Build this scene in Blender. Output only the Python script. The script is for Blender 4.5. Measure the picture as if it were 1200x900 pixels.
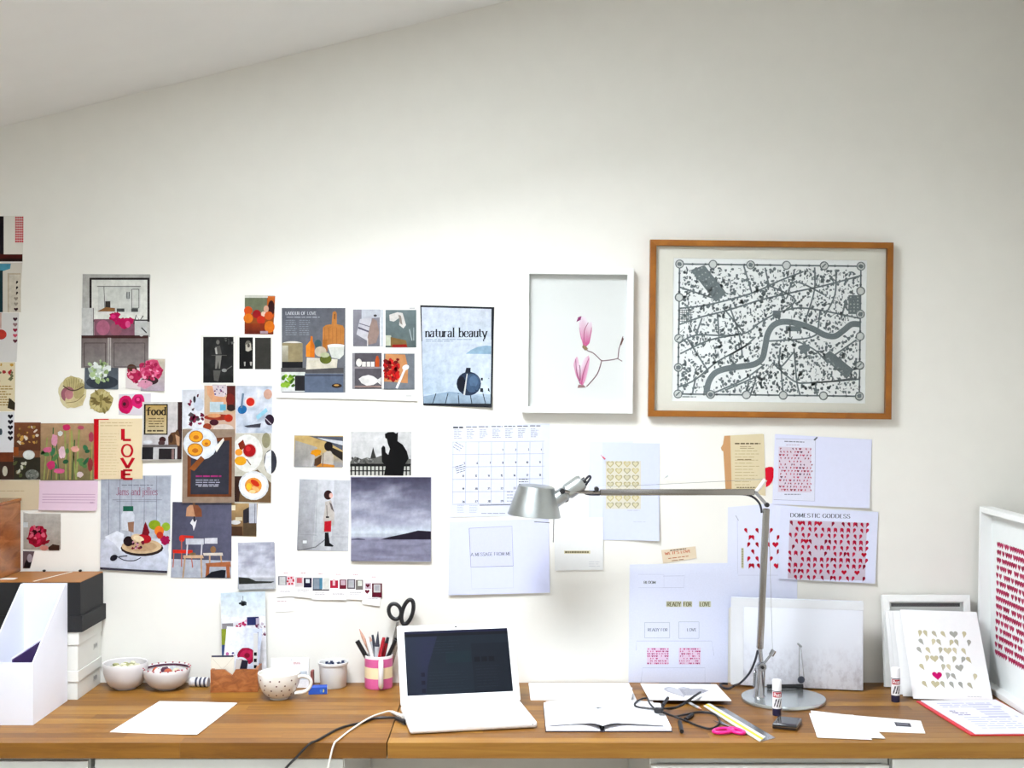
import bpy, bmesh, math, random
from mathutils import Vector, Matrix, Euler
R = math.radians
scene = bpy.context.scene
COL = scene.collection
for o in list(bpy.data.objects):
    bpy.data.objects.remove(o)

# ------------------------------------------------------------------ camera, light, exposure
CAM_Y, CAM_Z, F = -3.75, 1.6, 1500.0          # metres from the back wall, eye height, focal length in px of 1200
cam = bpy.data.cameras.new('camera')
cam.sensor_width = 36.0
cam.lens = 36.0 * F / 1200.0
cam.clip_start = 0.05
camo = bpy.data.objects.new('camera', cam)
camo.location = (0, CAM_Y, CAM_Z)
camo.rotation_euler = (R(90), 0, 0)
COL.objects.link(camo)
scene.camera = camo

world = bpy.data.worlds.new('world')
scene.world = world
world.use_nodes = True
bgn = world.node_tree.nodes['Background']
bgn.inputs['Color'].default_value = (0.75, 0.86, 1.0, 1)
bgn.inputs['Strength'].default_value = 0.6

vs = scene.view_settings
vs.view_transform = 'Standard'
vs.look = 'None'
vs.gamma = 1.0
vs.use_curve_mapping = False
vs.exposure = -0.50


def ceil_z(x):
    return 2.725 + 0.2485 * x


SKY = [(-1.05, -0.05, -1.80, -0.88, 250.0), (-0.7, 0.5, -4.6, -3.6, 84.0)]   # skylight, then one added behind the camera for fill: x0 x1 y0 y1 watts
SLOPE = math.atan(0.2485)
for i, (x0, x1, y0, y1, p) in enumerate(SKY):  # the second lamp is added fill from an invented rear skylight
    la = bpy.data.lights.new('skylight_and_fill', 'AREA')
    la.shape = 'RECTANGLE'
    la.size = (x1 - x0) / math.cos(SLOPE) * 0.97
    la.size_y = (y1 - y0) * 0.97
    la.energy = p
    la.color = (0.885, 0.935, 1.0)
    lo = bpy.data.objects.new('skylight_and_fill', la)
    xm = (x0 + x1) / 2
    lo.location = (xm, (y0 + y1) / 2, ceil_z(xm) + 0.50)
    lo.rotation_euler = (0, -SLOPE, 0)
    COL.objects.link(lo)
# fill light added in a made-up window behind the camera
la = bpy.data.lights.new('rear_fill_light', 'AREA')
la.shape = 'RECTANGLE'
la.size, la.size_y = 2.3, 1.25
la.energy = 10.0
la.color = (0.95, 0.98, 1.0)
lo = bpy.data.objects.new('rear_fill_light', la)
lo.location = (-0.4, -5.23, 1.45)
lo.rotation_euler = (R(90), 0, 0)
COL.objects.link(lo)

# ------------------------------------------------------------------ helpers
rnd = random.Random(7)


def lin(v):
    v = v / 255.0
    return v / 12.92 if v <= 0.04045 else ((v + 0.055) / 1.055) ** 2.4


def C(c):
    if isinstance(c, str):
        c = tuple(int(c[i:i + 2], 16) for i in (0, 2, 4))
    return (lin(c[0]), lin(c[1]), lin(c[2]), 1.0)


MATS = {}


def mat(name, col, rough=0.5, metal=0.0, var=0.0, scale=40.0, stretch=(1, 1, 1), bump=0.0, coat=0.0, trans=0.0, spec=0.5):
    """principled material with procedural colour variation and fine relief"""
    if name in MATS:
        return MATS[name]
    m = bpy.data.materials.new(name)
    m.use_nodes = True
    nt = m.node_tree
    b = nt.nodes['Principled BSDF']
    col = C(col)
    b.inputs['Base Color'].default_value = col
    b.inputs['Roughness'].default_value = rough
    b.inputs['Metallic'].default_value = metal
    b.inputs['Coat Weight'].default_value = coat
    b.inputs['Transmission Weight'].default_value = trans
    b.inputs['Specular IOR Level'].default_value = spec
    tc = nt.nodes.new('ShaderNodeTexCoord')
    mp = nt.nodes.new('ShaderNodeMapping')
    mp.inputs['Scale'].default_value = stretch
    nz = nt.nodes.new('ShaderNodeTexNoise')
    nz.inputs['Scale'].default_value = scale
    nz.inputs['Detail'].default_value = 4
    nt.links.new(tc.outputs['Object'], mp.inputs['Vector'])
    nt.links.new(mp.outputs['Vector'], nz.inputs['Vector'])
    if var > 0:
        rp = nt.nodes.new('ShaderNodeValToRGB')
        rp.color_ramp.elements[0].position = 0.3
        rp.color_ramp.elements[1].position = 0.7
        rp.color_ramp.elements[0].color = tuple(c * (1 - var) for c in col[:3]) + (1,)
        rp.color_ramp.elements[1].color = tuple(min(1, c * (1 + var)) for c in col[:3]) + (1,)
        nt.links.new(nz.outputs['Fac'], rp.inputs['Fac'])
        nt.links.new(rp.outputs['Color'], b.inputs['Base Color'])
    if bump > 0:
        bp = nt.nodes.new('ShaderNodeBump')
        bp.inputs['Strength'].default_value = bump
        bp.inputs['Distance'].default_value = 0.002
        nt.links.new(nz.outputs['Fac'], bp.inputs['Height'])
        nt.links.new(bp.outputs['Normal'], b.inputs['Normal'])
    MATS[name] = m
    return m


def print_mat(name, rough, mottle, scale, spec=0.4):
    """ink on paper: colour from the printed mesh with a little mottling"""
    m = bpy.data.materials.new(name)
    m.use_nodes = True
    nt = m.node_tree
    b = nt.nodes['Principled BSDF']
    b.inputs['Roughness'].default_value = rough
    b.inputs['Specular IOR Level'].default_value = spec
    at = nt.nodes.new('ShaderNodeAttribute')
    at.attribute_name = 'ink'
    tc = nt.nodes.new('ShaderNodeTexCoord')
    nz = nt.nodes.new('ShaderNodeTexNoise')
    nz.inputs['Scale'].default_value = scale
    nz.inputs['Detail'].default_value = 5
    nz.inputs['Roughness'].default_value = 0.65
    mr = nt.nodes.new('ShaderNodeMapRange')
    mr.inputs['From Min'].default_value = 0.3
    mr.inputs['From Max'].default_value = 0.7
    mr.inputs['To Min'].default_value = 1 - mottle
    mr.inputs['To Max'].default_value = 1 + mottle
    mx = nt.nodes.new('ShaderNodeVectorMath')
    mx.operation = 'SCALE'
    nt.links.new(tc.outputs['Object'], nz.inputs['Vector'])
    nt.links.new(nz.outputs['Fac'], mr.inputs['Value'])
    nt.links.new(at.outputs['Color'], mx.inputs[0])
    nt.links.new(mr.outputs['Result'], mx.inputs['Scale'])
    nt.links.new(mx.outputs['Vector'], b.inputs['Base Color'])
    MATS[name] = m
    return m


PAPER = print_mat('paper', 0.75, 0.015, 60, 0.12)
INK = print_mat('printed_ink', 0.65, 0.03, 220, 0.1)
PHOTO = print_mat('photo_print', 0.5, 0.19, 48, 0.12)


def tag(o, label=None, cat=None, group=None, kind=None):
    if label:
        o['label'] = label
    if cat:
        o['category'] = cat
    if group:
        o['group'] = group
    if kind:
        o['kind'] = kind
    return o


def obj(name, bm, material, parent=None, loc=(0, 0, 0), rot=(0, 0, 0), smooth=False):
    me = bpy.data.meshes.new(name)
    bmesh.ops.recalc_face_normals(bm, faces=bm.faces)
    bm.to_mesh(me)
    bm.free()
    if smooth:
        for p in me.polygons:
            p.use_smooth = True
        me.set_sharp_from_angle(angle=R(38))
    if isinstance(material, str):
        material = MATS[material]
    me.materials.append(material)
    o = bpy.data.objects.new(name, me)
    COL.objects.link(o)
    o.location = loc
    o.rotation_euler = rot
    if parent:
        o.parent = parent
    return o


def thing(name, label, cat, loc=(0, 0, 0), rot=(0, 0, 0), group=None):
    o = bpy.data.objects.new(name, None)
    o.empty_display_size = 0.05
    COL.objects.link(o)
    o.location = loc
    o.rotation_euler = rot
    return tag(o, label, cat, group)


def struct(name, bm, m, loc=(0, 0, 0)):
    return tag(obj(name, bm, m, loc=loc), kind='structure')


def bmn():
    return bmesh.new()


def abox(bm, x0, x1, y0, y1, z0, z1, bev=0.0, seg=2, M=None):
    vs_ = [bm.verts.new(p) for p in ((x0, y0, z0), (x1, y0, z0), (x1, y1, z0), (x0, y1, z0),
                                     (x0, y0, z1), (x1, y0, z1), (x1, y1, z1), (x0, y1, z1))]
    fs = [bm.faces.new([vs_[i] for i in f]) for f in
          ((0, 3, 2, 1), (4, 5, 6, 7), (0, 1, 5, 4), (1, 2, 6, 5), (2, 3, 7, 6), (3, 0, 4, 7))]
    if M is not None:
        bmesh.ops.transform(bm, matrix=M, verts=vs_)
    if bev > 0:
        ed = set()
        for f in fs:
            ed.update(f.edges)
        bmesh.ops.bevel(bm, geom=list(ed), offset=bev, segments=seg, profile=0.5, affect='EDGES')
    return bm


def box(x0, x1, y0, y1, z0, z1, bev=0.0, seg=2):
    return abox(bmn(), x0, x1, y0, y1, z0, z1, bev, seg)


def prism(bm, pts, d, axis='y', M=None):
    """extrude a polygon given in the plane across `axis` by d=(d0,d1)"""
    def P(a, b, t):
        return {'y': (a, t, b), 'x': (t, a, b), 'z': (a, b, t)}[axis]
    A = [bm.verts.new(P(a, b, d[0])) for a, b in pts]
    B = [bm.verts.new(P(a, b, d[1])) for a, b in pts]
    n = len(pts)
    bm.faces.new(A)
    bm.faces.new(B[::-1])
    for i in range(n):
        j = (i + 1) % n
        bm.faces.new([A[i], B[i], B[j], A[j]])
    if M is not None:
        bmesh.ops.transform(bm, matrix=M, verts=A + B)
    return bm


def lathe(bm, prof, seg=36, M=None, sx=1.0):
    rings = []
    allv = []
    for r, z in prof:
        if r < 1e-6:
            ring = [bm.verts.new((0, 0, z))]
        else:
            ring = [bm.verts.new((sx * r * math.cos(2 * math.pi * k / seg), r * math.sin(2 * math.pi * k / seg), z)) for k in range(seg)]
        rings.append(ring)
        allv += ring
    for a, b in zip(rings, rings[1:]):
        if len(a) == 1 and len(b) == 1:
            continue
        for k in range(seg):
            j = (k + 1) % seg
            if len(a) == 1:
                bm.faces.new([a[0], b[j], b[k]])
            elif len(b) == 1:
                bm.faces.new([a[k], a[j], b[0]])
            else:
                bm.faces.new([a[k], a[j], b[j], b[k]])
    if M is not None:
        bmesh.ops.transform(bm, matrix=M, verts=allv)
    return bm


def cyl_between(bm, a, b, r0, r1=None, seg=16):
    a, b = Vector(a), Vector(b)
    r1 = r0 if r1 is None else r1
    L = (b - a).length
    q = (b - a).to_track_quat('Z', 'Y').to_matrix().to_4x4()
    return lathe(bm, [(0, 0), (r0, 0), (r1, L), (0, L)], seg, Matrix.Translation(a) @ q)


def spline(pts, n=8):
    P = [Vector(p) for p in pts]
    out = []
    for i in range(len(P) - 1):
        p0, p1, p2, p3 = P[max(i - 1, 0)], P[i], P[i + 1], P[min(i + 2, len(P) - 1)]
        for k in range(n):
            t = k / n
            out.append(0.5 * ((2 * p1) + (p2 - p0) * t + (2 * p0 - 5 * p1 + 4 * p2 - p3) * t * t + (3 * p1 - p0 - 3 * p2 + p3) * t ** 3))
    out.append(P[-1])
    return out


def tube(bm, pts, r, seg=8, closed=False, flat=1.0):
    pts = [Vector(p) for p in pts]
    n = len(pts)
    up = Vector((0.13, 0.21, 0.97))
    rings = []
    N = None
    for i, p in enumerate(pts):
        if closed:
            t = (pts[(i + 1) % n] - pts[i - 1]).normalized()
        else:
            t = (pts[min(i + 1, n - 1)] - pts[max(i - 1, 0)]).normalized()
        if N is None:
            N = (up - up.dot(t) * t).normalized()
        else:
            N = (N - N.dot(t) * t).normalized()
        B = t.cross(N)
        rr = r(i / (n - 1)) if callable(r) else r
        rings.append([bm.verts.new(p + rr * (math.cos(2 * math.pi * k / seg) * N + flat * math.sin(2 * math.pi * k / seg) * B)) for k in range(seg)])
    m = n if closed else n - 1
    for i in range(m):
        a, b = rings[i], rings[(i + 1) % n]
        for k in range(seg):
            j = (k + 1) % seg
            bm.faces.new([a[k], a[j], b[j], b[k]])
    if not closed:
        bm.faces.new(rings[0][::-1])
        bm.faces.new(rings[-1])
    return bm


DESK_Z = 0.725


def D(px, py, z=DESK_Z):
    """point of the level plane z under a photograph pixel"""
    s = (py - 450.0) / (CAM_Z - z)
    return ((px - 600.0) / s, CAM_Y + F / s)


# ------------------------------------------------------------------ lettering: pen-stroke alphabet
GLYPH = {
 'A': '0,0 .38,1 .76,0|.14,.33 .62,.33', 'B': '.1,0 .1,1 .42,1 .58,.9 .58,.62 .42,.53 .1,.53|.42,.53 .62,.42 .62,.12 .45,0 .1,0',
 'C': '.68,.8 .55,.97 .35,1 .15,.85 .06,.5 .15,.15 .35,0 .55,.03 .68,.2', 'D': '.1,0 .1,1 .4,1 .62,.88 .74,.5 .62,.12 .4,0 .1,0',
 'E': '.58,1 .1,1 .1,0 .6,0|.1,.52 .48,.52', 'F': '.58,1 .1,1 .1,0|.1,.52 .48,.52',
 'G': '.68,.8 .55,.97 .35,1 .15,.85 .06,.5 .15,.15 .35,0 .55,.03 .68,.2 .68,.45 .45,.45', 'H': '.1,0 .1,1|.65,0 .65,1|.1,.52 .65,.52',
 'I': '.12,0 .12,1', 'J': '.4,1 .4,.2 .3,.02 .15,0 .04,.12', 'K': '.1,0 .1,1|.62,1 .1,.42|.28,.6 .66,0', 'L': '.1,1 .1,0 .56,0',
 'M': '.08,0 .12,1 .45,.1 .78,1 .82,0', 'N': '.1,0 .1,1 .64,0 .64,1', 'O': '.4,1 .18,.9 .06,.5 .18,.1 .4,0 .62,.1 .74,.5 .62,.9 .4,1',
 'P': '.1,0 .1,1 .42,1 .6,.9 .6,.6 .42,.5 .1,.5', 'R': '.1,0 .1,1 .42,1 .6,.9 .6,.6 .42,.5 .1,.5|.38,.5 .64,0',
 'S': '.58,.82 .45,.98 .25,1 .1,.85 .12,.65 .3,.54 .48,.44 .6,.25 .5,.05 .3,0 .12,.05 .04,.2', 'T': '0,1 .66,1|.33,1 .33,0',
 'U': '.1,1 .1,.25 .2,.03 .38,0 .56,.03 .64,.25 .64,1', 'V': '0,1 .35,0 .7,1', 'W': '0,1 .25,0 .5,.9 .75,0 1,1', 'Y': '0,1 .33,.5 .66,1|.33,.5 .33,0',
 'a': '.08,.5 .2,.62 .36,.6 .42,.48 .42,.08 .5,0|.42,.38 .2,.34 .06,.2 .12,.02 .28,.02 .42,.15', 'b': '.1,1 .1,0|.1,.45 .28,.62 .46,.55 .52,.31 .46,.06 .28,0 .1,.12',
 'd': '.46,1 .46,0|.46,.45 .28,.62 .1,.55 .04,.31 .1,.06 .28,0 .46,.12', 'e': '.08,.34 .48,.34 .44,.55 .28,.62 .12,.53 .06,.3 .12,.07 .3,0 .47,.1',
 'f': '.42,.92 .32,1 .2,.92 .18,.7 .18,0|.02,.6 .38,.6', 'i': '.1,0 .1,.6|.1,.8 .1,.9', 'j': '.14,.6 .14,-.15 .02,-.28|.14,.8 .14,.9', 'l': '.1,0 .1,1',
 'm': '.08,0 .08,.62|.08,.45 .22,.62 .36,.55 .38,0|.38,.45 .52,.62 .66,.55 .68,0', 'n': '.08,0 .08,.62|.08,.45 .24,.62 .4,.55 .44,.4 .44,0',
 'o': '.28,.62 .12,.56 .05,.31 .12,.06 .28,0 .44,.06 .51,.31 .44,.56 .28,.62', 'r': '.08,0 .08,.62|.08,.42 .2,.6 .36,.6',
 's': '.4,.5 .28,.62 .12,.56 .12,.4 .36,.24 .4,.1 .26,0 .1,.04 .04,.14', 't': '.16,.85 .16,.1 .26,0 .38,.06|.02,.6 .36,.6',
 'u': '.08,.62 .08,.12 .2,0 .36,.06 .44,.2|.44,.62 .44,0', 'y': '0,.62 .24,0|.5,.62 .2,-.22 .06,-.28', 'p': '.1,-.28 .1,.62|.1,.45 .28,.62 .46,.55 .52,.31 .46,.06 .28,0 .1,.12',
 'c': '.44,.5 .28,.62 .12,.55 .05,.31 .12,.06 .28,0 .44,.12', 'h': '.08,0 .08,1|.08,.45 .24,.62 .4,.55 .44,.4 .44,0', 'k': '.08,0 .08,1|.42,.62 .08,.25|.2,.38 .46,0',
 'g': '.46,.62 .46,-.15 .3,-.28 .1,-.22|.46,.45 .28,.62 .1,.55 .04,.31 .1,.06 .28,0 .46,.12', 'w': '0,.62 .18,0 .36,.55 .54,0 .72,.62', 'v': '0,.62 .24,0 .48,.62',
 '0': '.3,1 .08,.75 .08,.25 .3,0 .52,.25 .52,.75 .3,1', '1': '.1,.8 .3,1 .3,0', '2': '.08,.8 .3,1 .52,.75 .08,0 .55,0', '3': '.08,1 .5,1 .25,.6 .5,.35 .3,0 .06,.1',
 '4': '.42,0 .42,1 .04,.3 .58,.3', '5': '.5,1 .12,1 .1,.58 .4,.58 .52,.3 .35,0 .06,.06', '6': '.45,1 .1,.5 .1,.15 .3,0 .5,.2 .45,.45 .12,.45', '7': '.06,1 .54,1 .2,0',
 '8': '.3,1 .1,.8 .48,.3 .3,0 .1,.25 .5,.78 .3,1', '9': '.5,.55 .15,.55 .1,.85 .3,1 .5,.85 .5,.4 .15,0', "'": '.08,.8 .1,1', '.': '.08,0 .08,.08', '-': '.05,.4 .35,.4',
}


def stroke_quads(pts, wt, wn):
    """outline quads of a pen stroke: wide when it runs up or down, narrow across"""
    out = []
    n = len(pts)
    offs = []
    closed = n > 2 and pts[0] == pts[-1]
    for i in range(n):
        if closed and i in (0, n - 1):
            a, b = pts[-2], pts[1]
        else:
            a, b = pts[max(i - 1, 0)], pts[min(i + 1, n - 1)]
        dx, dy = b[0] - a[0], b[1] - a[1]
        l = math.hypot(dx, dy) or 1
        w = wn + (wt - wn) * abs(dy) / l
        offs.append((-dy / l * w / 2, dx / l * w / 2))
    for i in range(n - 1):
        p, q, o, u = pts[i], pts[i + 1], offs[i], offs[i + 1]
        out.append([(p[0] + o[0], p[1] + o[1]), (q[0] + u[0], q[1] + u[1]), (q[0] - u[0], q[1] - u[1]), (p[0] - o[0], p[1] - o[1])])
    return out


def glyph_polys(ch, wt, wn, serif):
    out = []
    xs = [0.2]
    for st in GLYPH[ch].split('|'):
        pts = [tuple(float(v) for v in t.split(',')) for t in st.split()]
        xs += [p[0] for p in pts]
        # break at corners so straight strokes keep their width
        if len(pts) > 3 and ch not in 'EFLNMVWAHKTY':
            sm = spline([(p[0], p[1], 0) for p in pts], 3) if ch in 'OCGSosceaUunmhbdpgj0689y' else [Vector((p[0], p[1], 0)) for p in pts]
            out += stroke_quads([(v.x, v.y) for v in sm], wt, wn)
        else:
            for a, b in zip(pts, pts[1:]):
                out += stroke_quads([a, b], wt, wn)
        if serif:
            for p in (pts[0], pts[-1]):
                if p[1] in (0.0, 1.0, .62, .6) and ch not in 'OCGSeoascEFLTBDPR':
                    out.append([(p[0] - .13, p[1] - wn / 2), (p[0] + .13, p[1] - wn / 2), (p[0] + .13, p[1] + wn / 2), (p[0] - .13, p[1] + wn / 2)])
    return out, max(xs)


# ------------------------------------------------------------------ flat sheets with printed shapes
INK_GAIN = 0.92
PRINT_GAIN = 0.84


class Sheet:
    """a real sheet of paper or card: slab with its own thickness, plus a child mesh of printed shapes.
    m(x, y) turns drawing coordinates into the sheet's own metres (x right, z up)."""

    def __init__(s, name, quad, col, label=None, cat=None, group=None, off=0.8, thick=0.4, curl=None, photo=False, wall=True,
                 loc=None, rot=(0, 0, 0), canvas=None, parent=None, pname='print'):
        s.name, s.label, s.cat, s.group, s.parent, s.pname = name, label, cat, group, parent, pname
        s.t, s.curl, s.col, s.photo = thick / 1000.0, curl, col, photo
        s.polys = []
        s.z = 0
        if len(quad) == 2:
            (a, b), (c, d) = quad
            quad = [(a, b), (c, b), (c, d), (a, d)]
        s.quad = quad
        if wall:
            cx = sum(p[0] for p in quad) / len(quad)
            cy = sum(p[1] for p in quad) / len(quad)
            s.m = lambda x, y: ((x - cx) / 400.0, (cy - y) / 400.0)
            s.loc = ((cx - 600) / 400.0, -off / 1000.0, 1.6 - (cy - 450) / 400.0)
            s.rot = rot
            s.outline = [s.m(*p) for p in quad]
            s.k = 1 / 400.0
        else:
            # quad given in metres in the sheet's plane (x right, z up); drawing runs over canvas (cw, ch), y down
            cw, ch = canvas
            tl, tr, br, bl = quad

            def mm(x, y):
                u, v = x / cw, y / ch
                a = (tl[0] + (tr[0] - tl[0]) * u, tl[1] + (tr[1] - tl[1]) * u)
                b = (bl[0] + (br[0] - bl[0]) * u, bl[1] + (br[1] - bl[1]) * u)
                return (a[0] + (b[0] - a[0]) * v, a[1] + (b[1] - a[1]) * v)
            s.m = mm
            s.loc, s.rot = loc, rot
            s.outline = quad

    # -- drawing
    def poly(s, pts, col, cols=None, up=True):
        if up:
            s.z += 1
        cc = [C(c) for c in cols] if cols else [C(col)] * len(pts)
        s.polys.append(([s.m(*p) for p in pts], cc, s.z))
        return s

    def rect(s, x0, y0, x1, y1, col, up=True):
        return s.poly([(x0, y0), (x1, y0), (x1, y1), (x0, y1)], col, up=up)

    def grad(s, x0, y0, x1, y1, ctop, cbot, cols=None):
        return s.poly([(x0, y0), (x1, y0), (x1, y1), (x0, y1)], None, cols or [ctop, ctop, cbot, cbot])

    def ell(s, cx, cy, rx, ry, col, rot=0, n=18, up=True, rag=0.0, a0=0, a1=360):
        ca, sa = math.cos(R(rot)), math.sin(R(rot))
        pts = []
        full = (a1 - a0) >= 360
        for k in range(n if full else n + 1):
            a = R(a0 + (a1 - a0) * k / n)
            q = 1 + rag * (rnd.random() - .5) * 2
            x, y = rx * q * math.cos(a), ry * q * math.sin(a)
            pts.append((cx + x * ca - y * sa, cy + x * sa + y * ca))
        return s.poly(pts, col, up=up)

    def ring(s, cx, cy, rx, ry, w, col, n=24, up=True):
        if up:
            s.z += 1
        for k in range(n):
            a, b = 2 * math.pi * k / n, 2 * math.pi * (k + 1) / n
            s.poly([(cx + rx * math.cos(a), cy + ry * math.sin(a)), (cx + rx * math.cos(b), cy + ry * math.sin(b)),
                    (cx + (rx - w) * math.cos(b), cy + (ry - w) * math.sin(b)), (cx + (rx - w) * math.cos(a), cy + (ry - w) * math.sin(a))], col, up=False)
        return s

    def line(s, pts, w, col, up=True, smooth=0):
        if up:
            s.z += 1
        if smooth:
            pts = [(v.x, v.y) for v in spline([(p[0], p[1], 0) for p in pts], smooth)]
        for q in stroke_quads([tuple(p) for p in pts], w, w):
            s.poly(q, col, up=False)
        return s

    def box_line(s, x0, y0, x1, y1, w, col):
        return s.line([(x0, y0), (x1, y0)], w, col).line([(x1, y0), (x1, y1)], w, col, False).line([(x1, y1), (x0, y1)], w, col, False).line([(x0, y1), (x0, y0)], w, col, False)

    def heart(s, cx, cy, w, col, half=0, rot=0, up=True):
        pts = []
        for k in range(20):
            t = 2 * math.pi * k / 20
            x = 16 * math.sin(t) ** 3
            y = 13 * math.cos(t) - 5 * math.cos(2 * t) - 2 * math.cos(3 * t) - math.cos(4 * t)
            if half > 0:
                x = max(x, 0)
            elif half < 0:
                x = min(x, 0)
            x, y = x / 32 * w, -y / 32 * w
            ca, sa = math.cos(R(rot)), math.sin(R(rot))
            pts.append((cx + x * ca - y * sa, cy + x * sa + y * ca))
        return s.poly(pts, col, up=up)

    def text(s, txt, x, y, h, col, wt=.16, wn=.05, fit=None, serif=True, track=.14, rot=0, up=True):
        if up:
            s.z += 1
        P = []
        ad = 0
        for ch in txt:
            if ch == ' ':
                ad += .4
                continue
            g, w = glyph_polys(ch, wt, wn, serif)
            P += [[(ad + a, b) for a, b in q] for q in g]
            ad += w + track
        ad -= track
        kx = (fit / ad) if fit else h
        ca, sa = math.cos(R(rot)), math.sin(R(rot))
        for q in P:
            pts = []
            for a, b in q:
                dx, dy = a * kx, -b * h
                pts.append((x + dx * ca - dy * sa, y + dx * sa + dy * ca))
            s.poly(pts, col, up=False)
        return s

    def greek(s, x0, y0, x1, n, pitch, h, col, rot=0, seed=1, word=(3, 9), rag=.2):
        """lines of type too small to read: runs of word-long marks"""
        rr = random.Random(seed)
        s.z += 1
        L = x1 - x0
        ca, sa = math.cos(R(rot)), math.sin(R(rot))
        for i in range(n):
            x = 0
            end = L * (1 - rag * rr.random())
            while x < end:
                w = min(rr.uniform(*word), end - x)
                pts = []
                for a, b in ((x, i * pitch), (x + w, i * pitch), (x + w, i * pitch + h), (x, i * pitch + h)):
                    pts.append((x0 + a * ca - b * sa, y0 + a * sa + b * ca))
                s.poly(pts, col, up=False)
                x += w + word[0] * .35
        return s

    def field(s, x0, y0, x1, y1, nx, ny, fn):
        s.z += 1
        g = [[C(fn(i / nx, j / ny)) for i in range(nx + 1)] for j in range(ny + 1)]
        for j in range(ny):
            for i in range(nx):
                xa, xb = x0 + (x1 - x0) * i / nx, x0 + (x1 - x0) * (i + 1) / nx
                ya, yb = y0 + (y1 - y0) * j / ny, y0 + (y1 - y0) * (j + 1) / ny
                s.polys.append(([s.m(xa, ya), s.m(xb, ya), s.m(xb, yb), s.m(xa, yb)], [g[j][i], g[j][i + 1], g[j + 1][i + 1], g[j + 1][i]], s.z))
        return s

    def spots(s, x0, y0, x1, y1, n, r, cols, seed=1, rag=.3):
        rr = random.Random(seed)
        s.z += 1
        for i in range(n):
            if i % 8 == 0:
                s.z += 1
            s.ell(rr.uniform(x0, x1), rr.uniform(y0, y1), r * rr.uniform(.5, 1.3), r * rr.uniform(.5, 1.3), rr.choice(cols), rr.uniform(0, 180), 8, False, rag)
        return s

    def ground(s):
        """unprinted sheet tone under the print"""
        c = tuple((x * INK_GAIN / PRINT_GAIN) ** (1 / 1.2) for x in C(s.col)[:3]) + (1,)
        s.polys.insert(0, (list(s.outline), [c] * len(s.outline), 0))
        return s

    # -- building
    def _finish(s, bm):
        if s.curl:
            kind, amt = s.curl
            xs = [p[0] for p in s.outline]
            zs = [p[1] for p in s.outline]
            xa, xb, za, zb = min(xs), max(xs), min(zs), max(zs)
            N = 9
            for k in range(1, N):
                bmesh.ops.bisect_plane(bm, geom=bm.verts[:] + bm.edges[:] + bm.faces[:], plane_co=(0, 0, za + (zb - za) * k / N), plane_no=(0, 0, 1), dist=1e-7)
                if kind not in ('bottom', 'top', 'belly'):
                    bmesh.ops.bisect_plane(bm, geom=bm.verts[:] + bm.edges[:] + bm.faces[:], plane_co=(xa + (xb - xa) * k / N, 0, 0), plane_no=(1, 0, 0), dist=1e-7)
            for v in bm.verts:
                u = (v.co.x - xa) / (xb - xa)
                u, w = max(0, min(1, u)), max(0, min(1, (zb - v.co.z) / (zb - za)))
                d = {'bottom': w ** 2.2, 'top': (1 - w) ** 2.2, 'belly': math.sin(math.pi * w), 'br': (max(0, u) * max(0, w)) ** 2.5, 'bl': (max(0, 1 - u) * max(0, w)) ** 2.5,
                     'tr': (max(0, u) * max(0, 1 - w)) ** 2.5}[kind]
                v.co.y -= amt / 1000.0 * d

    def build(s):
        bm = bmn()
        ly = bm.verts.layers.float_color.new('ink')
        c = tuple(v * INK_GAIN for v in C(s.col)[:3]) + (1,)
        A = [bm.verts.new((p[0], -s.t, p[1])) for p in s.outline]
        B = [bm.verts.new((p[0], 0, p[1])) for p in s.outline]
        n = len(A)
        bm.faces.new(A)
        bm.faces.new(B[::-1])
        for i in range(n):
            bm.faces.new([A[i], B[i], B[(i + 1) % n], A[(i + 1) % n]])
        for v in bm.verts:
            v[ly] = c
        s._finish(bm)
        o = obj(s.name, bm, PAPER, s.parent, s.loc, s.rot)
        if s.label:
            tag(o, s.label, s.cat, s.group)
        if s.polys:
            bm = bmn()
            ly = bm.verts.layers.float_color.new('ink')
            for pts, cols, z in s.polys:
                vv = []
                for p, c in zip(pts, cols):
                    v = bm.verts.new((p[0], -s.t - 0.00005 - z * 0.00003, p[1]))
                    v[ly] = tuple(PRINT_GAIN * x ** 1.2 for x in c[:3]) + (1,)
                    vv.append(v)
                # keep every face turned to the front
                a = sum(pts[i][0] * pts[(i + 1) % len(pts)][1] - pts[(i + 1) % len(pts)][0] * pts[i][1] for i in range(len(pts)))
                try:
                    bm.faces.new(vv if a > 0 else vv[::-1])
                except ValueError:
                    pass
            s._finish(bm)
            me = bpy.data.meshes.new(s.pname)
            bm.to_mesh(me)
            bm.free()
            me.materials.append(PHOTO if s.photo else INK)
            p = bpy.data.objects.new(s.pname, me)
            COL.objects.link(p)
            p.parent = o
            s.pobj = p
        s.obj = o
        return o


def vnoise(x, y, seed=0):
    def h(i, j):
        n = (i * 374761393 + j * 668265263 + seed * 1442695041) & 0xffffffff
        n = ((n ^ (n >> 13)) * 1274126177) & 0xffffffff
        return ((n ^ (n >> 16)) & 0xffff) / 65535.0
    i, j = math.floor(x), math.floor(y)
    u, v = x - i, y - j
    u, v = u * u * (3 - 2 * u), v * v * (3 - 2 * v)
    return (h(i, j) * (1 - u) + h(i + 1, j) * u) * (1 - v) + (h(i, j + 1) * (1 - u) + h(i + 1, j + 1) * u) * v


def fbm(x, y, seed=0):
    return .5 * vnoise(x, y, seed) + .28 * vnoise(x * 2.1, y * 2.1, seed + 1) + .14 * vnoise(x * 4.3, y * 4.3, seed + 2) + .08 * vnoise(x * 8.7, y * 8.7, seed + 3)


def mixc(a, b, t):
    t = max(0, min(1, t))
    return tuple(a[i] + (b[i] - a[i]) * t for i in range(3))
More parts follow.
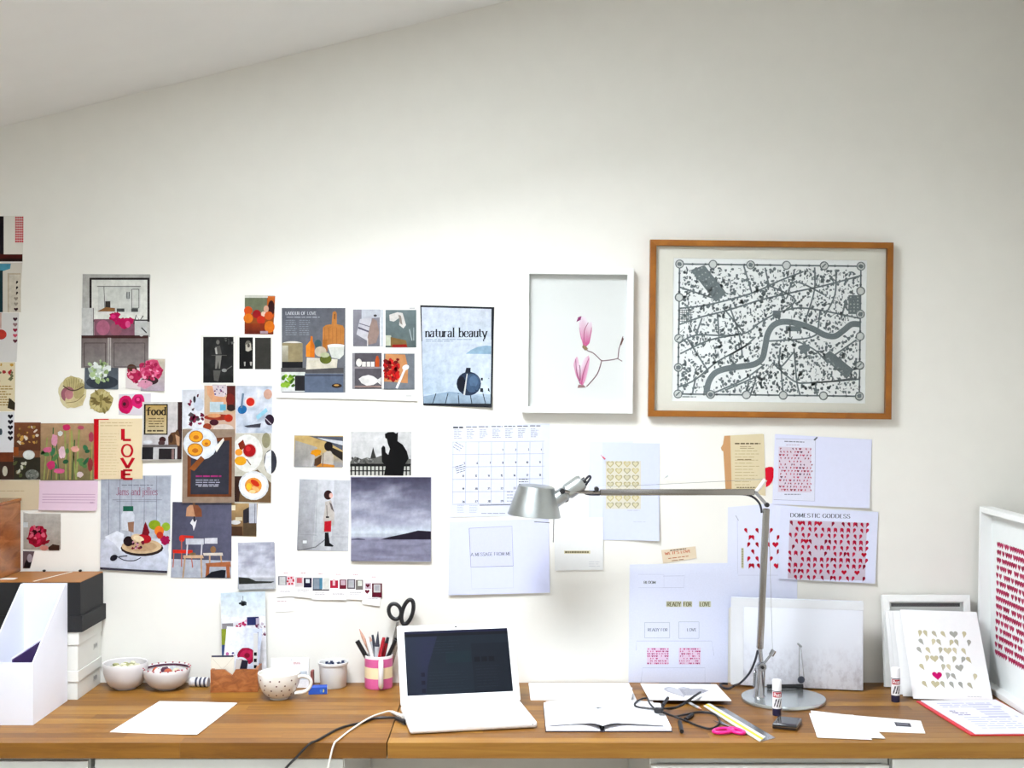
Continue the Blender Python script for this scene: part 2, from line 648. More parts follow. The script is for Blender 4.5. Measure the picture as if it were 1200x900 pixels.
# ------------------------------------------------------------------ materials of the room
mat('wall_paint', (230, 228, 221), 0.9, var=0.012, scale=14, bump=0.05, spec=0.2)
mat('ceiling_paint', (226, 226, 224), 0.9, var=0.01, scale=10, spec=0.2)
mat('cabinet_white', (228, 232, 230), 0.35, var=0.01, scale=8)
mat('cabinet_gap', (60, 52, 54), 0.7, var=0.03)
mat('white_frame', (240, 242, 240), 0.4, var=0.01, scale=12)
mat('steel', (172, 174, 178), 0.2, 1.0, var=0.04, scale=50)
mat('aluminium', (176, 181, 181), 0.33, 0.95, var=0.03, scale=60)
mat('black_plastic', (22, 22, 26), 0.4, var=0.05)
mat('floor_wood', (180, 170, 156), 0.45, var=0.18, scale=3, stretch=(1, 12, 1))


def wood_mat(name, dark, mid, light, grain=(2.2, 34, 34), rough=0.42, rand=1.0):
    m = bpy.data.materials.new(name)
    m.use_nodes = True
    nt = m.node_tree
    b = nt.nodes['Principled BSDF']
    b.inputs['Roughness'].default_value = rough
    b.inputs['Specular IOR Level'].default_value = 0.35
    ge = nt.nodes.new('ShaderNodeNewGeometry')
    oi = nt.nodes.new('ShaderNodeObjectInfo')
    ad = nt.nodes.new('ShaderNodeVectorMath')
    ad.operation = 'MULTIPLY_ADD'
    cb = nt.nodes.new('ShaderNodeCombineXYZ')
    for k in range(3):
        nt.links.new(oi.outputs['Random'], cb.inputs[k])
    nt.links.new(cb.outputs[0], ad.inputs[0])
    ad.inputs[1].default_value = (7.3, 3.1, 5.7)
    nt.links.new(ge.outputs['Position'], ad.inputs[2])
    mp = nt.nodes.new('ShaderNodeMapping')
    mp.inputs['Scale'].default_value = grain
    nt.links.new(ad.outputs[0], mp.inputs['Vector'])
    nz = nt.nodes.new('ShaderNodeTexNoise')
    nz.inputs['Scale'].default_value = 1.6
    nz.inputs['Detail'].default_value = 6
    nz.inputs['Roughness'].default_value = 0.62
    nz.inputs['Distortion'].default_value = 0.7
    nt.links.new(mp.outputs[0], nz.inputs['Vector'])
    ma = nt.nodes.new('ShaderNodeMath')
    ma.operation = 'MULTIPLY_ADD'
    ma.inputs[1].default_value = 0.42 * rand
    ma.inputs[2].default_value = -0.21 * rand
    nt.links.new(oi.outputs['Random'], ma.inputs[0])
    sm = nt.nodes.new('ShaderNodeMath')
    nt.links.new(nz.outputs['Fac'], sm.inputs[0])
    nt.links.new(ma.outputs[0], sm.inputs[1])
    rp = nt.nodes.new('ShaderNodeValToRGB')
    e = rp.color_ramp.elements
    e[0].position, e[0].color = 0.22, C(dark)
    e[1].position, e[1].color = 0.8, C(light)
    k = e.new(0.5)
    k.color = C(mid)
    nt.links.new(sm.outputs[0], rp.inputs['Fac'])
    nt.links.new(rp.outputs['Color'], b.inputs['Base Color'])
    MATS[name] = m
    return m


wood_mat('beech', (104, 65, 16), (128, 85, 26), (148, 106, 42), rand=1.2)
wood_mat('frame_oak', (120, 68, 12), (138, 82, 18), (154, 96, 28), grain=(9, 60, 9), rand=.3)
wood_mat('tray_wood', (104, 56, 24), (150, 88, 44), (186, 122, 70), grain=(22, 12, 38), rand=.2)
wood_mat('chest_wood', (92, 50, 22), (140, 84, 42), (166, 108, 60), grain=(5, 5, 22), rough=.22, rand=.2)

# ------------------------------------------------------------------ room shell
XL, XR, YR = -2.3, 1.53, -5.2
zl, zr = ceil_z(XL), ceil_z(XR)
T = 0.12
struct('wall_back', prism(bmn(), [(XL - T, -T), (XR + T, -T), (XR + T, zr + .3), (XL - T, zl + .15)], (0, T)), 'wall_paint')
struct('wall_left', box(XL - T, XL, YR - T, 0, 0, zl + .02), 'wall_paint')
struct('wall_right', box(XR, XR + T, YR - T, 0, 0, zr + .02), 'wall_paint')
struct('floor', box(XL, XR, YR, 0, -0.06, 0), 'floor_wood')
# rear wall with an opening added for the fill light
wx0, wx1, wz0, wz1 = -1.6, 0.8, 0.8, 2.1
bm = bmn()
abox(bm, XL, wx0, YR - T, YR, 0, zr + .02)
abox(bm, wx1, XR, YR - T, YR, 0, zr + .02)
abox(bm, wx0, wx1, YR - T, YR, 0, wz0)
abox(bm, wx0, wx1, YR - T, YR, wz1, zr + .02)
struct('wall_rear', bm, 'wall_paint')
bm = bmn()
for a, b, c, d in ((wx0, wx1, wz0, wz0 + .05), (wx0, wx1, wz1 - .05, wz1), (wx0, wx0 + .05, wz0, wz1), (wx1 - .05, wx1, wz0, wz1), (-.43, -.37, wz0, wz1)):
    abox(bm, a, b, YR - .1, YR - .06, c, d)
struct('window_1', bm, 'white_frame')  # unseen frame added around the rear fill light
# sloping ceiling with a roof-window opening and an added rear one for fill
bm = bmn()
xb = sorted({XL - T, XR + T} | {v for k in SKY for v in k[:2]})
yb = sorted({YR - T, 0.0} | {v for k in SKY for v in k[2:4]})


def slab(bm, x0, x1, y0, y1, h0, h1):
    P = []
    for h in (h0, h1):
        for x, y in ((x0, y0), (x1, y0), (x1, y1), (x0, y1)):
            P.append(bm.verts.new((x, y, ceil_z(x) + h)))
    for f in ((0, 3, 2, 1), (4, 5, 6, 7), (0, 1, 5, 4), (1, 2, 6, 5), (2, 3, 7, 6), (3, 0, 4, 7)):
        bm.faces.new([P[i] for i in f])


for xa, xc in zip(xb, xb[1:]):
    for ya, yc in zip(yb, yb[1:]):
        if any(k[0] < (xa + xc) / 2 < k[1] and k[2] < (ya + yc) / 2 < k[3] for k in SKY):
            continue
        slab(bm, xa, xc, ya, yc, 0, .14)
struct('ceiling', bm, 'ceiling_paint')
for i, (x0, x1, y0, y1, p) in enumerate(SKY):
    bm = bmn()
    w = .03
    slab(bm, x0, x0 + w, y0, y1, .0, .54)
    slab(bm, x1 - w, x1, y0, y1, .0, .54)
    slab(bm, x0 + w, x1 - w, y0, y0 + w, .0, .54)
    slab(bm, x0 + w, x1 - w, y1 - w, y1, .0, .54)
    struct('window_%d' % (i + 2), bm, 'white_frame')  # shafts made deep to keep the upper wall dim; the rear one is added

# ------------------------------------------------------------------ worktop: two lengths butted together, glued up from staves
FRONT, SEAM = -0.629, -0.305
stave_me = None


def worktop(label, x0, x1, seed):
    global stave_me
    root = thing('worktop', label, 'worktop', ((x0 + x1) / 2, FRONT / 2, DESK_Z - .038))
    rr = random.Random(seed)
    if stave_me is None:
        bm = box(-.5, .5, -.5, .5, -.5, .5)
        tmp = obj('stave', bm, 'beech')
        stave_me = tmp.data
        bpy.data.objects.remove(tmp)
    rows = 14
    dw = -FRONT / rows
    for r_ in range(rows):
        x = x0
        first = True
        while x < x1 - 1e-6:
            L = (rr.uniform(.35, .95) if r_ else rr.uniform(1.1, 1.9)) * (rr.uniform(.3, 1) if first and r_ else 1)
            first = False
            if x1 - (x + L) < .2:
                L = x1 - x
            o = bpy.data.objects.new('stave', stave_me)
            COL.objects.link(o)
            o.parent = root
            o.scale = (L - .0004, dw - .0004, .038)
            o.location = (x + L / 2 - root.location.x, FRONT + dw * (r_ + .5) - root.location.y, .019)
            x += L
    return root


worktop('long beech butcher-block worktop, the length left of the seam under the boxes and cup', -2.1, SEAM - .0012, 3)
worktop('long beech butcher-block worktop, the length under the laptop, lamp and notebook', SEAM + .0012, XR - .002, 5)

# ------------------------------------------------------------------ cabinets below


def cabinet(label, x0, x1, top=.684, front_top=.684, fy=-.600):
    xm = (x0 + x1) / 2
    c = thing('base_cabinet', label, 'cabinet', (xm, -.3, 0))
    hw = (x1 - x0) / 2
    bm = bmn()
    t = .016
    abox(bm, -hw, -hw + t, fy + .3, .28, .08, top)
    abox(bm, hw - t, hw, fy + .3, .28, .08, top)
    abox(bm, -hw + t, hw - t, fy + .3, .28, .08, .096)
    abox(bm, -hw + t, hw - t, .27, .28, .096, top)
    abox(bm, -hw + t, hw - t, fy + .3, .28, top - t, top)
    obj('carcass', bm, 'cabinet_white', c)
    obj('plinth', box(-hw + .01, hw - .01, fy + .36, .26, 0, .08), 'cabinet_gap', c)
    n = 3
    h = (front_top - .09) / n
    for k in range(n):
        f = obj('drawer_front', box(-hw + .0015, hw - .0015, fy + .3 - .018, fy + .3 - .0005, .09 + k * h + .0015, .09 + (k + 1) * h - .0015, .001), 'cabinet_white', c)
        obj('handle', box(-.08, .08, fy + .3 - .03, fy + .3 - .0182, .09 + (k + .5) * h - .006, .09 + (k + .5) * h + .006, .002), 'aluminium', f)
    return c


cabinet('white base cabinet under the worktop below the white magazine file', -1.9, -1.037, front_top=.678)
cabinet('white base cabinet under the worktop where the laptop cables hang down', -1.022, -.412)
cabinet('white base cabinet with lowered front under the worktop below the ruler and lamp', .339, .9245, front_top=.668)
cabinet('white base cabinet under the worktop below the red folder', .929, 1.52, front_top=.684)
# ------------------------------------------------------------------ pictures, prints and papers on the wall
def g(v):
    return (v, v, v)


WH = (238, 238, 240)
LAV = (206, 210, 238)

# --- column of snapshots at the far left
s = Sheet('snapshot', [(-36, 253), (28, 253), (26.6, 307), (-36, 307)], (222, 218, 208), 'snapshot of a red heart print above a dark red shelf, topmost of its column', 'photo', photo=True)
s.rect(-36, 253.5, 4.5, 300, (38, 26, 34)).rect(-36, 298, 26.6, 306.5, (84, 26, 20)).rect(-36, 303, 26.5, 306.5, (48, 24, 22))
for j in range(11):
    for i in range(4):
        s.rect(18 + i * 2.5, 254 + j * 2.8, 20 + i * 2.5, 256.1 + j * 2.8, (196, 30, 66), up=(i == 0 and j == 0))
s.build()
s = Sheet('snapshot', [(-36, 308), (26.4, 308), (22.6, 366), (-36, 366)], (205, 198, 186), 'snapshot of dark hearts in a cream box frame with a teal patch', 'photo', photo=True)
s.poly([(-36, 309), (13, 309), (12, 315), (3, 318), (3, 345), (-36, 345)], (92, 156, 176)).rect(-36, 317, 3.5, 366, (34, 62, 68)).rect(9, 320, 24.5, 366, (196, 184, 166)).rect(11, 322, 24, 366, (212, 204, 190))
for k, c in enumerate([(30, 22, 30), (34, 24, 30), (40, 26, 34), (150, 140, 130), (160, 150, 140), (60, 18, 36)]):
    s.heart(19, 331 + k * 6.3, 5, c, 1 if k < 3 else 0, up=(k == 0))
s.build()
s = Sheet('snapshot', [(-36, 366.5), (22.4, 366.5), (19.5, 424), (-36, 424)], (206, 203, 200), 'pale grey snapshot with small crimson hearts down its edge', 'photo', photo=True)
s.ell(1, 392, 7, 6, (176, 62, 48)).rect(-36, 366.6, 2, 385, (200, 170, 160))
for k, c in enumerate([(62, 20, 40), (150, 120, 120), (150, 22, 60), (200, 90, 110), (110, 60, 70)]):
    s.heart(18, 374 + k * 6.4, 5.4, c, up=(k == 0))
s.build()
s = Sheet('snapshot', [(-36, 424.5), (18, 424.5), (17.4, 482), (-36, 482)], (206, 192, 160), 'snapshot of vintage floral paper with yellow lines', 'photo', photo=True)
s.spots(-20, 427, 16, 452, 26, 2.2, [(170, 60, 60), (120, 120, 90), (190, 150, 70), (215, 200, 180)], 3)
s.greek(-30, 452, 16, 8, 3.1, 1.4, (166, 140, 84), seed=4, word=(2, 5)).poly([(11, 466), (18, 472), (17.5, 481), (9, 478)], (60, 52, 40))
s.build()
s = Sheet('snapshot', [(-36, 482.5), (17, 482.5), (15.6, 562), (-36, 562)], (208, 208, 210), 'snapshot of a column of black hearts above a brown table edge', 'photo', photo=True)
s.rect(-36, 530, 15.9, 562, (120, 66, 40)).rect(-36, 541, 15.8, 562, (70, 52, 44)).ell(6, 552, 3, 6, (190, 186, 170))
for k in range(5):
    s.heart(12.4, 488 + k * 6.4, 6.4, (30, 24, 38), up=(k == 0))
s.ell(1, 506, 2, 4, (70, 80, 90))
s.build()

# --- room photo with framed drawing
s = Sheet('magazine_cutting', [(97, 321), (176.5, 322), (173.5, 431), (95, 431.5)], (186, 184, 180), 'tall grey cutting of a framed drawing above pink potted flowers', 'picture', photo=True)
s.grad(97, 321.5, 176, 395, (182, 180, 176), (196, 194, 190))
s.rect(105, 325.5, 175.3, 377, (52, 46, 46)).rect(107.6, 328, 172.8, 374.5, (226, 226, 220)).rect(115, 335.5, 164.5, 366, (212, 213, 208))
s.line([(114, 335.7), (165, 335.7)], .8, (70, 70, 70)).line([(122, 336), (123, 361)], .7, (90, 90, 90)).box_line(154.5, 339, 163, 361, .7, (90, 92, 92)).ell(150, 346, 2.2, 4.2, (180, 182, 180)).line([(149, 342), (149, 350), (151.5, 350), (151.8, 342)], .8, (70, 70, 74))
s.rect(123.5, 353, 129.5, 361, (70, 64, 60)).poly([(114, 365), (124, 360), (135, 361), (135, 365)], (150, 110, 70)).rect(137, 361.5, 146, 365.5, (84, 86, 86)).rect(154, 361.5, 162, 365.5, (90, 92, 92))
s.rect(96, 361, 110, 394, (206, 206, 204)).line([(109.7, 361), (109.7, 394)], .8, (110, 106, 104)).rect(110.5, 374, 158, 394, (136, 96, 110)).ell(121, 384, 8, 9, (172, 110, 132)).ell(136, 386, 7, 8, (150, 98, 112))
for x, y, r in ((134, 372, 6), (141, 377, 6), (149, 377, 7), (137, 369, 4), (153, 375, 4), (146, 382, 5)):
    s.ell(x, y, r, r * .8, (178, 22, 92), rag=.25)
s.ell(133, 371, 3, 2.4, (214, 60, 130)).ell(150, 380, 3, 4, (206, 90, 140)).line([(157, 380), (160, 369), (164, 376), (168, 370)], 1.2, (60, 58, 60)).rect(158, 376, 173, 392, (196, 196, 194)).line([(166, 384), (172, 390)], 1.4, (64, 60, 62))
s.grad(95.6, 393, 174.2, 431, (118, 106, 104), (142, 136, 134)).rect(95.8, 393, 174, 396.5, (74, 48, 46)).box_line(99, 402, 124, 430, .9, (86, 74, 74)).box_line(134, 402, 170, 430, .9, (92, 84, 84)).rect(126.5, 396, 130.5, 431, (176, 170, 166)).line([(128.5, 396), (128.5, 431)], .6, (90, 84, 84)).ell(166, 392.5, 2.2, 1.8, (190, 188, 186))
s.build()
s = Sheet('snapshot', [(100, 415.5), (139.3, 415), (138.4, 456.5), (99, 455.5)], (74, 78, 84), 'small snapshot of a white hydrangea head on dark grey', 'photo', off=1.6, photo=True)
s.grad(100, 415.5, 139, 456, (62, 64, 72), (112, 120, 128)).ell(120, 448, 19, 8, (66, 72, 80))
s.ell(116, 434, 13, 11, (176, 188, 176), rag=.15)
s.spots(105, 423, 128, 446, 46, 2.6, [(206, 214, 204), (176, 194, 150), (226, 230, 226), (150, 170, 120)], 5)
s.build()
s = Sheet('snapshot', [(148, 419), (194, 420.5), (192.5, 458.5), (147.5, 455)], (206, 198, 196), 'small snapshot of a pink carnation bouquet', 'photo', off=1.6, photo=True, curl=('br', 5))
s.rect(149, 420, 163, 433, (214, 214, 208)).grad(165, 421, 193.4, 458, (196, 188, 170), (178, 166, 178)).ell(158, 440, 9, 8, (170, 40, 84), rag=.2).ell(155, 432, 6, 5, (84, 56, 40), 30)
s.ell(177, 434, 14, 12, (196, 84, 120), rag=.15).ell(176, 446, 10, 5, (66, 44, 48)).ell(170, 450, 9, 5, (206, 150, 170), rag=.2)
s.spots(165, 424, 190, 444, 40, 2.4, [(214, 110, 146), (180, 50, 96), (230, 160, 180), (160, 40, 80)], 6).spots(150, 434, 166, 448, 14, 2.2, [(190, 60, 100), (150, 30, 70), (220, 140, 160)], 7)
s.build()


def blob(cx, cy, rx, ry, seed, n=22, rag=.09):
    q = random.Random(seed)
    return [(cx + rx * (1 + q.uniform(-rag, rag)) * math.cos(2 * math.pi * k / n), cy + ry * (1 + q.uniform(-rag, rag)) * math.sin(2 * math.pi * k / n)) for k in range(n)]


s = Sheet('paper_cutout', blob(85.5, 460, 16.5, 19, 4), (196, 186, 150), 'cut-out of a cream rose blushed with mauve', 'cutting', photo=True)
s.ell(84, 449, 10, 8, (190, 178, 132)).ell(80, 462, 8.5, 9, (160, 104, 116)).ell(88, 468, 12, 9.5, (206, 192, 152), -25).ell(93, 458, 6, 10, (178, 166, 120), 20).ell(81, 462, 5, 6, (186, 130, 136))
for k in range(7):
    s.line([(78 + k * 3, 442 + abs(k - 3)), (80 + k * 2.2, 455)], .6, (150, 138, 96), up=(k == 0))
s.line([(74, 452), (82, 457), (90, 457), (98, 453)], 1.2, (96, 78, 60), smooth=4).line([(78, 472), (90, 470), (99, 462)], .8, (140, 124, 90), smooth=4)
s.build()
s = Sheet('paper_cutout', blob(118.5, 470, 14, 14, 9), (160, 146, 96), 'cut-out of a khaki chrysanthemum head', 'cutting', photo=True)
s.z += 1
for k in range(26):
    a = k * 2.4
    r_ = 3 + 9 * ((k * 7) % 26) / 26
    s.ell(118.5 + r_ * math.cos(a), 470 + r_ * math.sin(a), 4.2, 1.6, [(176, 162, 112), (120, 106, 64), (196, 184, 138), (140, 128, 80)][k % 4], math.degrees(a), 8, up=(k % 5 == 0))
s.build()
s = Sheet('snapshot', [(139.5, 462), (177, 461), (176.5, 487), (139.2, 486)], (204, 198, 206), 'small snapshot of two magenta ranunculus flowers', 'photo', off=1.2, photo=True)
s.ell(147.5, 474, 8.6, 11, (196, 24, 100), rag=.05).ell(162, 470, 7.6, 8.6, (206, 40, 116), rag=.06).ell(147, 473, 4.5, 5.5, (160, 14, 76)).ell(146, 473.5, 2, 2.2, (60, 12, 34)).ell(162, 469, 4, 4.4, (170, 20, 90)).ell(162, 468, 2, 2, (220, 80, 140))
s.build()

# --- plant pictures and the book cover
s = Sheet('magazine_cutting', [(16.8, 495), (48, 495), (47, 562), (15.4, 562)], (104, 66, 44), 'brown cutting of seed heads and a white plate', 'picture', photo=True)
s.grad(16.8, 495, 48, 528, (128, 82, 56), (96, 62, 44)).rect(16, 536, 47.5, 562, (58, 54, 44)).spots(19, 500, 46, 520, 26, 2, [(190, 150, 80), (214, 206, 190), (120, 80, 40), (160, 130, 70)], 9).ell(34, 533, 7, 5.5, (206, 210, 206)).ell(34, 533, 5.5, 4, (218, 222, 218))
s.spots(18, 540, 32, 560, 10, 2.6, [(198, 198, 180), (90, 96, 60), (150, 140, 110)], 10).ell(38, 556, 8, 6, (120, 122, 116)).spots(31, 551, 45, 561, 14, 1.3, [(150, 152, 146), (86, 90, 86)], 11).rect(16, 524, 22, 534, (150, 84, 40))
s.build()
s = Sheet('magazine_cutting', [(47.5, 496), (110.5, 497), (110, 564), (46.5, 562)], (150, 128, 98), 'cutting of pink tulips and lilies on long green stems', 'picture', photo=True)
s.grad(47.5, 496, 110, 563, (176, 146, 116), (120, 112, 80))
q = random.Random(12)
for k in range(16):
    x = q.uniform(50, 108)
    s.line([(x, 562), (x + q.uniform(-6, 6), q.uniform(500, 530))], q.uniform(1, 2.2), q.choice([(110, 130, 74), (150, 156, 96), (70, 100, 60), (170, 150, 96)]), up=(k % 4 == 0))
for k in range(14):
    s.ell(q.uniform(52, 106), q.uniform(518, 560), q.uniform(3, 6), q.uniform(1.6, 3), q.choice([(46, 96, 66), (66, 120, 84), (90, 130, 80)]), q.uniform(0, 180), 10, up=(k % 4 == 0))
for x, y, w, h, c in ((78, 501, 4.5, 4, (186, 50, 100)), (95, 501, 4, 2.4, (180, 90, 110)), (64, 516, 4, 7, (206, 150, 170)), (56, 527, 5, 3.4, (196, 110, 140)), (73, 530, 4, 7, (220, 190, 200)), (88, 526, 5, 3.4, (212, 160, 150)), (60, 545, 5, 5, (186, 60, 110)), (70, 552, 6, 3, (200, 100, 140)), (107, 512, 3, 6, (160, 70, 90)), (94, 556, 4, 3.4, (206, 190, 190)), (71, 508, 3, 3, (210, 214, 210)), (106, 545, 3, 8, (140, 60, 60))):
    s.ell(x, y, w, h, c, rag=.15)
s.build()
s = Sheet('book_cover', [(110.5, 491), (167, 490.5), (167.6, 561), (110.8, 561.5)], (214, 196, 162), 'cream cover with a red spine and red letters LOVE down the side', 'book cover', off=2.4, thick=2.0)
s.poly([(110.5, 491), (116.4, 491), (115.6, 561.3), (110.8, 561.5)], (190, 18, 36)).poly([(110.5, 490.9), (128, 490.7), (128, 492), (110.5, 492)], (200, 30, 44))
s.greek(118, 495, 158, 2, 3.4, .8, (190, 172, 138), seed=3).greek(118, 508, 141, 15, 3.4, .6, (202, 184, 150), seed=4)
RED = (186, 22, 44)
s.text('L', 142.5, 515.5, 13, RED, .22, .22, fit=11.5, serif=False).text('O', 142.5, 535, 14, RED, .16, .14, fit=13, serif=False).text('V', 143, 548.5, 12, RED, .2, .2, fit=14, serif=False).text('E', 142.5, 561, 10, RED, .24, .24, fit=13.5, serif=False)
s.build()
s = Sheet('magazine_cutting', [(167, 471), (214, 471), (213.4, 538), (167, 539)], (196, 192, 190), 'kitchen cutting with a tan sign reading food and a tabby cat', 'picture', off=2.0, photo=True, curl=('bottom', 8))
s.grad(168, 471, 208, 522, (206, 202, 200), (190, 186, 188)).rect(208.5, 471, 213.8, 538, (66, 42, 40)).rect(169, 473.5, 197, 509.5, (40, 34, 26)).grad(171, 475, 195.5, 508, (176, 150, 96), (196, 182, 150))
s.text('food', 172.5, 486, 8.6, (46, 36, 24), .2, .12, fit=21.5).greek(174.5, 490, 193, 4, 3, 1, (110, 92, 62), seed=8).greek(173, 504, 194, 1, 3, 1.6, (70, 58, 40), seed=9)
s.poly([(198, 522), (197.5, 512), (201, 507), (206, 506), (208, 503), (210, 506), (212, 514), (211, 523)], (104, 74, 50)).poly([(206, 509), (211, 512), (211, 522), (208, 522)], (186, 150, 120)).ell(201, 514, 2.4, 5, (70, 48, 34))
s.ell(174, 518, 5.5, 2, (206, 208, 212)).ell(191, 515, 4, 3.4, (70, 40, 40)).ell(190, 519, 4, 3, (84, 60, 60)).rect(168, 521, 208.5, 524.5, (110, 104, 104)).rect(167.5, 524, 180.5, 538, (40, 38, 42)).rect(180.5, 524, 208.5, 538.2, (190, 188, 188)).rect(187, 525.5, 206, 538, (48, 42, 44)).rect(202, 526, 205, 538, (140, 116, 112))
s.build()
s = Sheet('recipe_page', [(213, 456.5), (240, 456), (240, 503), (213.4, 502)], (208, 212, 220), 'white cutting scattered with purple flower garlands', 'picture', photo=True)
s.grad(214, 457, 239, 502, (206, 208, 214), (224, 226, 230))
s.spots(217, 462, 237, 480, 12, 2.2, [(130, 30, 66), (96, 20, 50), (180, 90, 120), (214, 216, 220)], 21).spots(223, 484, 238, 498, 14, 2.6, [(110, 24, 60), (150, 50, 84), (90, 80, 84)], 22).ell(233, 474, 6, 8, (196, 202, 214)).ell(228, 468, 1.6, 4, (60, 60, 66))
s.build()
s = Sheet('recipe_page', [(239.5, 452), (276, 452), (276, 512), (239.5, 505)], (180, 150, 130), 'cutting of hands baking with red pans and bowls', 'picture', off=1.2, photo=True)
s.rect(239.6, 452, 276, 485, (196, 172, 146)).ell(257, 457, 10, 10, (206, 196, 200)).poly([(242, 452), (249, 452), (252, 464), (268, 466), (267, 473), (250, 472), (243, 462)], (206, 160, 126)).rect(266, 452, 276, 480, (92, 40, 36)).ell(270, 468, 5, 7, (120, 40, 30)).ell(271, 478, 5, 4, (50, 36, 34)).rect(246, 471, 262, 483, (186, 200, 206)).rect(258, 474, 265, 481, (110, 170, 190))
s.ell(256, 489, 17, 3.6, (150, 60, 40)).ell(268, 490, 5, 4.6, (176, 54, 30)).ell(251, 487, 8, 2.4, (200, 150, 110)).ell(251, 495, 5.4, 3.6, (74, 30, 44)).ell(243, 500, 5, 4, (150, 70, 44)).ell(262, 502, 12, 5, (206, 196, 190)).spots(247, 453, 266, 462, 12, 1, [(90, 80, 130), (130, 70, 110), (80, 70, 90)], 23)
s.build()
s = Sheet('recipe_page', [(276.5, 452), (319, 452.5), (319, 508), (276.5, 507)], (196, 200, 210), 'pale cutting of blue cloths and a tomato-red bowl', 'picture', photo=True)
s.field(276.6, 452.2, 318.9, 507.5, 14, 18, lambda u, v: mixc((168, 178, 194), (222, 224, 230), fbm(u * 5, v * 6, 31) * 1.5 - .2))
s.ell(293.5, 471, 6.6, 6.4, (226, 214, 206)).ell(293.5, 471, 5, 5, (196, 50, 34)).ell(284, 480, 5.5, 5, (40, 110, 160), -30).line([(283, 478), (285, 461)], 2.4, (110, 130, 150)).ell(314, 462, 5, 6, (196, 160, 144)).ell(316, 492, 5.5, 6.5, (54, 36, 56)).ell(316, 492, 5.5, 6.5, (54, 36, 56)).line([(311, 490), (318, 497)], 1, (190, 180, 190)).poly([(286, 499), (306, 496), (305, 501), (290, 501)], (70, 70, 80)).poly([(300, 488), (312, 478), (314, 482), (302, 492)], (150, 196, 214))
s.build()
s = Sheet('recipe_page', [(214, 503), (275.5, 505), (275, 589), (214.5, 588)], (118, 92, 74), 'recipe page with pancakes on a white plate over dark slate', 'picture', off=1.8, photo=True, curl=('bottom', 6))
s.rect(214.2, 503, 275.4, 589, (150, 132, 116)).poly([(220, 515), (272, 512), (272, 582), (220, 582)], (116, 66, 36)).poly([(224, 520), (269, 516), (268.5, 579), (224, 579)], (60, 60, 70)).ell(235, 520, 20, 19, (210, 214, 220)).ell(235, 520, 18, 17, (222, 226, 230)).poly([(252, 524), (262, 513), (263, 516), (254, 530)], (230, 228, 220)).poly([(222, 549), (236, 534), (240, 538), (228, 552)], (140, 84, 40))
for x, y, r_ in ((230, 511.5, 8.4), (229, 527, 9.2), (242, 519, 5.4)):
    s.ell(x, y, r_, r_ * .85, (150, 90, 30)).ell(x, y, r_ * .9, r_ * .74, (220, 160, 50)).ell(x, y + 1, r_ * .4, r_ * .3, (180, 110, 30))
s.greek(230, 557, 264, 1, 2, 1.8, (160, 50, 120), seed=5).greek(230, 562, 262, 3, 2.6, 1, (170, 172, 186), seed=6).greek(233, 569, 258, 1, 2, .9, (190, 190, 200), seed=7)
s.build()
s = Sheet('recipe_page', [(275.6, 507.5), (318.6, 508), (317, 590), (274.6, 588)], (206, 204, 200), 'recipe page with jam pot, crumpets and a fruit salad bowl', 'picture', off=1.0, photo=True)
s.rect(275, 507.8, 318, 590, (196, 192, 180)).ell(290, 531, 18, 22, (224, 224, 220)).ell(292.5, 528, 8.4, 8.6, (206, 190, 186)).ell(292.5, 528, 7.4, 7.6, (160, 20, 28)).ell(291, 526, 3, 3, (196, 50, 54)).poly([(279, 520), (285, 515), (288, 523), (282, 529)], (130, 50, 30)).ell(282, 540, 7, 5.4, (214, 160, 40)).ell(280, 530, 4.4, 4, (220, 150, 60)).line([(289, 538), (294, 545)], 1.2, (120, 90, 70)).ell(312, 516, 5, 9, (150, 146, 120))
s.ell(317, 541, 7.5, 14, (60, 60, 70)).poly([(310, 545), (312, 531), (318, 527), (318, 557), (313, 553)], (226, 228, 230)).rect(275, 558, 284, 588, (66, 44, 36)).poly([(284, 560), (302, 550), (318, 566), (317.4, 589), (280, 588)], (120, 96, 70)).ell(297.5, 569, 17.6, 17, (214, 216, 220)).ell(297.5, 569, 15.4, 14.6, (236, 236, 238)).ell(297, 569, 10, 9.4, (214, 150, 70)).ell(299, 566, 6, 3, (196, 60, 30), 35).ell(292, 570, 3, 4, (226, 190, 60)).ell(300, 573, 5, 2.4, (230, 180, 120), 30).ell(296, 576, 4, 2, (230, 200, 150))
s.build()
# --- small photos in the upper middle
s = Sheet('snapshot', [(287, 346), (322.6, 347), (320, 392), (286.6, 391.5)], (120, 60, 20), 'deep orange snapshot of oranges and pomegranates in a crate', 'photo', photo=True)
s.rect(287, 346, 322, 349, (206, 204, 196)).rect(287, 349, 313, 368, (112, 118, 96)).poly([(314, 347), (322.4, 347), (321.5, 372), (312, 372)], (180, 100, 30)).ell(318, 361, 4, 9, (60, 20, 18)).ell(312, 362, 3, 4, (200, 160, 140))
for x, y, r_, c in ((291, 364, 5, (196, 84, 20)), (291, 373, 5.6, (206, 120, 26)), (301, 368, 5, (150, 14, 26)), (309, 368, 3, (220, 190, 170)), (306, 375, 5, (180, 50, 20)), (315, 370, 5, (190, 90, 30))):
    s.ell(x, y, r_, r_, c)
s.rect(287, 379, 320.6, 391.5, (128, 50, 12)).ell(316, 383, 6, 7, (200, 116, 24)).rect(304, 388, 314, 391, (170, 150, 160)).grad(287, 379, 305, 391, (140, 60, 14), (96, 30, 10))
s.build()
s = Sheet('instant_photo', [(236, 393), (276.4, 393.4), (275.8, 451), (235.4, 450.4)], (226, 224, 216), 'black and white photo of a figure standing in dark water, white border', 'photo', off=1.6, photo=True)
s.field(238.3, 394.8, 273.8, 448.6, 12, 16, lambda u, v: g(26 + 34 * fbm(u * 6, v * 8, 41) * (1 if v < .85 else .6)))
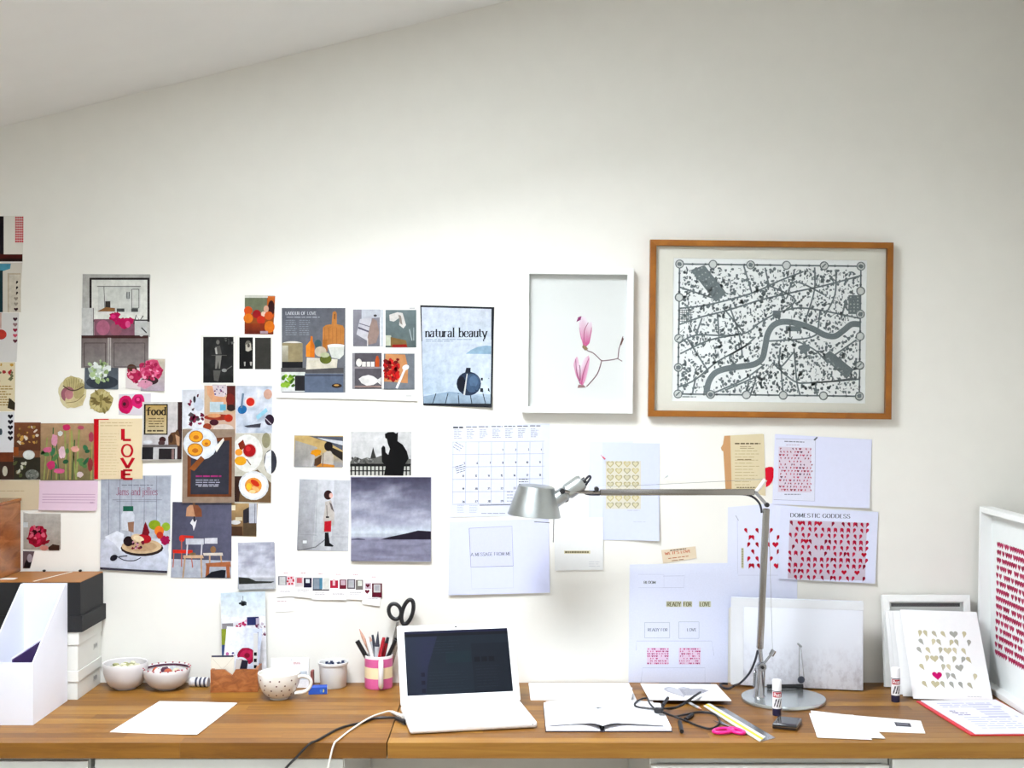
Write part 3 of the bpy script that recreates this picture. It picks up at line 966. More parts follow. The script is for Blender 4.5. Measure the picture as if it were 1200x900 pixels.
s.ell(255.5, 401, 2, 2.6, (120, 118, 112)).poly([(252.4, 406), (258, 405), (260, 415), (253, 415)], (92, 90, 86)).poly([(252, 408), (254, 407), (255, 415), (253, 415)], (176, 174, 168)).poly([(253, 416), (260, 416), (258, 432), (256.5, 432), (256, 422), (254.5, 432), (252.4, 432)], (130, 128, 122)).line([(248, 416.5), (266, 416.5)], .8, (96, 94, 90)).poly([(250, 434), (259, 434), (256, 447), (251, 446)], (96, 94, 90)).ell(263, 434, 3, 2, (150, 150, 146)).line([(266, 433), (272, 429)], 1, (120, 120, 116)).spots(262, 396, 273, 403, 8, 1.4, [(110, 110, 106), (70, 70, 68)], 4)
s.build()
s = Sheet('instant_photo', [(278, 393.4), (319.4, 393.8), (318.6, 452.4), (277.4, 452)], (228, 226, 218), 'white-bordered photo pair, pale-haired figure beside an empty dark panel', 'photo', off=1.6, photo=True)
s.rect(280.6, 395.4, 296.5, 432.4, (26, 25, 25)).rect(299, 395.8, 317.6, 432.8, (62, 60, 56)).ell(291, 404, 3.6, 5, (120, 116, 106)).poly([(288, 404), (294, 402), (295, 410), (291, 412), (288, 411)], (188, 182, 170)).ell(291.5, 405, 1.6, 2.4, (90, 84, 76)).poly([(286, 424), (288, 424), (287.5, 429), (286.5, 429)], (176, 172, 166)).poly([(293, 424), (295.6, 424), (294.6, 429), (293.4, 428)], (176, 172, 166))
s.build()
# --- double-page spread
s = Sheet('magazine_spread', [(324.6, 354), (404.5, 353), (490.5, 356.5), (489, 470), (404, 467.5), (324, 466)], (230, 229, 226), 'magazine spread headed LABOUR OF LOVE with grey kitchen still lifes', 'magazine', off=4.0, thick=1.2, photo=True)
s.grad(330.6, 361, 405, 460, (102, 104, 112), (120, 122, 126)).text('LABOUR OF LOVE', 335, 369, 3.6, (200, 202, 206), .16, .07, fit=36).greek(336, 371.4, 376, 1, 2, .8, (176, 178, 184), seed=1).greek(335, 375, 349, 8, 2.4, 1, (136, 140, 148), seed=2, word=(2, 4)).greek(351, 375, 364, 8, 2.4, 1, (136, 140, 148), seed=3, word=(2, 4))
s.poly([(378, 406), (378.6, 384), (382, 381), (389, 380), (390, 366), (393, 364.5), (395, 367), (395, 380), (402, 381.5), (403.8, 385), (403.6, 407)], (176, 122, 64)).line([(392.4, 368), (392.4, 374)], 1, (90, 60, 30))
for k in range(5):
    s.line([(381 + k * 4.6, 384), (381 + k * 4.6, 406)], .6, (156, 104, 52), up=(k == 0))
s.ell(343, 403, 12, 3, (214, 212, 206)).rect(331, 402, 355, 424, (150, 138, 108)).ell(343, 424, 12, 3, (150, 138, 108)).grad(331, 405, 338, 424, (190, 186, 170), (150, 144, 126)).rect(330.6, 424, 355, 431, (36, 36, 40)).rect(329.8, 431, 403, 437, (90, 88, 90))
s.poly([(359, 418), (359, 405), (364, 399.5), (364.4, 394), (366.6, 394), (367, 400), (369, 405), (369, 419)], (196, 116, 30)).poly([(359, 418), (359, 405), (364, 399.5), (363.6, 418)], (214, 140, 44)).ell(373, 403, 4, 5, (70, 96, 104)).rect(379, 398, 384, 412, (160, 104, 44)).ell(376, 412, 7, 6, (186, 176, 160)).poly([(384, 405), (403.6, 405), (403, 416), (398, 421), (389, 419)], (206, 208, 202)).ell(394, 405, 10, 1.8, (226, 228, 224)).poly([(360, 419), (396, 421), (395, 431), (359, 433)], (206, 200, 186)).ell(382, 421, 7, 5.5, (96, 104, 40)).ell(381, 416, 5.5, 3, (176, 182, 150))
s.grad(329.4, 436, 358, 459, (210, 212, 206), (214, 216, 214)).rect(346, 440, 357.6, 458, (44, 42, 46)).rect(357.5, 438, 402.6, 460, (100, 110, 128)).line([(357.5, 440), (402.8, 440)], 1.6, (70, 76, 90)).ell(395, 452, 6, 2.6, (56, 40, 30)).ell(394.6, 451.4, 3, 1, (190, 150, 90))
s.spots(331, 440, 345, 456, 20, 2.6, [(110, 150, 40), (150, 186, 70), (80, 120, 30)], 14)
# right page, four pictures
s.grad(414, 362.8, 445.4, 405.8, (140, 138, 146), (120, 118, 126)).poly([(424, 363), (446, 363), (446, 372), (424, 374)], (190, 192, 200)).poly([(422, 374), (436, 372), (434, 392), (430, 399), (418, 392)], (196, 194, 200)).line([(420, 384), (433, 389)], 2, (84, 80, 96)).line([(421, 379), (434, 383)], 1, (110, 106, 120)).poly([(437, 373), (442, 376), (444.6, 390), (441, 402), (432, 404), (431, 395), (434, 381)], (150, 130, 122)).ell(440, 370, 2, 1.4, (50, 46, 46)).rect(446, 363, 449.6, 406, (206, 210, 214)).line([(431, 397), (431, 405.8)], 1.2, (210, 206, 204))
s.grad(452, 363.4, 488, 407.2, (112, 124, 126), (96, 108, 108)).poly([(456.5, 369), (466, 366), (472, 367), (476, 381), (473, 385), (468, 381), (469, 372), (462, 377), (457, 376)], (214, 210, 206)).poly([(467, 369), (470, 370), (472, 381), (469, 379)], (150, 140, 134)).rect(452, 393, 458.6, 405, (190, 194, 176)).poly([(458, 395), (476, 399), (478, 407), (458, 407)], (128, 104, 62)).poly([(460, 404), (476, 403.5), (478, 407), (460, 407)], (150, 30, 20)).line([(480, 386), (483, 399)], 1, (170, 178, 180)).line([(485, 384), (485, 399)], 1, (160, 168, 170))
s.rect(413, 413.6, 447.6, 455.6, (96, 92, 98)).rect(413, 413.6, 416, 455.6, (150, 148, 152)).rect(416, 429.6, 447.6, 432, (150, 144, 146)).ell(421, 425, 3.4, 4.6, (220, 216, 210)).rect(424.6, 424, 429, 429.6, (226, 222, 216)).rect(430, 424, 434, 429.6, (226, 222, 216)).rect(435, 424, 439, 429.6, (226, 222, 216)).poly([(440, 430), (440, 422), (441.6, 417), (443.4, 417), (444.8, 422), (444.8, 430)], (176, 84, 30)).rect(416, 452, 447.4, 454, (150, 130, 124))
s.poly([(420.6, 444), (425, 441), (432, 439.4), (438, 441), (443, 444.6), (447, 442), (446.6, 451), (442.6, 448), (438, 451), (430, 452), (424, 449)], (220, 218, 216))
s.rect(450, 414.4, 486, 456.4, (120, 124, 130)).poly([(452, 414.6), (475, 415.6), (478.4, 430), (478, 449), (450, 447)], (190, 140, 96)).spots(451.5, 421, 467, 445, 60, 2.4, [(160, 14, 18), (190, 30, 26), (120, 8, 14)], 15).line([(465, 455), (475, 432)], 2.6, (224, 224, 226)).ell(475.6, 430.6, 4, 3, (228, 230, 232), -20).greek(480, 361, 488, 1, 2, .6, (120, 120, 124), seed=2).greek(476, 463.6, 484, 1, 2, .6, (120, 120, 124), seed=2)
s.build()
# --- natural beauty
s = Sheet('magazine_page', [(492.4, 357.6), (579.2, 360), (576.6, 477.6), (496, 475)], (30, 32, 38), 'pale blue page reading natural beauty with a round dark vase on planks', 'magazine page', off=1.6, thick=.6, photo=True, curl=('br', 8))
s.poly([(494, 360), (576, 362.2), (574.8, 473), (496.4, 472.6)], None, [(206, 212, 224), (200, 206, 216), (176, 192, 208), (186, 200, 216)])
s.poly([(494.4, 400), (576, 398), (575, 462), (496, 462)], None, [(196, 204, 216), (200, 208, 220), (206, 216, 226), (176, 192, 208)])
s.poly([(546, 414.6), (552, 410), (560, 406.5), (569, 405), (575.6, 405.4), (575.4, 415)], (146, 172, 190))
s.text('natural beauty', 498.5, 395, 11, (34, 36, 46), .17, .035, fit=72, track=.1)
s.greek(499, 397.6, 566, 1, 2, .6, (110, 120, 134), seed=2).greek(499, 399.6, 534, 1, 2, .6, (120, 130, 144), seed=3).rect(566, 398.4, 567.4, 400, (50, 52, 60))
s.poly([(496.4, 464.5), (526, 459), (538, 460), (575, 466), (574.8, 473), (496.4, 472.6)], None, [(150, 168, 184), (140, 160, 178), (150, 168, 186), (168, 184, 198), (150, 166, 180), (140, 158, 174)])
for a, b in ((507, 511), (522, 525), (538, 537), (553, 551), (569, 566)):
    s.line([(a, 473), (b, 461)], 1, (46, 56, 68), up=(a == 507))
s.ell(549.4, 449.6, 14.4, 14, (50, 62, 84)).ell(553, 449, 9.5, 11, (74, 96, 122)).ell(555, 447, 5, 7, (92, 116, 142)).ell(541, 450, 5, 9, (30, 34, 48)).poly([(545, 437), (546.4, 431), (551.6, 431), (551.4, 437)], (40, 46, 60)).poly([(547, 438), (548, 438), (545, 463), (543, 463)], (206, 208, 206))
s.build()
# --- middle photos
s = Sheet('snapshot', [(345, 509.8), (402.5, 511), (401.2, 548.4), (344, 546.8)], (180, 172, 160), 'small beach snapshot of a dark-haired person with yellow flowers', 'photo', photo=True)
s.field(345, 510.6, 402, 547.4, 16, 10, lambda u, v: mixc(mixc((176, 148, 96), (206, 180, 120), fbm(u * 6, v * 9, 51)), (150, 150, 156), 1.3 - 2.0 * (1 - v) - .2 * u if v > .25 + u * .3 else .1))
s.poly([(346, 516), (372, 524), (366, 547), (345, 546.4)], None, [(160, 156, 150), (170, 166, 160), (186, 184, 182), (140, 138, 138)]).poly([(362, 511), (402, 512), (401.6, 528), (384, 518)], (88, 92, 104)).poly([(372, 513), (402, 517), (402, 522), (380, 516)], (206, 208, 212)).poly([(380, 520), (401.8, 530), (401.6, 540), (390, 532)], (50, 44, 40)).ell(370.5, 530, 6, 4, (200, 140, 20), rag=.2).ell(385, 523, 5, 5.6, (34, 24, 22)).poly([(376, 546), (378, 532), (383, 528.5), (388, 529), (391, 534), (390.6, 547)], (186, 178, 168)).poly([(368, 546), (369, 538), (377, 533), (376, 546)], (90, 64, 44)).poly([(370, 547), (376, 543), (392, 545), (392, 547.6)], (190, 130, 50)).line([(379, 531), (378, 546)], 1, (120, 108, 96))
s.build()
s = Sheet('postcard', [(410.8, 505), (483.4, 505.6), (481.4, 557.6), (410, 556.6)], (222, 220, 212), 'black and white photo of a bearded silhouette before a railing and spire', 'photo', photo=True)
s.field(411.4, 506, 482.4, 545, 14, 8, lambda u, v: g(186 + 38 * fbm(u * 4, v * 4, 61) - 10 * v))
s.poly([(410.4, 541), (416, 535), (424, 538), (430, 536), (434, 537), (436, 529), (437.4, 524), (438.8, 530), (441, 536), (446, 534), (458, 533), (470, 536), (481.8, 538), (481.6, 545), (410.4, 545)], (110, 110, 106)).spots(412, 537, 480, 544, 30, 1.6, [(60, 60, 58), (160, 160, 156), (90, 90, 88)], 16)
s.poly([(434.6, 537), (436, 529), (437.4, 524), (438.8, 530), (440.4, 537)], (60, 60, 58)).rect(410.2, 544, 481.6, 556.8, (196, 196, 190)).rect(410.2, 543.4, 481.6, 546.6, (26, 26, 26)).rect(410.2, 551, 481.6, 552.4, (40, 40, 40))
for k in range(16):
    s.rect(411 + k * 4.6, 546, 412.6 + k * 4.6, 557, (36, 36, 36), up=(k == 0))
s.poly([(451, 508.5), (455, 506.4), (461, 506), (464, 508), (466.5, 506.5), (466.4, 511), (466, 517), (472, 521), (477, 529), (479, 537), (474, 545), (472.6, 557.4), (450, 557), (452, 546), (447.6, 541), (447, 525), (449, 522), (451.4, 523.6), (452, 530), (455, 533), (457, 526), (454.6, 520), (453.6, 514.6), (451.4, 513)], (16, 16, 18))
s.build()
s = Sheet('postcard', [(351.2, 561), (410.6, 562.6), (407.4, 646), (347.6, 645)], (206, 206, 210), 'photo of a standing person in a beige coat carrying a red bag', 'photo', photo=True)
s.poly([(351, 561.4), (410.2, 563), (408, 646), (348, 644.8)], None, [(178, 180, 184), (206, 208, 214), (196, 198, 202), (150, 150, 154)]).poly([(372, 562), (392, 562.4), (388, 645), (366, 645)], None, [(200, 202, 206), (210, 212, 218), (196, 198, 202), (176, 178, 182)]).line([(372, 566), (370, 628)], .8, (170, 172, 176)).line([(349, 626), (371, 627)], .6, (150, 150, 154)).line([(349, 645), (370, 641), (385, 629)], 1, (110, 110, 114)).line([(388, 629), (408, 629)], .6, (170, 172, 176)).rect(355, 633.4, 359.6, 636.6, (232, 234, 236))
s.poly([(381, 588), (388, 586), (392, 601), (391.6, 615.6), (387, 616), (386, 624), (378.4, 623), (379, 606), (381, 595)], (190, 184, 178)).poly([(386, 588), (389, 591), (391.6, 600), (388, 596)], (110, 100, 100)).ell(384.6, 580, 5, 5.6, (56, 28, 28)).ell(388, 580.6, 2.2, 3, (216, 176, 166)).line([(383, 592), (383.6, 606)], 1.4, (150, 144, 140)).poly([(380.4, 611), (388.4, 610), (388, 623), (379.8, 623)], (178, 26, 44)).line([(382, 606), (385.6, 606)], 2, (40, 20, 24)).poly([(380.8, 624), (385, 624), (386.4, 636), (391, 639.4), (390, 640.6), (380.4, 640)], (30, 28, 32))
s.build()
s = Sheet('postcard', [(410.6, 558.4), (505.6, 559), (505.2, 657.8), (412.6, 657)], (150, 150, 166), 'large seascape photo with violet storm clouds over a dark headland', 'photo', off=1.4, photo=True, curl=('bottom', 7))


def sea(u, v):
    if v < .66:
        n = fbm(u * 3 + .4 * math.sin(v * 9), v * 9, 71)
        base = mixc((74, 72, 92), (172, 174, 190), (v / .6) ** .9)
        c = mixc(base, (206, 208, 220), max(0, n - .42) * 1.6)
        return mixc(c, (206, 214, 222), max(0, (v - .56) / .1))
    if v < .72:
        return (190, 196, 206)
    n = fbm(u * 3, v * 40, 72)
    return mixc((118, 116, 136), (160, 160, 178), n * 1.2 - .1 - .3 * (v - .85))


s.field(411.6, 559.4, 505, 657, 26, 44, sea)
s.poly([(446, 632), (456, 629), (466, 627), (478, 624.5), (490, 621.4), (505.2, 622.4), (505.2, 632)], (44, 38, 54)).poly([(412.2, 631.4), (420, 630.4), (428, 631.6), (428, 632.4), (412.2, 632.4)], (84, 84, 104))
s.build()
s = Sheet('postcard', [(278.6, 636), (321.4, 634.6), (323.6, 689), (280.6, 691)], (176, 178, 190), 'small photo of pale clouds over a dark flat shoreline', 'photo', off=1.2, photo=True, curl=('bottom', 5))
s.field(279.2, 636.2, 322, 690, 14, 26, lambda u, v: mixc(mixc((150, 152, 166), (206, 208, 220), fbm(u * 3, v * 9, 81) * 1.6 - .2), (226, 228, 234), max(0, (v - .5) * 3)) if v < .74 else (176, 178, 184))
s.poly([(280, 676), (292, 677), (300, 680.6), (322, 681), (318, 683), (300, 683.6), (280.4, 684.6)], (56, 58, 54)).poly([(280.4, 684.4), (322.8, 683), (323.2, 688.6), (280.6, 690.6)], (190, 192, 196))
s.build()
# --- jams and jellies, chairs, interior
s = Sheet('magazine_page', [(118.6, 558), (201, 556.6), (196.6, 671.4), (118, 667)], (176, 180, 190), 'magazine page reading Jams and jellies with fruit on a board', 'magazine page', off=2.0, photo=True, curl=('bottom', 4))
s.grad(118.8, 558, 200, 632, (170, 174, 184), (186, 190, 200))
for x in (128, 141, 154.6, 169.6, 184):
    s.line([(x, 557.6), (x - .4, 630)], .8, (140, 144, 156), up=(x == 128))
s.greek(143, 568, 182, 1, 2, .9, (120, 120, 134), seed=3).text('Jams and jellies', 136.6, 580, 8.6, (150, 84, 110), .12, .045, fit=48, track=.1).line([(132, 585.6), (190, 585.6)], .5, (130, 130, 142)).line([(137, 587.6), (184, 587.6)], .5, (130, 130, 142))
s.poly([(118.3, 640), (126, 628), (196, 632), (198.4, 650), (196.8, 669), (118, 664)], None, [(200, 204, 216), (214, 218, 230), (206, 210, 222), (212, 216, 228), (196, 200, 214), (206, 210, 224)]).poly([(118, 664.4), (160, 667), (196.8, 668.6), (196.6, 671.2), (118, 667)], (70, 66, 80))
s.poly([(143, 621), (142.6, 603), (145, 599), (155.4, 599), (158, 603), (157.6, 623)], (208, 212, 220)).rect(144.6, 593, 156.6, 599, (40, 104, 84)).poly([(150, 612), (157.6, 611), (157, 624), (151, 622)], (150, 116, 96)).poly([(123, 629), (138, 622), (146, 626), (142, 646), (134, 636)], (224, 228, 236))
s.ell(167, 642, 25, 9.6, (52, 36, 36)).ell(166.5, 640, 23.6, 8.6, (206, 182, 150)).ell(166.5, 640, 18, 6, (188, 160, 128)).ell(151, 634, 6, 6, (44, 28, 36)).ell(163, 630.6, 9, 5, (214, 190, 160), 12).ell(170, 631, 8, 5.6, (170, 24, 40), 10).ell(163, 631, 6.4, 3.4, (232, 214, 180), 15).spots(150, 635, 168, 643, 12, 1.8, [(120, 16, 50), (206, 150, 170), (70, 20, 40)], 17)
s.poly([(166.6, 626), (169, 616), (171, 611), (173.6, 617), (176, 624), (174, 627.6)], (130, 20, 40)).ell(181.6, 615, 7, 5.8, (140, 160, 40)).ell(195, 617, 5, 5, (150, 176, 60)).ell(187, 622, 5.6, 6, (220, 130, 50)).ell(188, 627, 4, 4.4, (180, 60, 40)).ell(194, 633, 5.6, 5.4, (160, 20, 80), rag=.2)
s.ell(134, 653.4, 4.6, 3.4, (40, 38, 50), -30).line([(137, 651), (146, 656), (158, 656.6), (166, 653)], 1, (70, 70, 86), smooth=5).line([(140, 652), (150, 651)], 1.2, (60, 60, 76))
s.build()
s = Sheet('magazine_page', [(202.6, 588), (271.6, 589.6), (271, 677.6), (200.4, 676.6)], (90, 90, 108), 'magazine page of mismatched chairs under a bell-shaped pendant lamp', 'magazine page', off=1.4, photo=True)
s.poly([(202.4, 588.6), (271.4, 590), (271.4, 657), (201, 655)], None, [(84, 84, 102), (104, 104, 124), (98, 98, 118), (88, 88, 106)]).poly([(201, 655), (271.2, 657), (271, 677.4), (200.6, 676.4)], (178, 182, 192))
s.poly([(218, 605), (219, 595), (223, 591.4), (232, 591.6), (236.4, 597), (237, 605.6)], (186, 146, 116)).poly([(226, 591.4), (232, 591.6), (236.4, 597), (237, 605.6), (229, 605.8)], (130, 82, 56)).rect(226, 588.6, 229, 592, (150, 120, 100)).poly([(223, 613), (226, 608), (228, 612), (231, 609), (229, 617), (227, 622), (226, 616)], (224, 224, 226)).rect(227, 605, 228.6, 611, (40, 40, 48))
s.ell(213.4, 631, 3.4, 4, (196, 56, 40)).poly([(214, 627), (227, 628), (227, 630.6), (214, 630)], (190, 50, 40)).poly([(202.8, 644), (226, 644.6), (226, 648.6), (202.8, 648)], (200, 54, 36))
for a, b in (((204, 648), (203, 665)), ((213, 648), (213, 664)), ((224, 648), (226, 665)), ((213, 633), (213, 644))):
    s.line([a, b], 1.2, (186, 110, 90))
s.poly([(218, 631), (239, 631), (239, 638), (218, 638)], (196, 198, 206)).poly([(240, 630.6), (255, 630.2), (255, 637), (240, 637)], (208, 208, 214)).line([(220, 636), (219, 651)], 1.6, (200, 200, 206)).line([(237, 636), (236, 651)], 1.6, (200, 200, 206)).poly([(215, 650.6), (238, 650.4), (239, 654), (215, 654)], (206, 176, 146)).poly([(238, 648), (261, 647.6), (261.6, 651), (239, 651)], (214, 206, 196))
for a, b in (((217, 654), (214.6, 677)), ((236, 654), (236.6, 677)), ((246, 651), (246, 660)), ((259, 651), (260, 660))):
    s.line([a, b], 1.8, (190, 160, 130))
s.ell(250, 644, 3.4, 4, (150, 116, 84)).poly([(241, 660), (270, 658), (271, 664), (242, 664)], (170, 110, 74)).line([(244, 662), (243, 676)], 4, (160, 100, 66)).line([(267, 662), (268, 677)], 4, (160, 100, 66)).poly([(240, 676.6), (248, 670), (260, 667.6), (265, 668), (264, 677)], (34, 36, 46)).ell(226, 649, 4, 1.6, (130, 110, 80))
s.build()
s = Sheet('snapshot', [(270.4, 588), (302, 590), (300.4, 629), (270.2, 627.6)], (160, 136, 106), 'small dim snapshot of a furnished room with pale doorway', 'photo', photo=True)
s.grad(270.4, 588.2, 292, 628, (176, 150, 110), (110, 80, 56)).rect(271, 592, 276, 598, (226, 216, 190)).ell(276, 612, 6, 2.6, (206, 206, 206)).rect(270.4, 617, 284, 628, (80, 56, 40)).poly([(285, 598), (292, 594), (293, 612), (285, 614)], (52, 48, 54)).grad(292, 590, 301, 622, (190, 192, 200), (176, 178, 188)).line([(299, 590), (298.6, 622)], .8, (110, 110, 120)).rect(285, 613, 300.6, 628, (96, 80, 60)).rect(276, 606, 284, 610, (206, 196, 170))
s.build()
# --- left notes
s = Sheet('note_paper', [(-30, 562.6), (46.2, 562.6), (46, 597), (-30, 600)], (196, 180, 152), 'blank buff paper sheet behind the wooden chest', 'paper')
s.greek(-20, 575, 40, 1, 4, .6, (176, 158, 126), seed=2)
s.build()
s = Sheet('note_paper', [(46.4, 563.4), (115, 563), (114.4, 596), (112.6, 598.4), (46, 597.6)], (210, 184, 200), 'pale pink ruled note paper below the tulip picture', 'paper', off=1.0, curl=('bottom', 5))
for k in range(4):
    s.line([(50, 579 + k * 3.2), (112, 579.4 + k * 3.2)], .6, (176, 146, 168), up=(k == 0))
s.greek(106, 588.4, 111, 1, 2, 1, (150, 120, 146), seed=2)
s.build()
s = Sheet('snapshot', [(27.4, 600), (71.6, 612), (70.8, 645), (27, 643.6)], (190, 184, 174), 'grey snapshot of one crimson dahlia beside the chest', 'photo', photo=True, off=1.2)
s.grad(28, 602, 71.4, 643.6, (186, 182, 176), (170, 160, 150)).poly([(56, 642), (62, 637.6), (70, 639), (69.6, 645), (58, 645)], (70, 46, 34)).rect(27.4, 612, 33, 618, (206, 210, 212)).ell(44, 628, 12, 12.4, (160, 24, 56), rag=.14).ell(43, 623, 6, 6, (70, 10, 26)).spots(34, 618, 56, 640, 20, 2.6, [(196, 50, 90), (140, 16, 44), (214, 110, 130)], 18).ell(52, 642, 5, 3, (206, 140, 130))
s.build()
s = Sheet('snapshot', [(27, 645.6), (40.6, 646), (35.4, 666), (27, 666)], (90, 72, 74), 'dark narrow snapshot strip tucked behind the chest', 'photo', photo=True)
s.poly([(29, 660), (34, 652), (37, 660), (34.6, 665.6), (28, 665.6)], (34, 26, 30)).ell(35, 654, 3, 5, (170, 160, 166))
s.build()
# --- row of small product cards and loose card
mini = [((326, 668), (345, 667.6), (345.4, 698), (325, 699.6), 'grey frame and red rosette', [(326, 675, 336, 685.6, (130, 130, 136)), (327.6, 676, 334.6, 685, (206, 206, 206)), (336, 675, 345, 686, (226, 200, 206))]),
        ((345.2, 668), (366, 668.6), (365.4, 700.6), (345, 699), 'pink print and navy frame', [(346, 676, 355.4, 687.6, (214, 206, 208)), (348, 677, 354, 683, (196, 110, 120)), (356, 677, 365.4, 688.4, (40, 34, 62)), (358.4, 678.6, 363, 683, (220, 226, 230))]),
        ((366, 669), (386.6, 668.6), (386.4, 703), (366, 702.4), 'blue-grey frame and pale vase', [(366.6, 677, 377.4, 691.4, (120, 132, 144)), (368, 678.4, 374, 690, (150, 160, 172)), (374.6, 677, 378, 690, (90, 140, 164)), (378.4, 677, 386, 690.4, (222, 222, 216)), (366.6, 690.6, 386, 692, (60, 50, 56))]),
        ((386.6, 669.6), (407, 669.4), (406.2, 703), (386.8, 702.6), 'crimson bow and small frame', [(387, 680, 396.4, 689, (180, 40, 70)), (390, 678.6, 393, 686, (230, 200, 206)), (398, 679, 406, 690, (120, 34, 56)), (399.4, 680, 404.8, 685.6, (206, 180, 190))]),
        ((407.2, 669.8), (427, 669.4), (425.4, 702.6), (406.8, 702), 'two grey framed prints', [(407, 678.6, 416.4, 690, (110, 100, 108)), (408.4, 679.6, 415, 688.4, (190, 190, 194)), (417, 679.4, 425.6, 691, (130, 124, 120)), (419.4, 680.4, 424.4, 686.6, (220, 222, 214))]),
        ((428, 672.6), (449, 674), (445, 710), (424.6, 707.4), 'two maroon hearts and a maroon frame', [(436, 683.4, 447.8, 700, (110, 30, 54)), (438, 684.6, 446, 694, (206, 206, 206)), (439.4, 686, 444.6, 692, (180, 180, 186)), (428, 683, 435, 690, (206, 186, 196))])]
for k, (a, b, c, d, what, rs) in enumerate(mini):
    s = Sheet('product_card', [a, b, c, d], (246, 244, 244), 'small white product card showing %s' % what, 'card', 'row of small product cards', off=1.0 + .6 * (k % 2), curl=('bottom', 3), photo=True)
    for r_ in rs:
        s.rect(*r_)
    if k == 5:
        s.heart(431, 686, 5, (110, 24, 50)).heart(430.4, 693, 5.6, (120, 26, 54))
    if k == 0:
        for q in range(7):
            s.ell(340.6 + 3.4 * math.cos(q), 680.6 + 3.8 * math.sin(q), 1.2, 1.2, (196, 40, 70), up=(q == 0))
    xm = (a[0] + b[0]) / 2
    s.greek(xm - 3, a[1] + 3, xm + 3, 1, 2, .7, (200, 120, 130), seed=k, word=(1, 3)).greek(xm - 7, d[1] - 8, xm + 7, 2, 1.6, .6, (176, 170, 176), seed=k, word=(1, 4))
    s.build()
s = Sheet('note_card', [(321.6, 701), (345, 700), (344.6, 716), (323, 717.4)], (246, 246, 248), 'tiny blank white card below the row of product cards', 'card', off=1.2)
s.greek(325, 704, 336, 1, 2, .8, (206, 176, 176), seed=1, word=(2, 4))
s.build()
# --- calendar and white papers
s = Sheet('paper_calendar', [(527.6, 497.6), (644, 496.6), (643.4, 603), (526.8, 606.6)], (212, 216, 232), 'month-grid paper calendar pinned above the lamp shade', 'calendar', off=1.0)
for k in range(7):
    x = 531 + k * 15
    s.greek(x, 500 - k * .25, x + 13, 1, 2, 1.1 if k else 1.8, (120, 120, 126) if k else (60, 60, 66), seed=k, word=(3, 7), rag=.05).greek(x + 1, 503.4 - k * .25, x + 11, 6, 1.9, .8, (178, 180, 190), seed=k + 9, word=(2, 5), rag=.5)
for k in range(8):
    s.line([(531 + k * 15, 518), (531 + k * 15 - .4, 590)], .4, (180, 184, 204), up=(k == 0))
for k in range(6):
    s.line([(530, 518 + k * 14.6), (638, 517 + k * 14.6)], .4, (176, 180, 200), up=(k == 0))
day = 1
for row in range(5):
    for colm in range(7):
        if row == 0 and colm < 3:
            continue
        s.text(str(day), 543.6 + colm * 15 - (2 if day > 9 else 0), 529 + row * 15 - colm * .2, 2.4, (70, 70, 80), .2, .16, serif=False, up=False)
        day += 1
s.greek(534, 518, 546, 3, 3, .6, (110, 114, 130), rot=30, seed=5, word=(2, 4)).greek(533, 547, 545, 4, 2.4, .6, (100, 104, 120), rot=-16, seed=6, word=(2, 5)).greek(608, 561, 620, 3, 3, .8, (96, 100, 114), seed=7, word=(2, 5)).greek(594, 576, 602, 4, 3.6, .6, (150, 154, 170), seed=8, word=(2, 4))
s.line([(562, 592), (600, 591.4)], .8, (130, 134, 146)).greek(564, 601, 594, 1, 2, 1, (180, 184, 200), seed=3).greek(536, 592, 544, 5, 2, .6, (196, 200, 214), seed=4, word=(1, 3)).greek(550, 592, 560, 5, 2, .6, (196, 200, 214), seed=4, word=(1, 3))
s.build()
s = Sheet('paper_sheet', [(526.4, 611.6), (643, 607.6), (644.4, 694), (525.6, 697)], LAV, 'A4 sheet reading A MESSAGE FROM ME below the calendar', 'paper', off=1.6, thick=.5, curl=('bottom', 6))
s.poly([(549.6, 619), (600, 616.4), (601.6, 663), (551.6, 664.6)], (216, 219, 242)).line([(549.6, 619), (600, 616.4), (601.4, 663)], .6, (166, 170, 196)).line([(549.8, 619), (551.8, 664.4), (601.4, 663)], .7, (150, 154, 176)).line([(552, 664), (553, 689.6), (601.6, 688.4), (601.6, 663)], .4, (196, 200, 222)).text('A MESSAGE FROM ME', 552, 651.6, 3.8, (120, 122, 134), .16, .07, fit=46.6, rot=-1.4)
s.build()
s = Sheet('note_card', [(649.6, 607), (707, 605.8), (706.6, 667.4), (650, 668.4)], (228, 229, 228), 'plain white card with one small typed line below the lamp head', 'card', off=3.0, thick=1.2)
s.rect(661, 645, 691.6, 648.6, (222, 214, 180)).greek(662, 645.8, 690.6, 1, 2, 2, (126, 120, 96), seed=2, word=(1.5, 3), rag=.02).greek(690, 658, 703, 3, 2.4, .5, (206, 208, 214), seed=3)
s.build()
s = Sheet('paper_sheet', [(690, 517.6), (742, 517), (742, 609.6), (690, 610)], (216, 221, 240), 'blank pale sheet tucked behind the gold heart print', 'paper', off=.6)
s.line([(691, 546), (691, 609)], .3, (206, 212, 230))
s.build()
s = Sheet('paper_sheet', [(706, 518.6), (772.8, 519.6), (772, 633.4), (706.6, 632.6)], (208, 214, 238), 'sheet with a grid of gold hearts behind the lamp arm', 'paper', off=1.4, thick=.5, curl=('br', 9))
q = random.Random(3)
s.rect(709.5, 540, 751, 596.5, (226, 222, 208))
for j in range(7):
    for i in range(4):
        cx, cy = 715.2 + i * 9.8, 543.6 + j * 8
        s.heart(cx, cy, 8.6, q.choice([(200, 190, 146), (190, 182, 144), (208, 196, 150), (182, 178, 152)]), up=(i + j == 0))
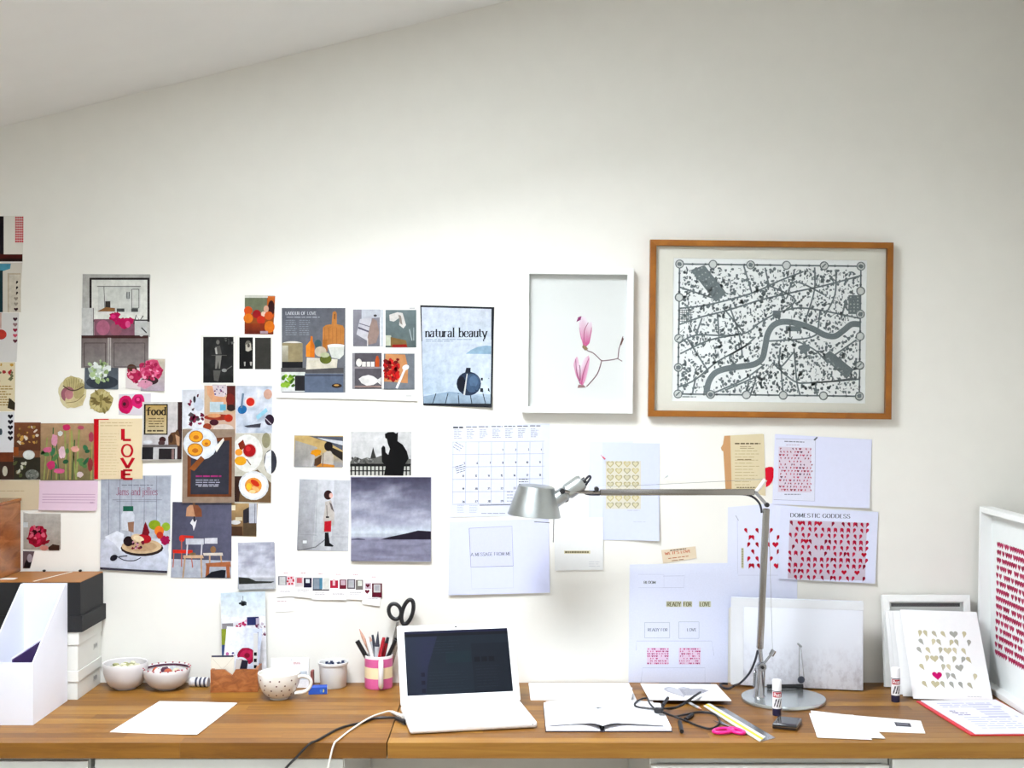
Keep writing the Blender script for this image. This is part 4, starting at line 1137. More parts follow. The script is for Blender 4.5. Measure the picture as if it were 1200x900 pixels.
for j in range(7):
    for i in range(4):
        cx, cy = 715.2 + i * 9.8, 543.6 + j * 8
        s.heart(cx, cy, 5.6, q.choice([(220, 213, 180), (214, 208, 180), (226, 219, 190)]), up=(i + j == 0))
s.greek(735, 597.6, 750, 1, 2, .8, (200, 202, 206), seed=3).greek(742, 611, 757, 1, 2, .8, (206, 210, 220), seed=4)
s.build()
s = Sheet('ticket', [(774.8, 644.6), (815, 640.2), (816.4, 654), (777, 660.2)], (222, 206, 180), 'small tan ticket printed in orange, tilted on the white wall', 'ticket', off=1.2)
s.greek(785, 644.6, 805, 1, 2, 1.2, (120, 104, 92), rot=-7, seed=3, word=(2, 4)).text('WE IT\'S LOVE', 779.4, 650.4, 3, (210, 110, 70), .2, .1, fit=30, rot=-6.4).greek(783, 654, 808, 1, 2, .9, (190, 120, 84), rot=-7, seed=4).greek(787, 656.6, 803, 1, 2, .8, (160, 120, 96), rot=-7, seed=5)
s.build()
torn = [(848.6, 510.6), (893, 508.4), (895, 509), (897, 581), (868, 576), (850, 573.6), (848.6, 549), (847.4, 529), (845.4, 527.6), (844.6, 524.6), (847, 520.6)]
s = Sheet('book_page', torn, (214, 200, 166), 'yellowed old book page with a torn left edge', 'page', off=1.4, thick=.5)
s.poly([(848.8, 510.8), (855.6, 510.4), (857.4, 574.4), (850.2, 573.4), (848.8, 549), (847.6, 529), (845.6, 527.4), (844.8, 524.6), (847.2, 520.6)], (206, 164, 122))
s.greek(861, 519, 891, 1, 2, 1.6, (116, 102, 76), seed=1, word=(3, 6), rag=.03).greek(867, 523, 884, 2, 2, .6, (150, 134, 100), seed=2).greek(861, 528, 890, 12, 3.6, .7, (192, 177, 142), seed=3, rag=.4).greek(864, 538, 883, 1, 2, 1.2, (156, 140, 108), seed=5).greek(863, 570.6, 890, 1, 2, 1.2, (140, 124, 92), seed=6, word=(2, 3))
s.build()
s = Sheet('paper_heart', [(896.6, 548.6), (901, 547), (905, 547.2), (906.6, 549.6), (906.4, 559), (905, 564), (901.6, 568.6), (897.6, 571), (897, 560)], (196, 16, 40), 'red paper half heart poking out beside the old book page', 'paper heart', off=.8)
s.build()
s = Sheet('paper_sheet', [(908, 508.6), (1021.6, 515), (1018, 595.4), (905, 590.6)], (218, 221, 243), 'blank lavender sheet with a small heart print folded on its left', 'paper', off=2.2, thick=.5, curl=('br', 6))
s.poly([(909, 513.6), (955.6, 515), (954.4, 587.4), (906, 585.4)], (232, 234, 248)).line([(909, 514), (955.4, 515.2), (954.4, 587.2), (906.4, 585.4)], .5, (176, 178, 200)).greek(919, 516.6, 943, 1, 2, 1.2, (150, 150, 164), seed=1, word=(2, 5), rot=2).greek(921, 521, 941, 1, 2, .6, (200, 160, 174), seed=2, word=(2, 3)).greek(919, 578.6, 939, 1, 2, 1.2, (160, 160, 174), seed=3, word=(2, 4)).poly([(953, 515.4), (957, 511.6), (958, 513), (954.6, 516.4)], (110, 112, 116))
s.poly([(912.4, 523.4), (950.4, 524.6), (949.6, 577), (911.4, 576.4)], (226, 214, 226))
q = random.Random(8)
for j in range(14):
    for i in range(10):
        if q.random() < .2:
            continue
        s.heart(914 + i * 3.9 + (j % 2) * 1.4, 525.6 + j * 3.7 + i * .08, 3, q.choice([(180, 50, 84), (110, 70, 96), (196, 90, 120), (150, 40, 70)]), q.choice((-1, 1, 1, -1, 0)), up=(i == 0 and j % 7 == 0))
s.build()
s = Sheet('paper_sheet', [(853, 594.4), (906, 590), (934.6, 594), (934, 706.6), (852, 703)], (222, 226, 246), 'tall pale sheet of red hearts partly hidden by the lamp post', 'paper', off=.8, thick=.5)
s.line([(864, 609), (864.6, 674), (934, 674)], .4, (196, 200, 220)).line([(862, 604), (865.4, 610)], .8, (176, 178, 190)).rect(868.6, 642, 871.4, 666, (206, 204, 180)).greek(869, 643, 871, 8, 2.8, 1.6, (150, 146, 116), seed=2, word=(1.6, 2))
q = random.Random(4)
for j in range(6):
    for i in range(6):
        if (i + j) % 2 and q.random() < .5:
            continue
        x = 875.6 + i * 6.6 + (j % 2) * 1.6
        s.heart(x, 621.4 + j * 8.3, 7.6, q.choice([(190, 12, 50), (170, 10, 46), (200, 30, 66)]), q.choice((1, -1)) if i < 5 else q.choice((0, 1)), up=(i == 0))
s.build()
s = Sheet('paper_sheet', [(914.6, 593.4), (1029, 599.8), (1024.6, 683.4), (911, 677.6)], (219, 223, 244), 'sheet headed DOMESTIC GODDESS above rows of folded red hearts', 'paper', off=2.8, thick=.6, curl=('bottom', 5))
s.text('DOMESTIC GODDESS', 925.6, 605.8, 4.6, (84, 86, 100), .17, .06, fit=70, rot=1.2)
s.poly([(925, 609), (1015.6, 612.6), (1013, 680), (922.6, 677.4)], (212, 202, 216))
q = random.Random(6)
for j in range(10):
    for i in range(12):
        if (i + j) % 2 and q.random() < .6:
            continue
        u = (i + .3) / 12
        x = 924.4 + u * 91 - j * .25
        y = 612.4 + j * 7 + u * 2.6
        h_ = 6.4
        if q.random() < .08:
            s.heart(x + 3, y, h_, (190, 30, 60), up=(i == 0))
        elif q.random() < .7:
            s.heart(x + 1.2, y, h_ + .6, (176, 30, 66), -1, up=(i == 0)).heart(x + 4.6, y, h_ + .6, (196, 50, 84), 1, up=False)
        else:
            s.heart(x + 2, y, h_ + .6, (150, 28, 60), q.choice((1, -1)), up=(i == 0))
s.build()
s = Sheet('paper_sheet', [(738, 661.6), (862, 659.6), (870, 700), (853.6, 713), (852.6, 799.6), (736.4, 799.6)], (221, 226, 247), 'large pale layout sheet reaching the worktop with two pink heart squares', 'paper', off=1.0, thick=.6)
s.ground()
s.line([(748, 673), (778, 673), (778, 688.6), (748, 688.6)], .4, (206, 210, 230)).line([(777, 675), (802, 674.6), (801.4, 688.4), (777, 688.6)], .4, (196, 200, 222)).text('BLOOM', 754.4, 683.8, 3, (90, 92, 84), .2, .1, fit=13.6)
for x0, w, t in ((781.6, 16, 'READY'), (801, 9, 'FOR'), (820, 12, 'LOVE')):
    s.rect(x0 - 1, 704.4, x0 + w + 1, 711.2, (216, 216, 196)).text(t, x0, 710.2, 4.6, (120, 116, 84), .22, .12, fit=w)
s.box_line(755.4, 729.4, 784.6, 747.4, .5, (186, 196, 206)).box_line(795.4, 728.6, 819, 748, .5, (186, 196, 206)).text('READY FOR', 759, 739.6, 3.4, (120, 130, 146), .18, .08, fit=23).text('LOVE', 805, 739.6, 3.4, (120, 130, 146), .18, .08, fit=11)
s.line([(745.4, 762), (746, 751), (834, 751), (836.6, 768)], .4, (190, 196, 214)).line([(751, 800), (753, 782.4), (826, 782.4), (826, 800)], .4, (196, 202, 222))
q = random.Random(2)
for bx, n in ((758, 0), (795.4, 1)):
    s.rect(bx, 759, bx + 25.6, 778.4, (236, 214, 234))
    for j in range(7):
        for i in range(10):
            if q.random() < .22:
                continue
            s.heart(bx + 1.4 + i * 2.54, 760.4 + j * 2.8, 2.4, q.choice([(196, 60, 130), (170, 50, 120), (206, 110, 160)]), q.choice((1, -1, 0)), up=(i == 0 and j == 0))
s.build()
# pins
mat('red_pin', (196, 60, 70), .4, var=.05)
mat('clear_pin', (200, 204, 204), .3, var=.05)
for px, py, m_, lab, ang in ((704, 533, 'red_pin', 'tiny red pin stuck above the gold heart sheet', 45), (777, 561, 'clear_pin', 'tiny pale pin with thread beside the gold heart sheet', -40)):
    bm = bmn()
    x, z = (px - 600) / 400, 1.6 - (py - 450) / 400
    d = Vector((math.cos(R(ang)), -1.2, -math.sin(R(ang)))).normalized()
    a = Vector((x, -.001, z))
    cyl_between(bm, a, a + d * .012, .0006)
    cyl_between(bm, a + d * .012, a + d * .024, .0018, .0024)
    tag(obj('push_pin', bm, m_, smooth=True), lab, 'pin')
# ------------------------------------------------------------------ glass
def glass_mat():
    m = bpy.data.materials.new('picture_glass')
    m.use_nodes = True
    nt = m.node_tree
    nt.nodes.clear()
    out = nt.nodes.new('ShaderNodeOutputMaterial')
    mx = nt.nodes.new('ShaderNodeMixShader')
    tr = nt.nodes.new('ShaderNodeBsdfTransparent')
    gl = nt.nodes.new('ShaderNodeBsdfGlossy')
    gl.inputs['Roughness'].default_value = 0.03
    fr = nt.nodes.new('ShaderNodeFresnel')
    fr.inputs['IOR'].default_value = 1.18
    nt.links.new(fr.outputs[0], mx.inputs[0])
    nt.links.new(tr.outputs[0], mx.inputs[1])
    nt.links.new(gl.outputs[0], mx.inputs[2])
    nt.links.new(mx.outputs[0], out.inputs['Surface'])
    MATS['picture_glass'] = m


glass_mat()
mat('mount_card', (222, 220, 208), .85, var=.01, scale=60, spec=.2)
mat('white_mount', (232, 236, 234), .85, var=.008, scale=60, spec=.2)
mat('art_paper', (238, 241, 240), .85, var=.012, scale=90, spec=.2)
mat('back_board', (190, 176, 150), .8, var=.05)


def frame(root, w, h, depth, rail, m_, board_y=.006, glass=True, mount=None, art=None, mname='mount_card'):
    """picture frame standing in the XZ plane, back at y=0, front at y=-depth; four mitred rails"""
    W2, H2 = w / 2, h / 2
    i, j = W2 - rail, H2 - rail
    for pts in (((-W2, H2), (W2, H2), (i, j), (-i, j)), ((W2, H2), (W2, -H2), (i, -j), (i, j)), ((W2, -H2), (-W2, -H2), (-i, -j), (i, -j)), ((-W2, -H2), (-W2, H2), (-i, j), (-i, -j))):
        bm = prism(bmn(), pts, (-depth, 0))
        bmesh.ops.bevel(bm, geom=[e for e in bm.edges if all(v.co.y < -depth + 1e-5 for v in e.verts)], offset=.0012, segments=2, affect='EDGES')
        obj('frame_rail', bm, m_, root)
    obj('backing_board', box(-i - .002, i + .002, -.004, -.001, -j - .002, j + .002), 'back_board', root)
    if mount:
        a, b, c, d = mount            # opening left, right, bottom, top inside the rails
        bm = bmn()
        for x0, x1, z0, z1 in ((-i, a, -j, j), (b, i, -j, j), (a, b, -j, c), (a, b, d, j)):
            abox(bm, x0, x1, -board_y - .0022, -board_y - .0006, z0, z1)
        obj('mount', bm, mname, root)
    obj('art_sheet', box(-i, i, -board_y, -.0045, -j, j), art or 'art_paper', root)
    if glass:
        obj('glass', box(-i, i, -depth + .004, -depth + .0055, -j, j), 'picture_glass', root)


def wall_xz(px, py):
    return (px - 600) / 400, 1.6 - (py - 450) / 400


def print_on(root, fn, y, photo=False):
    """flat print as a child mesh of a framed picture: fn draws on a Sheet helper in photo-wall px"""
    s = Sheet('ink', [(0, 0), (1, 1)], (0, 0, 0), wall=True)
    fn(s)
    bm = bmn()
    ly = bm.verts.layers.float_color.new('ink')
    for pts, cols, z in s.polys:
        vv = []
        for p, c in zip(pts, cols):
            v = bm.verts.new((p[0], y - z * 0.00003, p[1]))
            v[ly] = tuple(PRINT_GAIN * x ** 1.2 for x in c[:3]) + (1,)
            vv.append(v)
        a = sum(pts[i][0] * pts[(i + 1) % len(pts)][1] - pts[(i + 1) % len(pts)][0] * pts[i][1] for i in range(len(pts)))
        bm.faces.new(vv if a > 0 else vv[::-1])
    me = bpy.data.meshes.new('print')
    bm.to_mesh(me)
    bm.free()
    me.materials.append(INK)
    o = bpy.data.objects.new('print', me)
    COL.objects.link(o)
    o.parent = root
    return o


# --- framed city map: oak frame, deep mount, papercut-style street map
cx, cz = wall_xz(901.5, 386.5)
root = thing('framed_map', 'large oak-framed grey street map with a winding river', 'framed picture', (cx, -.002, cz), (0, R(.72), 0))
frame(root, .7075, .515, .024, .0175, 'frame_oak', mount=(-.284, .281, -.212, .206))


def draw_map(s):
    MX, MY = 901.5, 386.5
    s.m = lambda x, y: ((x - MX) / 400.0, (MY - y) / 400.0)
    INKC = (140, 150, 152)
    L, Rr, Tt, B = 795, 1007, 311, 463
    q = random.Random(77)
    # river
    riv = [(828, 462), (831, 448), (838, 438), (850, 433), (868, 430), (884, 427), (893, 420), (896, 408), (899, 392), (906, 381), (918, 377), (934, 379), (952, 385), (966, 392), (978, 393), (988, 386), (997, 379), (1007, 379)]
    s.line(riv, 7, INKC, smooth=6)
    roads = [[(795, 382), (820, 373), (850, 365), (890, 352), (930, 342), (965, 334), (1007, 322)], [(795, 363), (830, 358), (880, 344), (910, 330), (940, 318)], [(795, 404), (815, 394), (850, 394), (875, 390), (890, 378), (915, 365), (945, 361), (1007, 372)],
             [(797, 416), (830, 400), (862, 393)], [(795, 455), (815, 446), (840, 425), (870, 408), (885, 395)], [(805, 398), (830, 436)], [(822, 374), (815, 394)], [(840, 368), (842, 394)], [(855, 362), (866, 394), (870, 420)], [(846, 361), (872, 391)],
             [(953, 313), (953, 340), (944, 372)], [(978, 315), (977, 345), (965, 370)], [(900, 335), (930, 350), (918, 365)], [(912, 335), (920, 350), (930, 330), (965, 345)], [(905, 425), (930, 446), (950, 448), (1007, 443)], [(914, 408), (914, 430), (930, 412)],
             [(930, 408), (934, 448), (938, 463)], [(978, 415), (1003, 397)], [(835, 462), (870, 446), (895, 428)], [(850, 458), (890, 440)], [(790 + 160, 448), (975, 446), (1000, 442)], [(865, 430), (855, 418), (880, 402)], [(935, 400), (955, 410), (970, 425)], [(898, 400), (945, 396), (960, 388)],
             [(944, 372), (944, 381)], [(925, 377), (925, 395)], [(960, 362), (958, 384)], [(990, 350), (985, 372)], [(915, 430), (918, 463)], [(958, 463), (955, 448)], [(880, 462), (886, 445)], [(812, 462), (815, 446)], [(795, 338), (840, 352)], [(870, 312), (880, 344)], [(895, 314), (900, 336)]]
    for k, r_ in enumerate(roads):
        s.line(r_, 1.9, INKC, up=(k == 0), smooth=5)
    # hatched railway-like pair and dense blocks
    s.line([(870, 457), (898, 434), (905, 426)], .7, INKC).line([(874, 460), (902, 436)], .7, INKC, False)
    s.poly([(808, 318), (824, 312), (850, 344), (838, 355)], INKC).poly([(963, 417), (972, 410), (1000, 432), (992, 443)], INKC).rect(993, 345, 1007, 367, INKC).poly([(905, 372), (914, 372), (914, 364), (905, 364)], INKC).ell(942, 408, 6, 7, INKC, rag=.3).rect(920, 382, 938, 388, INKC)
    s.z += 1
    for u in range(6):
        for v in range(3):
            s.rect(813 + u * 4.4 + v * 3.6, 319 + u * 5.4 - v * 2.2, 814.6 + u * 4.4 + v * 3.6, 320.4 + u * 5.4 - v * 2.2, (190, 196, 194), up=False)
            s.rect(969 + u * 4 + v * 1.2 - 3, 416 + u * 3.6 + v * 2 - 1, 970.4 + u * 4 + v * 1.2 - 3, 417.2 + u * 3.6 + v * 2 - 1, (190, 196, 194), up=False)
    for u in range(3):
        for v in range(5):
            s.rect(994.6 + u * 4.2, 346.6 + v * 4, 996.4 + u * 4.2, 348.2 + v * 4, (196, 202, 200), up=False)
    for k in range(6):
        s.line([(796 + k * 2.6, 364), (796 + k * 2.6, 381)], .8, INKC, False)
        s.line([(796, 365 + k * 2.6), (811, 365 + k * 2.6)], .8, INKC, False)
    # trees, terraces, little houses

    def near_river(x, y):
        return any(math.hypot(x - a, y - b) < 7 for a, b in riv)
    s.z += 1
    n = 0
    while n < 2300:
        x, y = q.uniform(L + 3, Rr - 3), q.uniform(Tt + 4, B - 3)
        if near_river(x, y):
            continue
        t = q.random()
        if t < .4:
            s.ell(x, y, q.uniform(.8, 2.4), q.uniform(.8, 2.0), INKC, q.uniform(0, 180), 8, False, .25)
        elif t < .75:
            w, h = q.uniform(.7, 2.1), q.uniform(1, 3.8)
            s.rect(x, y, x + w, y + h, INKC, up=False)
        elif t < .9:
            a = q.uniform(0, 3.1)
            l = q.uniform(2, 5)
            s.line([(x, y), (x + l * math.cos(a), y + l * math.sin(a))], .6, INKC, False)
        else:
            s.poly([(x, y), (x + 2.6, y), (x + 2.6, y + 2), (x + 1.3, y + 3.4), (x, y + 2)], INKC, up=False)
        n += 1
    # border with beads and roundels
    for a, b in (((L, Tt), (Rr, Tt)), ((Rr, Tt), (Rr, B)), ((Rr, B), (L, B)), ((L, B), (L, Tt))):
        s.line([a, b], 1.8, INKC)
        for k in range(1, 14):
            t = k / 14
            s.ell(a[0] + (b[0] - a[0]) * t, a[1] + (b[1] - a[1]) * t, 1.5, 1.5, INKC, n=8, up=False)
    for x, y, solid in ((L, Tt, 1), (834, Tt, 0), (878, Tt, 1), (920, Tt, 0), (964, Tt, 2), (Rr, Tt, 1), (L, 350, 0), (L, 398, 2), (L, 432, 1), (L, B, 2), (833, B, 1), (875, B, 0), (918, B, 0), (965, B, 0), (Rr, B, 1), (Rr, 340, 0), (Rr, 367, 1), (Rr, 393, 0), (Rr, 427, 2)):
        s.ell(x, y, 4.4, 4.4, (232, 236, 234)).ring(x, y, 5.2, 5.2, 1.4, INKC, up=False)
        if solid == 1:
            s.ell(x, y, 2.8, 2.6, INKC, rag=.2)
        elif solid == 2:
            s.line([(x - 2.4, y + 2), (x + 2, y - 2.4)], 1.6, INKC)
    s.greek(800, 465.6, 820, 1, 2, 1, INKC, seed=2)
    s.rect(790, 300, 790.01, 300.01, INKC)


print_on(root, draw_map, -.0062)

# --- magnolia drawing in a white frame
cx, cz = wall_xz(676.5, 399.5)
root = thing('framed_drawing', 'white-framed drawing of two pink magnolia buds', 'framed picture', (cx, -.002, cz), (0, R(.5), 0))
frame(root, .3225, .4225, .03, .0185, 'white_frame', board_y=.008, art=mat('drawing_paper', (212, 214, 211), .85, var=.01, scale=70, spec=.15))


def draw_mag(s):
    s.m = lambda x, y: ((x - 676.5) / 400.0, (399.5 - y) / 400.0)
    TW = (138, 112, 118)
    s.line([(686, 408), (688.6, 411), (694.6, 413.4), (700, 418), (705, 422.4), (712, 422), (719, 421), (724, 419.6)], 1.2, TW, smooth=4).line([(724, 419.6), (725, 409), (729.6, 394)], 1.2, TW).line([(723, 419.6), (729, 423)], 1, TW).line([(705, 422.4), (700, 438), (687.6, 453)], 1.3, TW, smooth=4).line([(727, 404), (730, 396)], 1.8, (120, 90, 84))
    PK, LT, DK = (224, 176, 200), (236, 224, 232), (200, 104, 150)
    s.poly([(683, 404), (679.4, 392), (678, 378), (681, 371), (685, 371.6), (689, 379), (693, 377), (693.4, 388), (690.6, 402), (687, 406)], None, [DK, PK, LT, LT, LT, LT, LT, PK, DK, DK]).poly([(675, 377.6), (677, 372), (681, 370.4), (680, 375)], (150, 70, 120)).line([(684, 402), (684.4, 388), (689, 378)], .7, (150, 60, 100), smooth=4).line([(681, 398), (678.6, 384)], .5, (190, 90, 140)).line([(690, 400), (693, 384)], .6, (190, 90, 140)).poly([(683, 404), (687, 406), (689, 409), (685.6, 411), (682, 407)], (150, 130, 100))
    s.poly([(680, 450), (675, 440), (672, 428), (673.4, 420), (676.4, 418), (679, 426), (680, 432), (684, 421), (689.6, 416.6), (691, 420), (690, 432), (686, 446), (683, 452)], None, [DK, PK, PK, LT, PK, LT, LT, LT, PK, PK, LT, PK, DK]).line([(680, 450), (676, 436), (674.6, 421)], .7, (130, 50, 96), smooth=4).line([(682, 450), (684, 436), (690, 420)], .7, (160, 60, 110), smooth=4).line([(680, 446), (680, 434), (679.4, 428)], .9, (110, 40, 80)).poly([(678, 451), (684, 451), (687, 454), (677, 454.6)], (160, 130, 130))


print_on(root, draw_mag, -.0083)

# --- heart print in deep white frame standing at the right end of the worktop, with another frame behind it
hx, hy = 1.392, -.302
root = thing('framed_print', 'white box frame holding rows of crimson paper hearts, right end of the worktop', 'framed picture', (hx, hy, DESK_Z), (R(-1.0), 0, R(-90)))
W_, H_ = .56, .518
w2 = W_ / 2


def frame_up(root, w, h, depth, rail, board_y, m_='white_frame', art=True):
    """like frame() but standing on z=0 and facing local -y"""
    i = w / 2 - rail
    for pts in (((-w / 2, h), (w / 2, h), (i, h - rail), (-i, h - rail)), ((w / 2, h), (w / 2, 0), (i, rail), (i, h - rail)), ((w / 2, 0), (-w / 2, 0), (-i, rail), (i, rail)), ((-w / 2, 0), (-w / 2, h), (-i, h - rail), (-i, rail))):
        bm = prism(bmn(), pts, (-depth, 0))
        bmesh.ops.bevel(bm, geom=[e for e in bm.edges if all(v.co.y < -depth + 1e-5 for v in e.verts)], offset=.001, segments=2, affect='EDGES')
        obj('frame_rail', bm, m_, root)
    obj('backing_board', box(-i - .002, i + .002, -.005, -.001, rail - .002, h - rail + .002), 'back_board', root)
    if art:
        obj('art_sheet', box(-i, i, -board_y, -.0052, rail, h - rail), 'white_mount', root)


frame_up(root, W_, H_, .04, .0155, .008)


def draw_hearts(s):
    # local: x from far end (-w/2) towards the camera, z up; 1 unit = 1 mm
    s.m = lambda x, y: (x / 1000.0, y / 1000.0)
    q = random.Random(5)
    for j in range(15):
        x = -w2 * 1000 + 66 + q.uniform(-3, 3)
        while x < 190:
            if q.random() < .14:
                x += 9
                continue
            s.heart(x, -(0) + 416 - j * 22, 20, q.choice([(182, 66, 102), (190, 76, 112), (172, 56, 92), (196, 84, 118)]), 0, 180 + q.uniform(-8, 8), up=(j == 0 and x < -200))
            x += q.choice((14, 15, 15, 16, 24))


print_on(root, draw_hearts, -.0085)
root2 = thing('framed_poster', 'second white frame leaning behind the crimson heart frame', 'framed picture', (1.472, -.36, DESK_Z), (R(-5), 0, R(-90)))
frame_up(root2, .58, .521, .03, .02, .008)

# --- white frame with a dark bar propped against the wall at the right
root = thing('framed_poster', 'white frame with a dark grey bar, propped behind the stacked heart prints', 'framed picture', ((1088.5 - 600) / 406, -.045, DESK_Z), (R(-7), 0, 0))
frame_up(root, .254, .262, .02, .02, .008)
obj('dark_bar', box(-.100, .100, -.0088, -.0082, .228, .238), mat('bar_grey', (92, 92, 94), .7, var=.08, scale=60), root)
obj('glass', box(-.107, .107, -.0165, -.015, .02, .242), 'picture_glass', root)
# ------------------------------------------------------------------ things on the worktop
mat('white_card', (244, 245, 250), .7, var=.006, scale=30, spec=.25)
mat('file_white', (236, 238, 248), .65, var=.01, scale=20, spec=.3)
mat('purple_card', (58, 34, 92), .6, var=.08)
mat('box_white', (222, 222, 216), .7, var=.015, scale=25)
mat('box_black', (17, 17, 20), .75, var=.12, scale=18)
mat('kraft', (146, 94, 40), .5, var=.07, scale=14, stretch=(1, 6, 1))
mat('china_white', (232, 230, 224), .18, var=.012, scale=12, coat=.3)
mat('bowl_white', (216, 212, 212), .3, var=.02, scale=14)
mat('crimson_glaze', (150, 40, 56), .3, var=.1)
mat('purple_glaze', (70, 26, 52), .3, var=.12)
mat('dried_green', (150, 150, 104), .8, var=.25, scale=80)
mat('dried_cream', (206, 202, 176), .8, var=.15, scale=80)
mat('copper_bead', (170, 74, 44), .35, var=.15)
mat('blue_box', (28, 74, 170), .5, var=.05)
mat('pot_grey', (226, 226, 224), .45, var=.02, scale=30)
mat('navy_tack', (30, 44, 76), .4, var=.1)
mat('mug_pink', (206, 92, 148), .35, var=.04, scale=60)
mat('mug_cream', (238, 220, 180), .4, var=.02)
mat('mug_white', (240, 236, 236), .25, var=.01)
mat('red_paint', (166, 24, 40), .35, var=.06)
mat('pencil_wood', (206, 160, 140), .6, var=.08)
mat('pen_grey', (186, 190, 194), .35, var=.03)
mat('pen_white', (232, 230, 226), .35, var=.02)
mat('pen_dark', (52, 56, 70), .35, var=.05)
mat('laptop_white', (244, 245, 246), .35, var=.005, scale=10, coat=.2)
mat('key_white', (238, 240, 240), .5, var=.01)
mat('screen_dark', (22, 26, 34), .12, var=.12, scale=6, spec=.6)
mat('trackpad', (214, 232, 230), .45, var=.01)
mat('cable_black', (20, 20, 24), .5, var=.05)
mat('cable_white', (226, 222, 214), .5, var=.02)
mat('hot_pink', (226, 30, 130), .35, var=.05)
mat('ruler_clear', (226, 230, 226), .3, var=.02)
mat('ruler_yellow', (236, 200, 40), .5, var=.05)
mat('phone_black', (24, 26, 32), .15, var=.1, coat=.5)
mat('glue_navy', (26, 26, 58), .35, var=.05)
mat('glue_white', (240, 240, 242), .35, var=.01)
mat('stripe_navy', (58, 60, 78), .8, var=.15, scale=90)
mat('stripe_white', (206, 206, 210), .8, var=.06, scale=90)
mat('red_folder', (204, 36, 56), .5, var=.05)
mat('lamp_cord', (26, 28, 40), .45, var=.05)
mat('spine_dark', (34, 30, 44), .5, var=.1)
Z0 = DESK_Z + .0002


def dsheet(name, quad_px, col, label, cat='paper', z=Z0, thick=.4, canvas=(100, 100), group=None, curl=None, photo=False, tilt=None):
    """sheet lying on the worktop; corners given as worktop points seen at those photograph pixels"""
    W4 = [D(*p, z=z) for p in quad_px]
    cx = sum(p[0] for p in W4) / 4
    cy = sum(p[1] for p in W4) / 4
    q = [(p[0] - cx, p[1] - cy) for p in W4]
    return Sheet(name, q, col, label, cat, group, thick=thick, wall=False, loc=(cx, cy, z), rot=(R(-90), 0, 0) if not tilt else tilt, canvas=canvas, curl=curl, photo=photo)


# --- magazine file
def magazine_file():
    x1 = -1.228
    w, yb, yf, hb, hf = .122, -.214, -.468, .325, .160
    root = thing('magazine_file', 'white cardboard magazine file with a sloping open side', 'magazine file', (x1 - w / 2, (yb + yf) / 2, Z0))
    h2, d = w / 2, (yb - yf) / 2
    t = .003
    prof = [(-d, 0), (d, 0), (d, hb), (d - .02, hb), (-d, hf)]
    obj('side_panel', prism(bmn(), prof, (h2 - t, h2), 'x'), 'file_white', root)
    obj('side_panel', prism(bmn(), prof, (-h2, -h2 + t), 'x'), 'file_white', root)
    obj('back_panel', box(-h2 + t, h2 - t, d - t, d, 0, hb), 'file_white', root)
    obj('front_panel', box(-h2 + t, h2 - t, -d, -d + t, 0, hf), 'file_white', root)
    obj('base_panel', box(-h2 + t, h2 - t, -d + t, d - t, 0, t), 'file_white', root)
    o = obj('folder', prism(bmn(), [(-.12, 0), (.115, 0), (.115, .172), (-.12, .163)], (-.0015, .0015), 'x'), 'purple_card', None, (-1.283, (yb + yf) / 2, Z0 + .0035))
    tag(o, 'dark purple folder standing inside the white magazine file', 'folder')
    o = obj('folder', prism(bmn(), [(-.12, 0), (.115, 0), (.115, .176), (-.12, .166)], (-.001, .001), 'x'), 'white_card', None, (-1.2862, (yb + yf) / 2, Z0 + .0035))
    tag(o, 'white folder behind the purple one in the magazine file', 'folder')


magazine_file()


# --- boxes in the corner
def lid_box(label, x0, x1, y0, y1, z0, h, hl, m_, lidm, marks=0, name='storage_box', upside=False):
    root = thing(name, label, 'storage box', ((x0 + x1) / 2, (y0 + y1) / 2, z0))
    a, b = (x1 - x0) / 2, (y1 - y0) / 2
    if upside:
        obj('lid', box(-a, a, -b, b, 0, hl, .0012), m_, root)
        obj('body', box(-a + .006, a - .006, -b + .003, b - .006, hl, h - .002, .0012), m_, root)
        obj('base_cover', box(-a + .006, a - .006, -b + .003, b - .006, h - .002, h, .0006), lidm, root)
    else:
        obj('body', box(-a + .003, a - .003, -b + .003, b - .003, 0, h - hl, .001), m_, root)
        obj('lid', box(-a, a, -b, b, h - hl, h, .0012), lidm, root)
    if marks:
        s = Sheet('printed_label', [(-.02, .009), (.02, .009), (.02, -.009), (-.02, -.009)], (222, 222, 216), wall=False, loc=(a - .0029 + (0 if not upside else 0), b - .05, (h - hl) * .55), rot=(0, 0, R(90)), canvas=(40, 18), thick=.3, parent=root)
        for k in range(6):
            s.rect(6 + k * 5, 2 + (k % 3), 8.6 + k * 5, 15 - (k % 2) * 3, (110, 110, 116), up=(k == 0))
        s.build()
    return root


lid_box('lower white lidded box on the worktop, bottom of the corner stack', -1.75, -1.2, -.209, -.006, Z0, .080, .030, 'box_white', 'box_white', 1)
lid_box('upper white lidded box, second in the corner stack under the black box', -1.75, -1.199, -.209, -.006, Z0 + .0802, .108, .036, 'box_white', 'box_white', 1)
bb = lid_box('charcoal box with an orange-brown top, top of the corner stack', -1.80, -1.188, -.212, -.004, Z0 + .1884, .139, .045, 'box_black', 'kraft', 0, upside=True)
obj('paper_label', box(.03, .10, -.06, -.03, .139, .1395), 'box_white', bb)
obj('tie_knob', lathe(bmn(), [(0, .139), (.004, .139), (.005, .144), (0, .146)], 12), 'black_plastic', bb, (.13, .09, 0), smooth=True)
obj('tie_knob', lathe(bmn(), [(0, .139), (.004, .139), (.005, .144), (0, .146)], 12), 'black_plastic', bb, (.235, .09, 0), smooth=True)
obj('paper_strip', box(-.003, .003, -.095, .09, .139, .1396), 'box_white', bb, (.19, 0, 0), (0, 0, R(-14)))
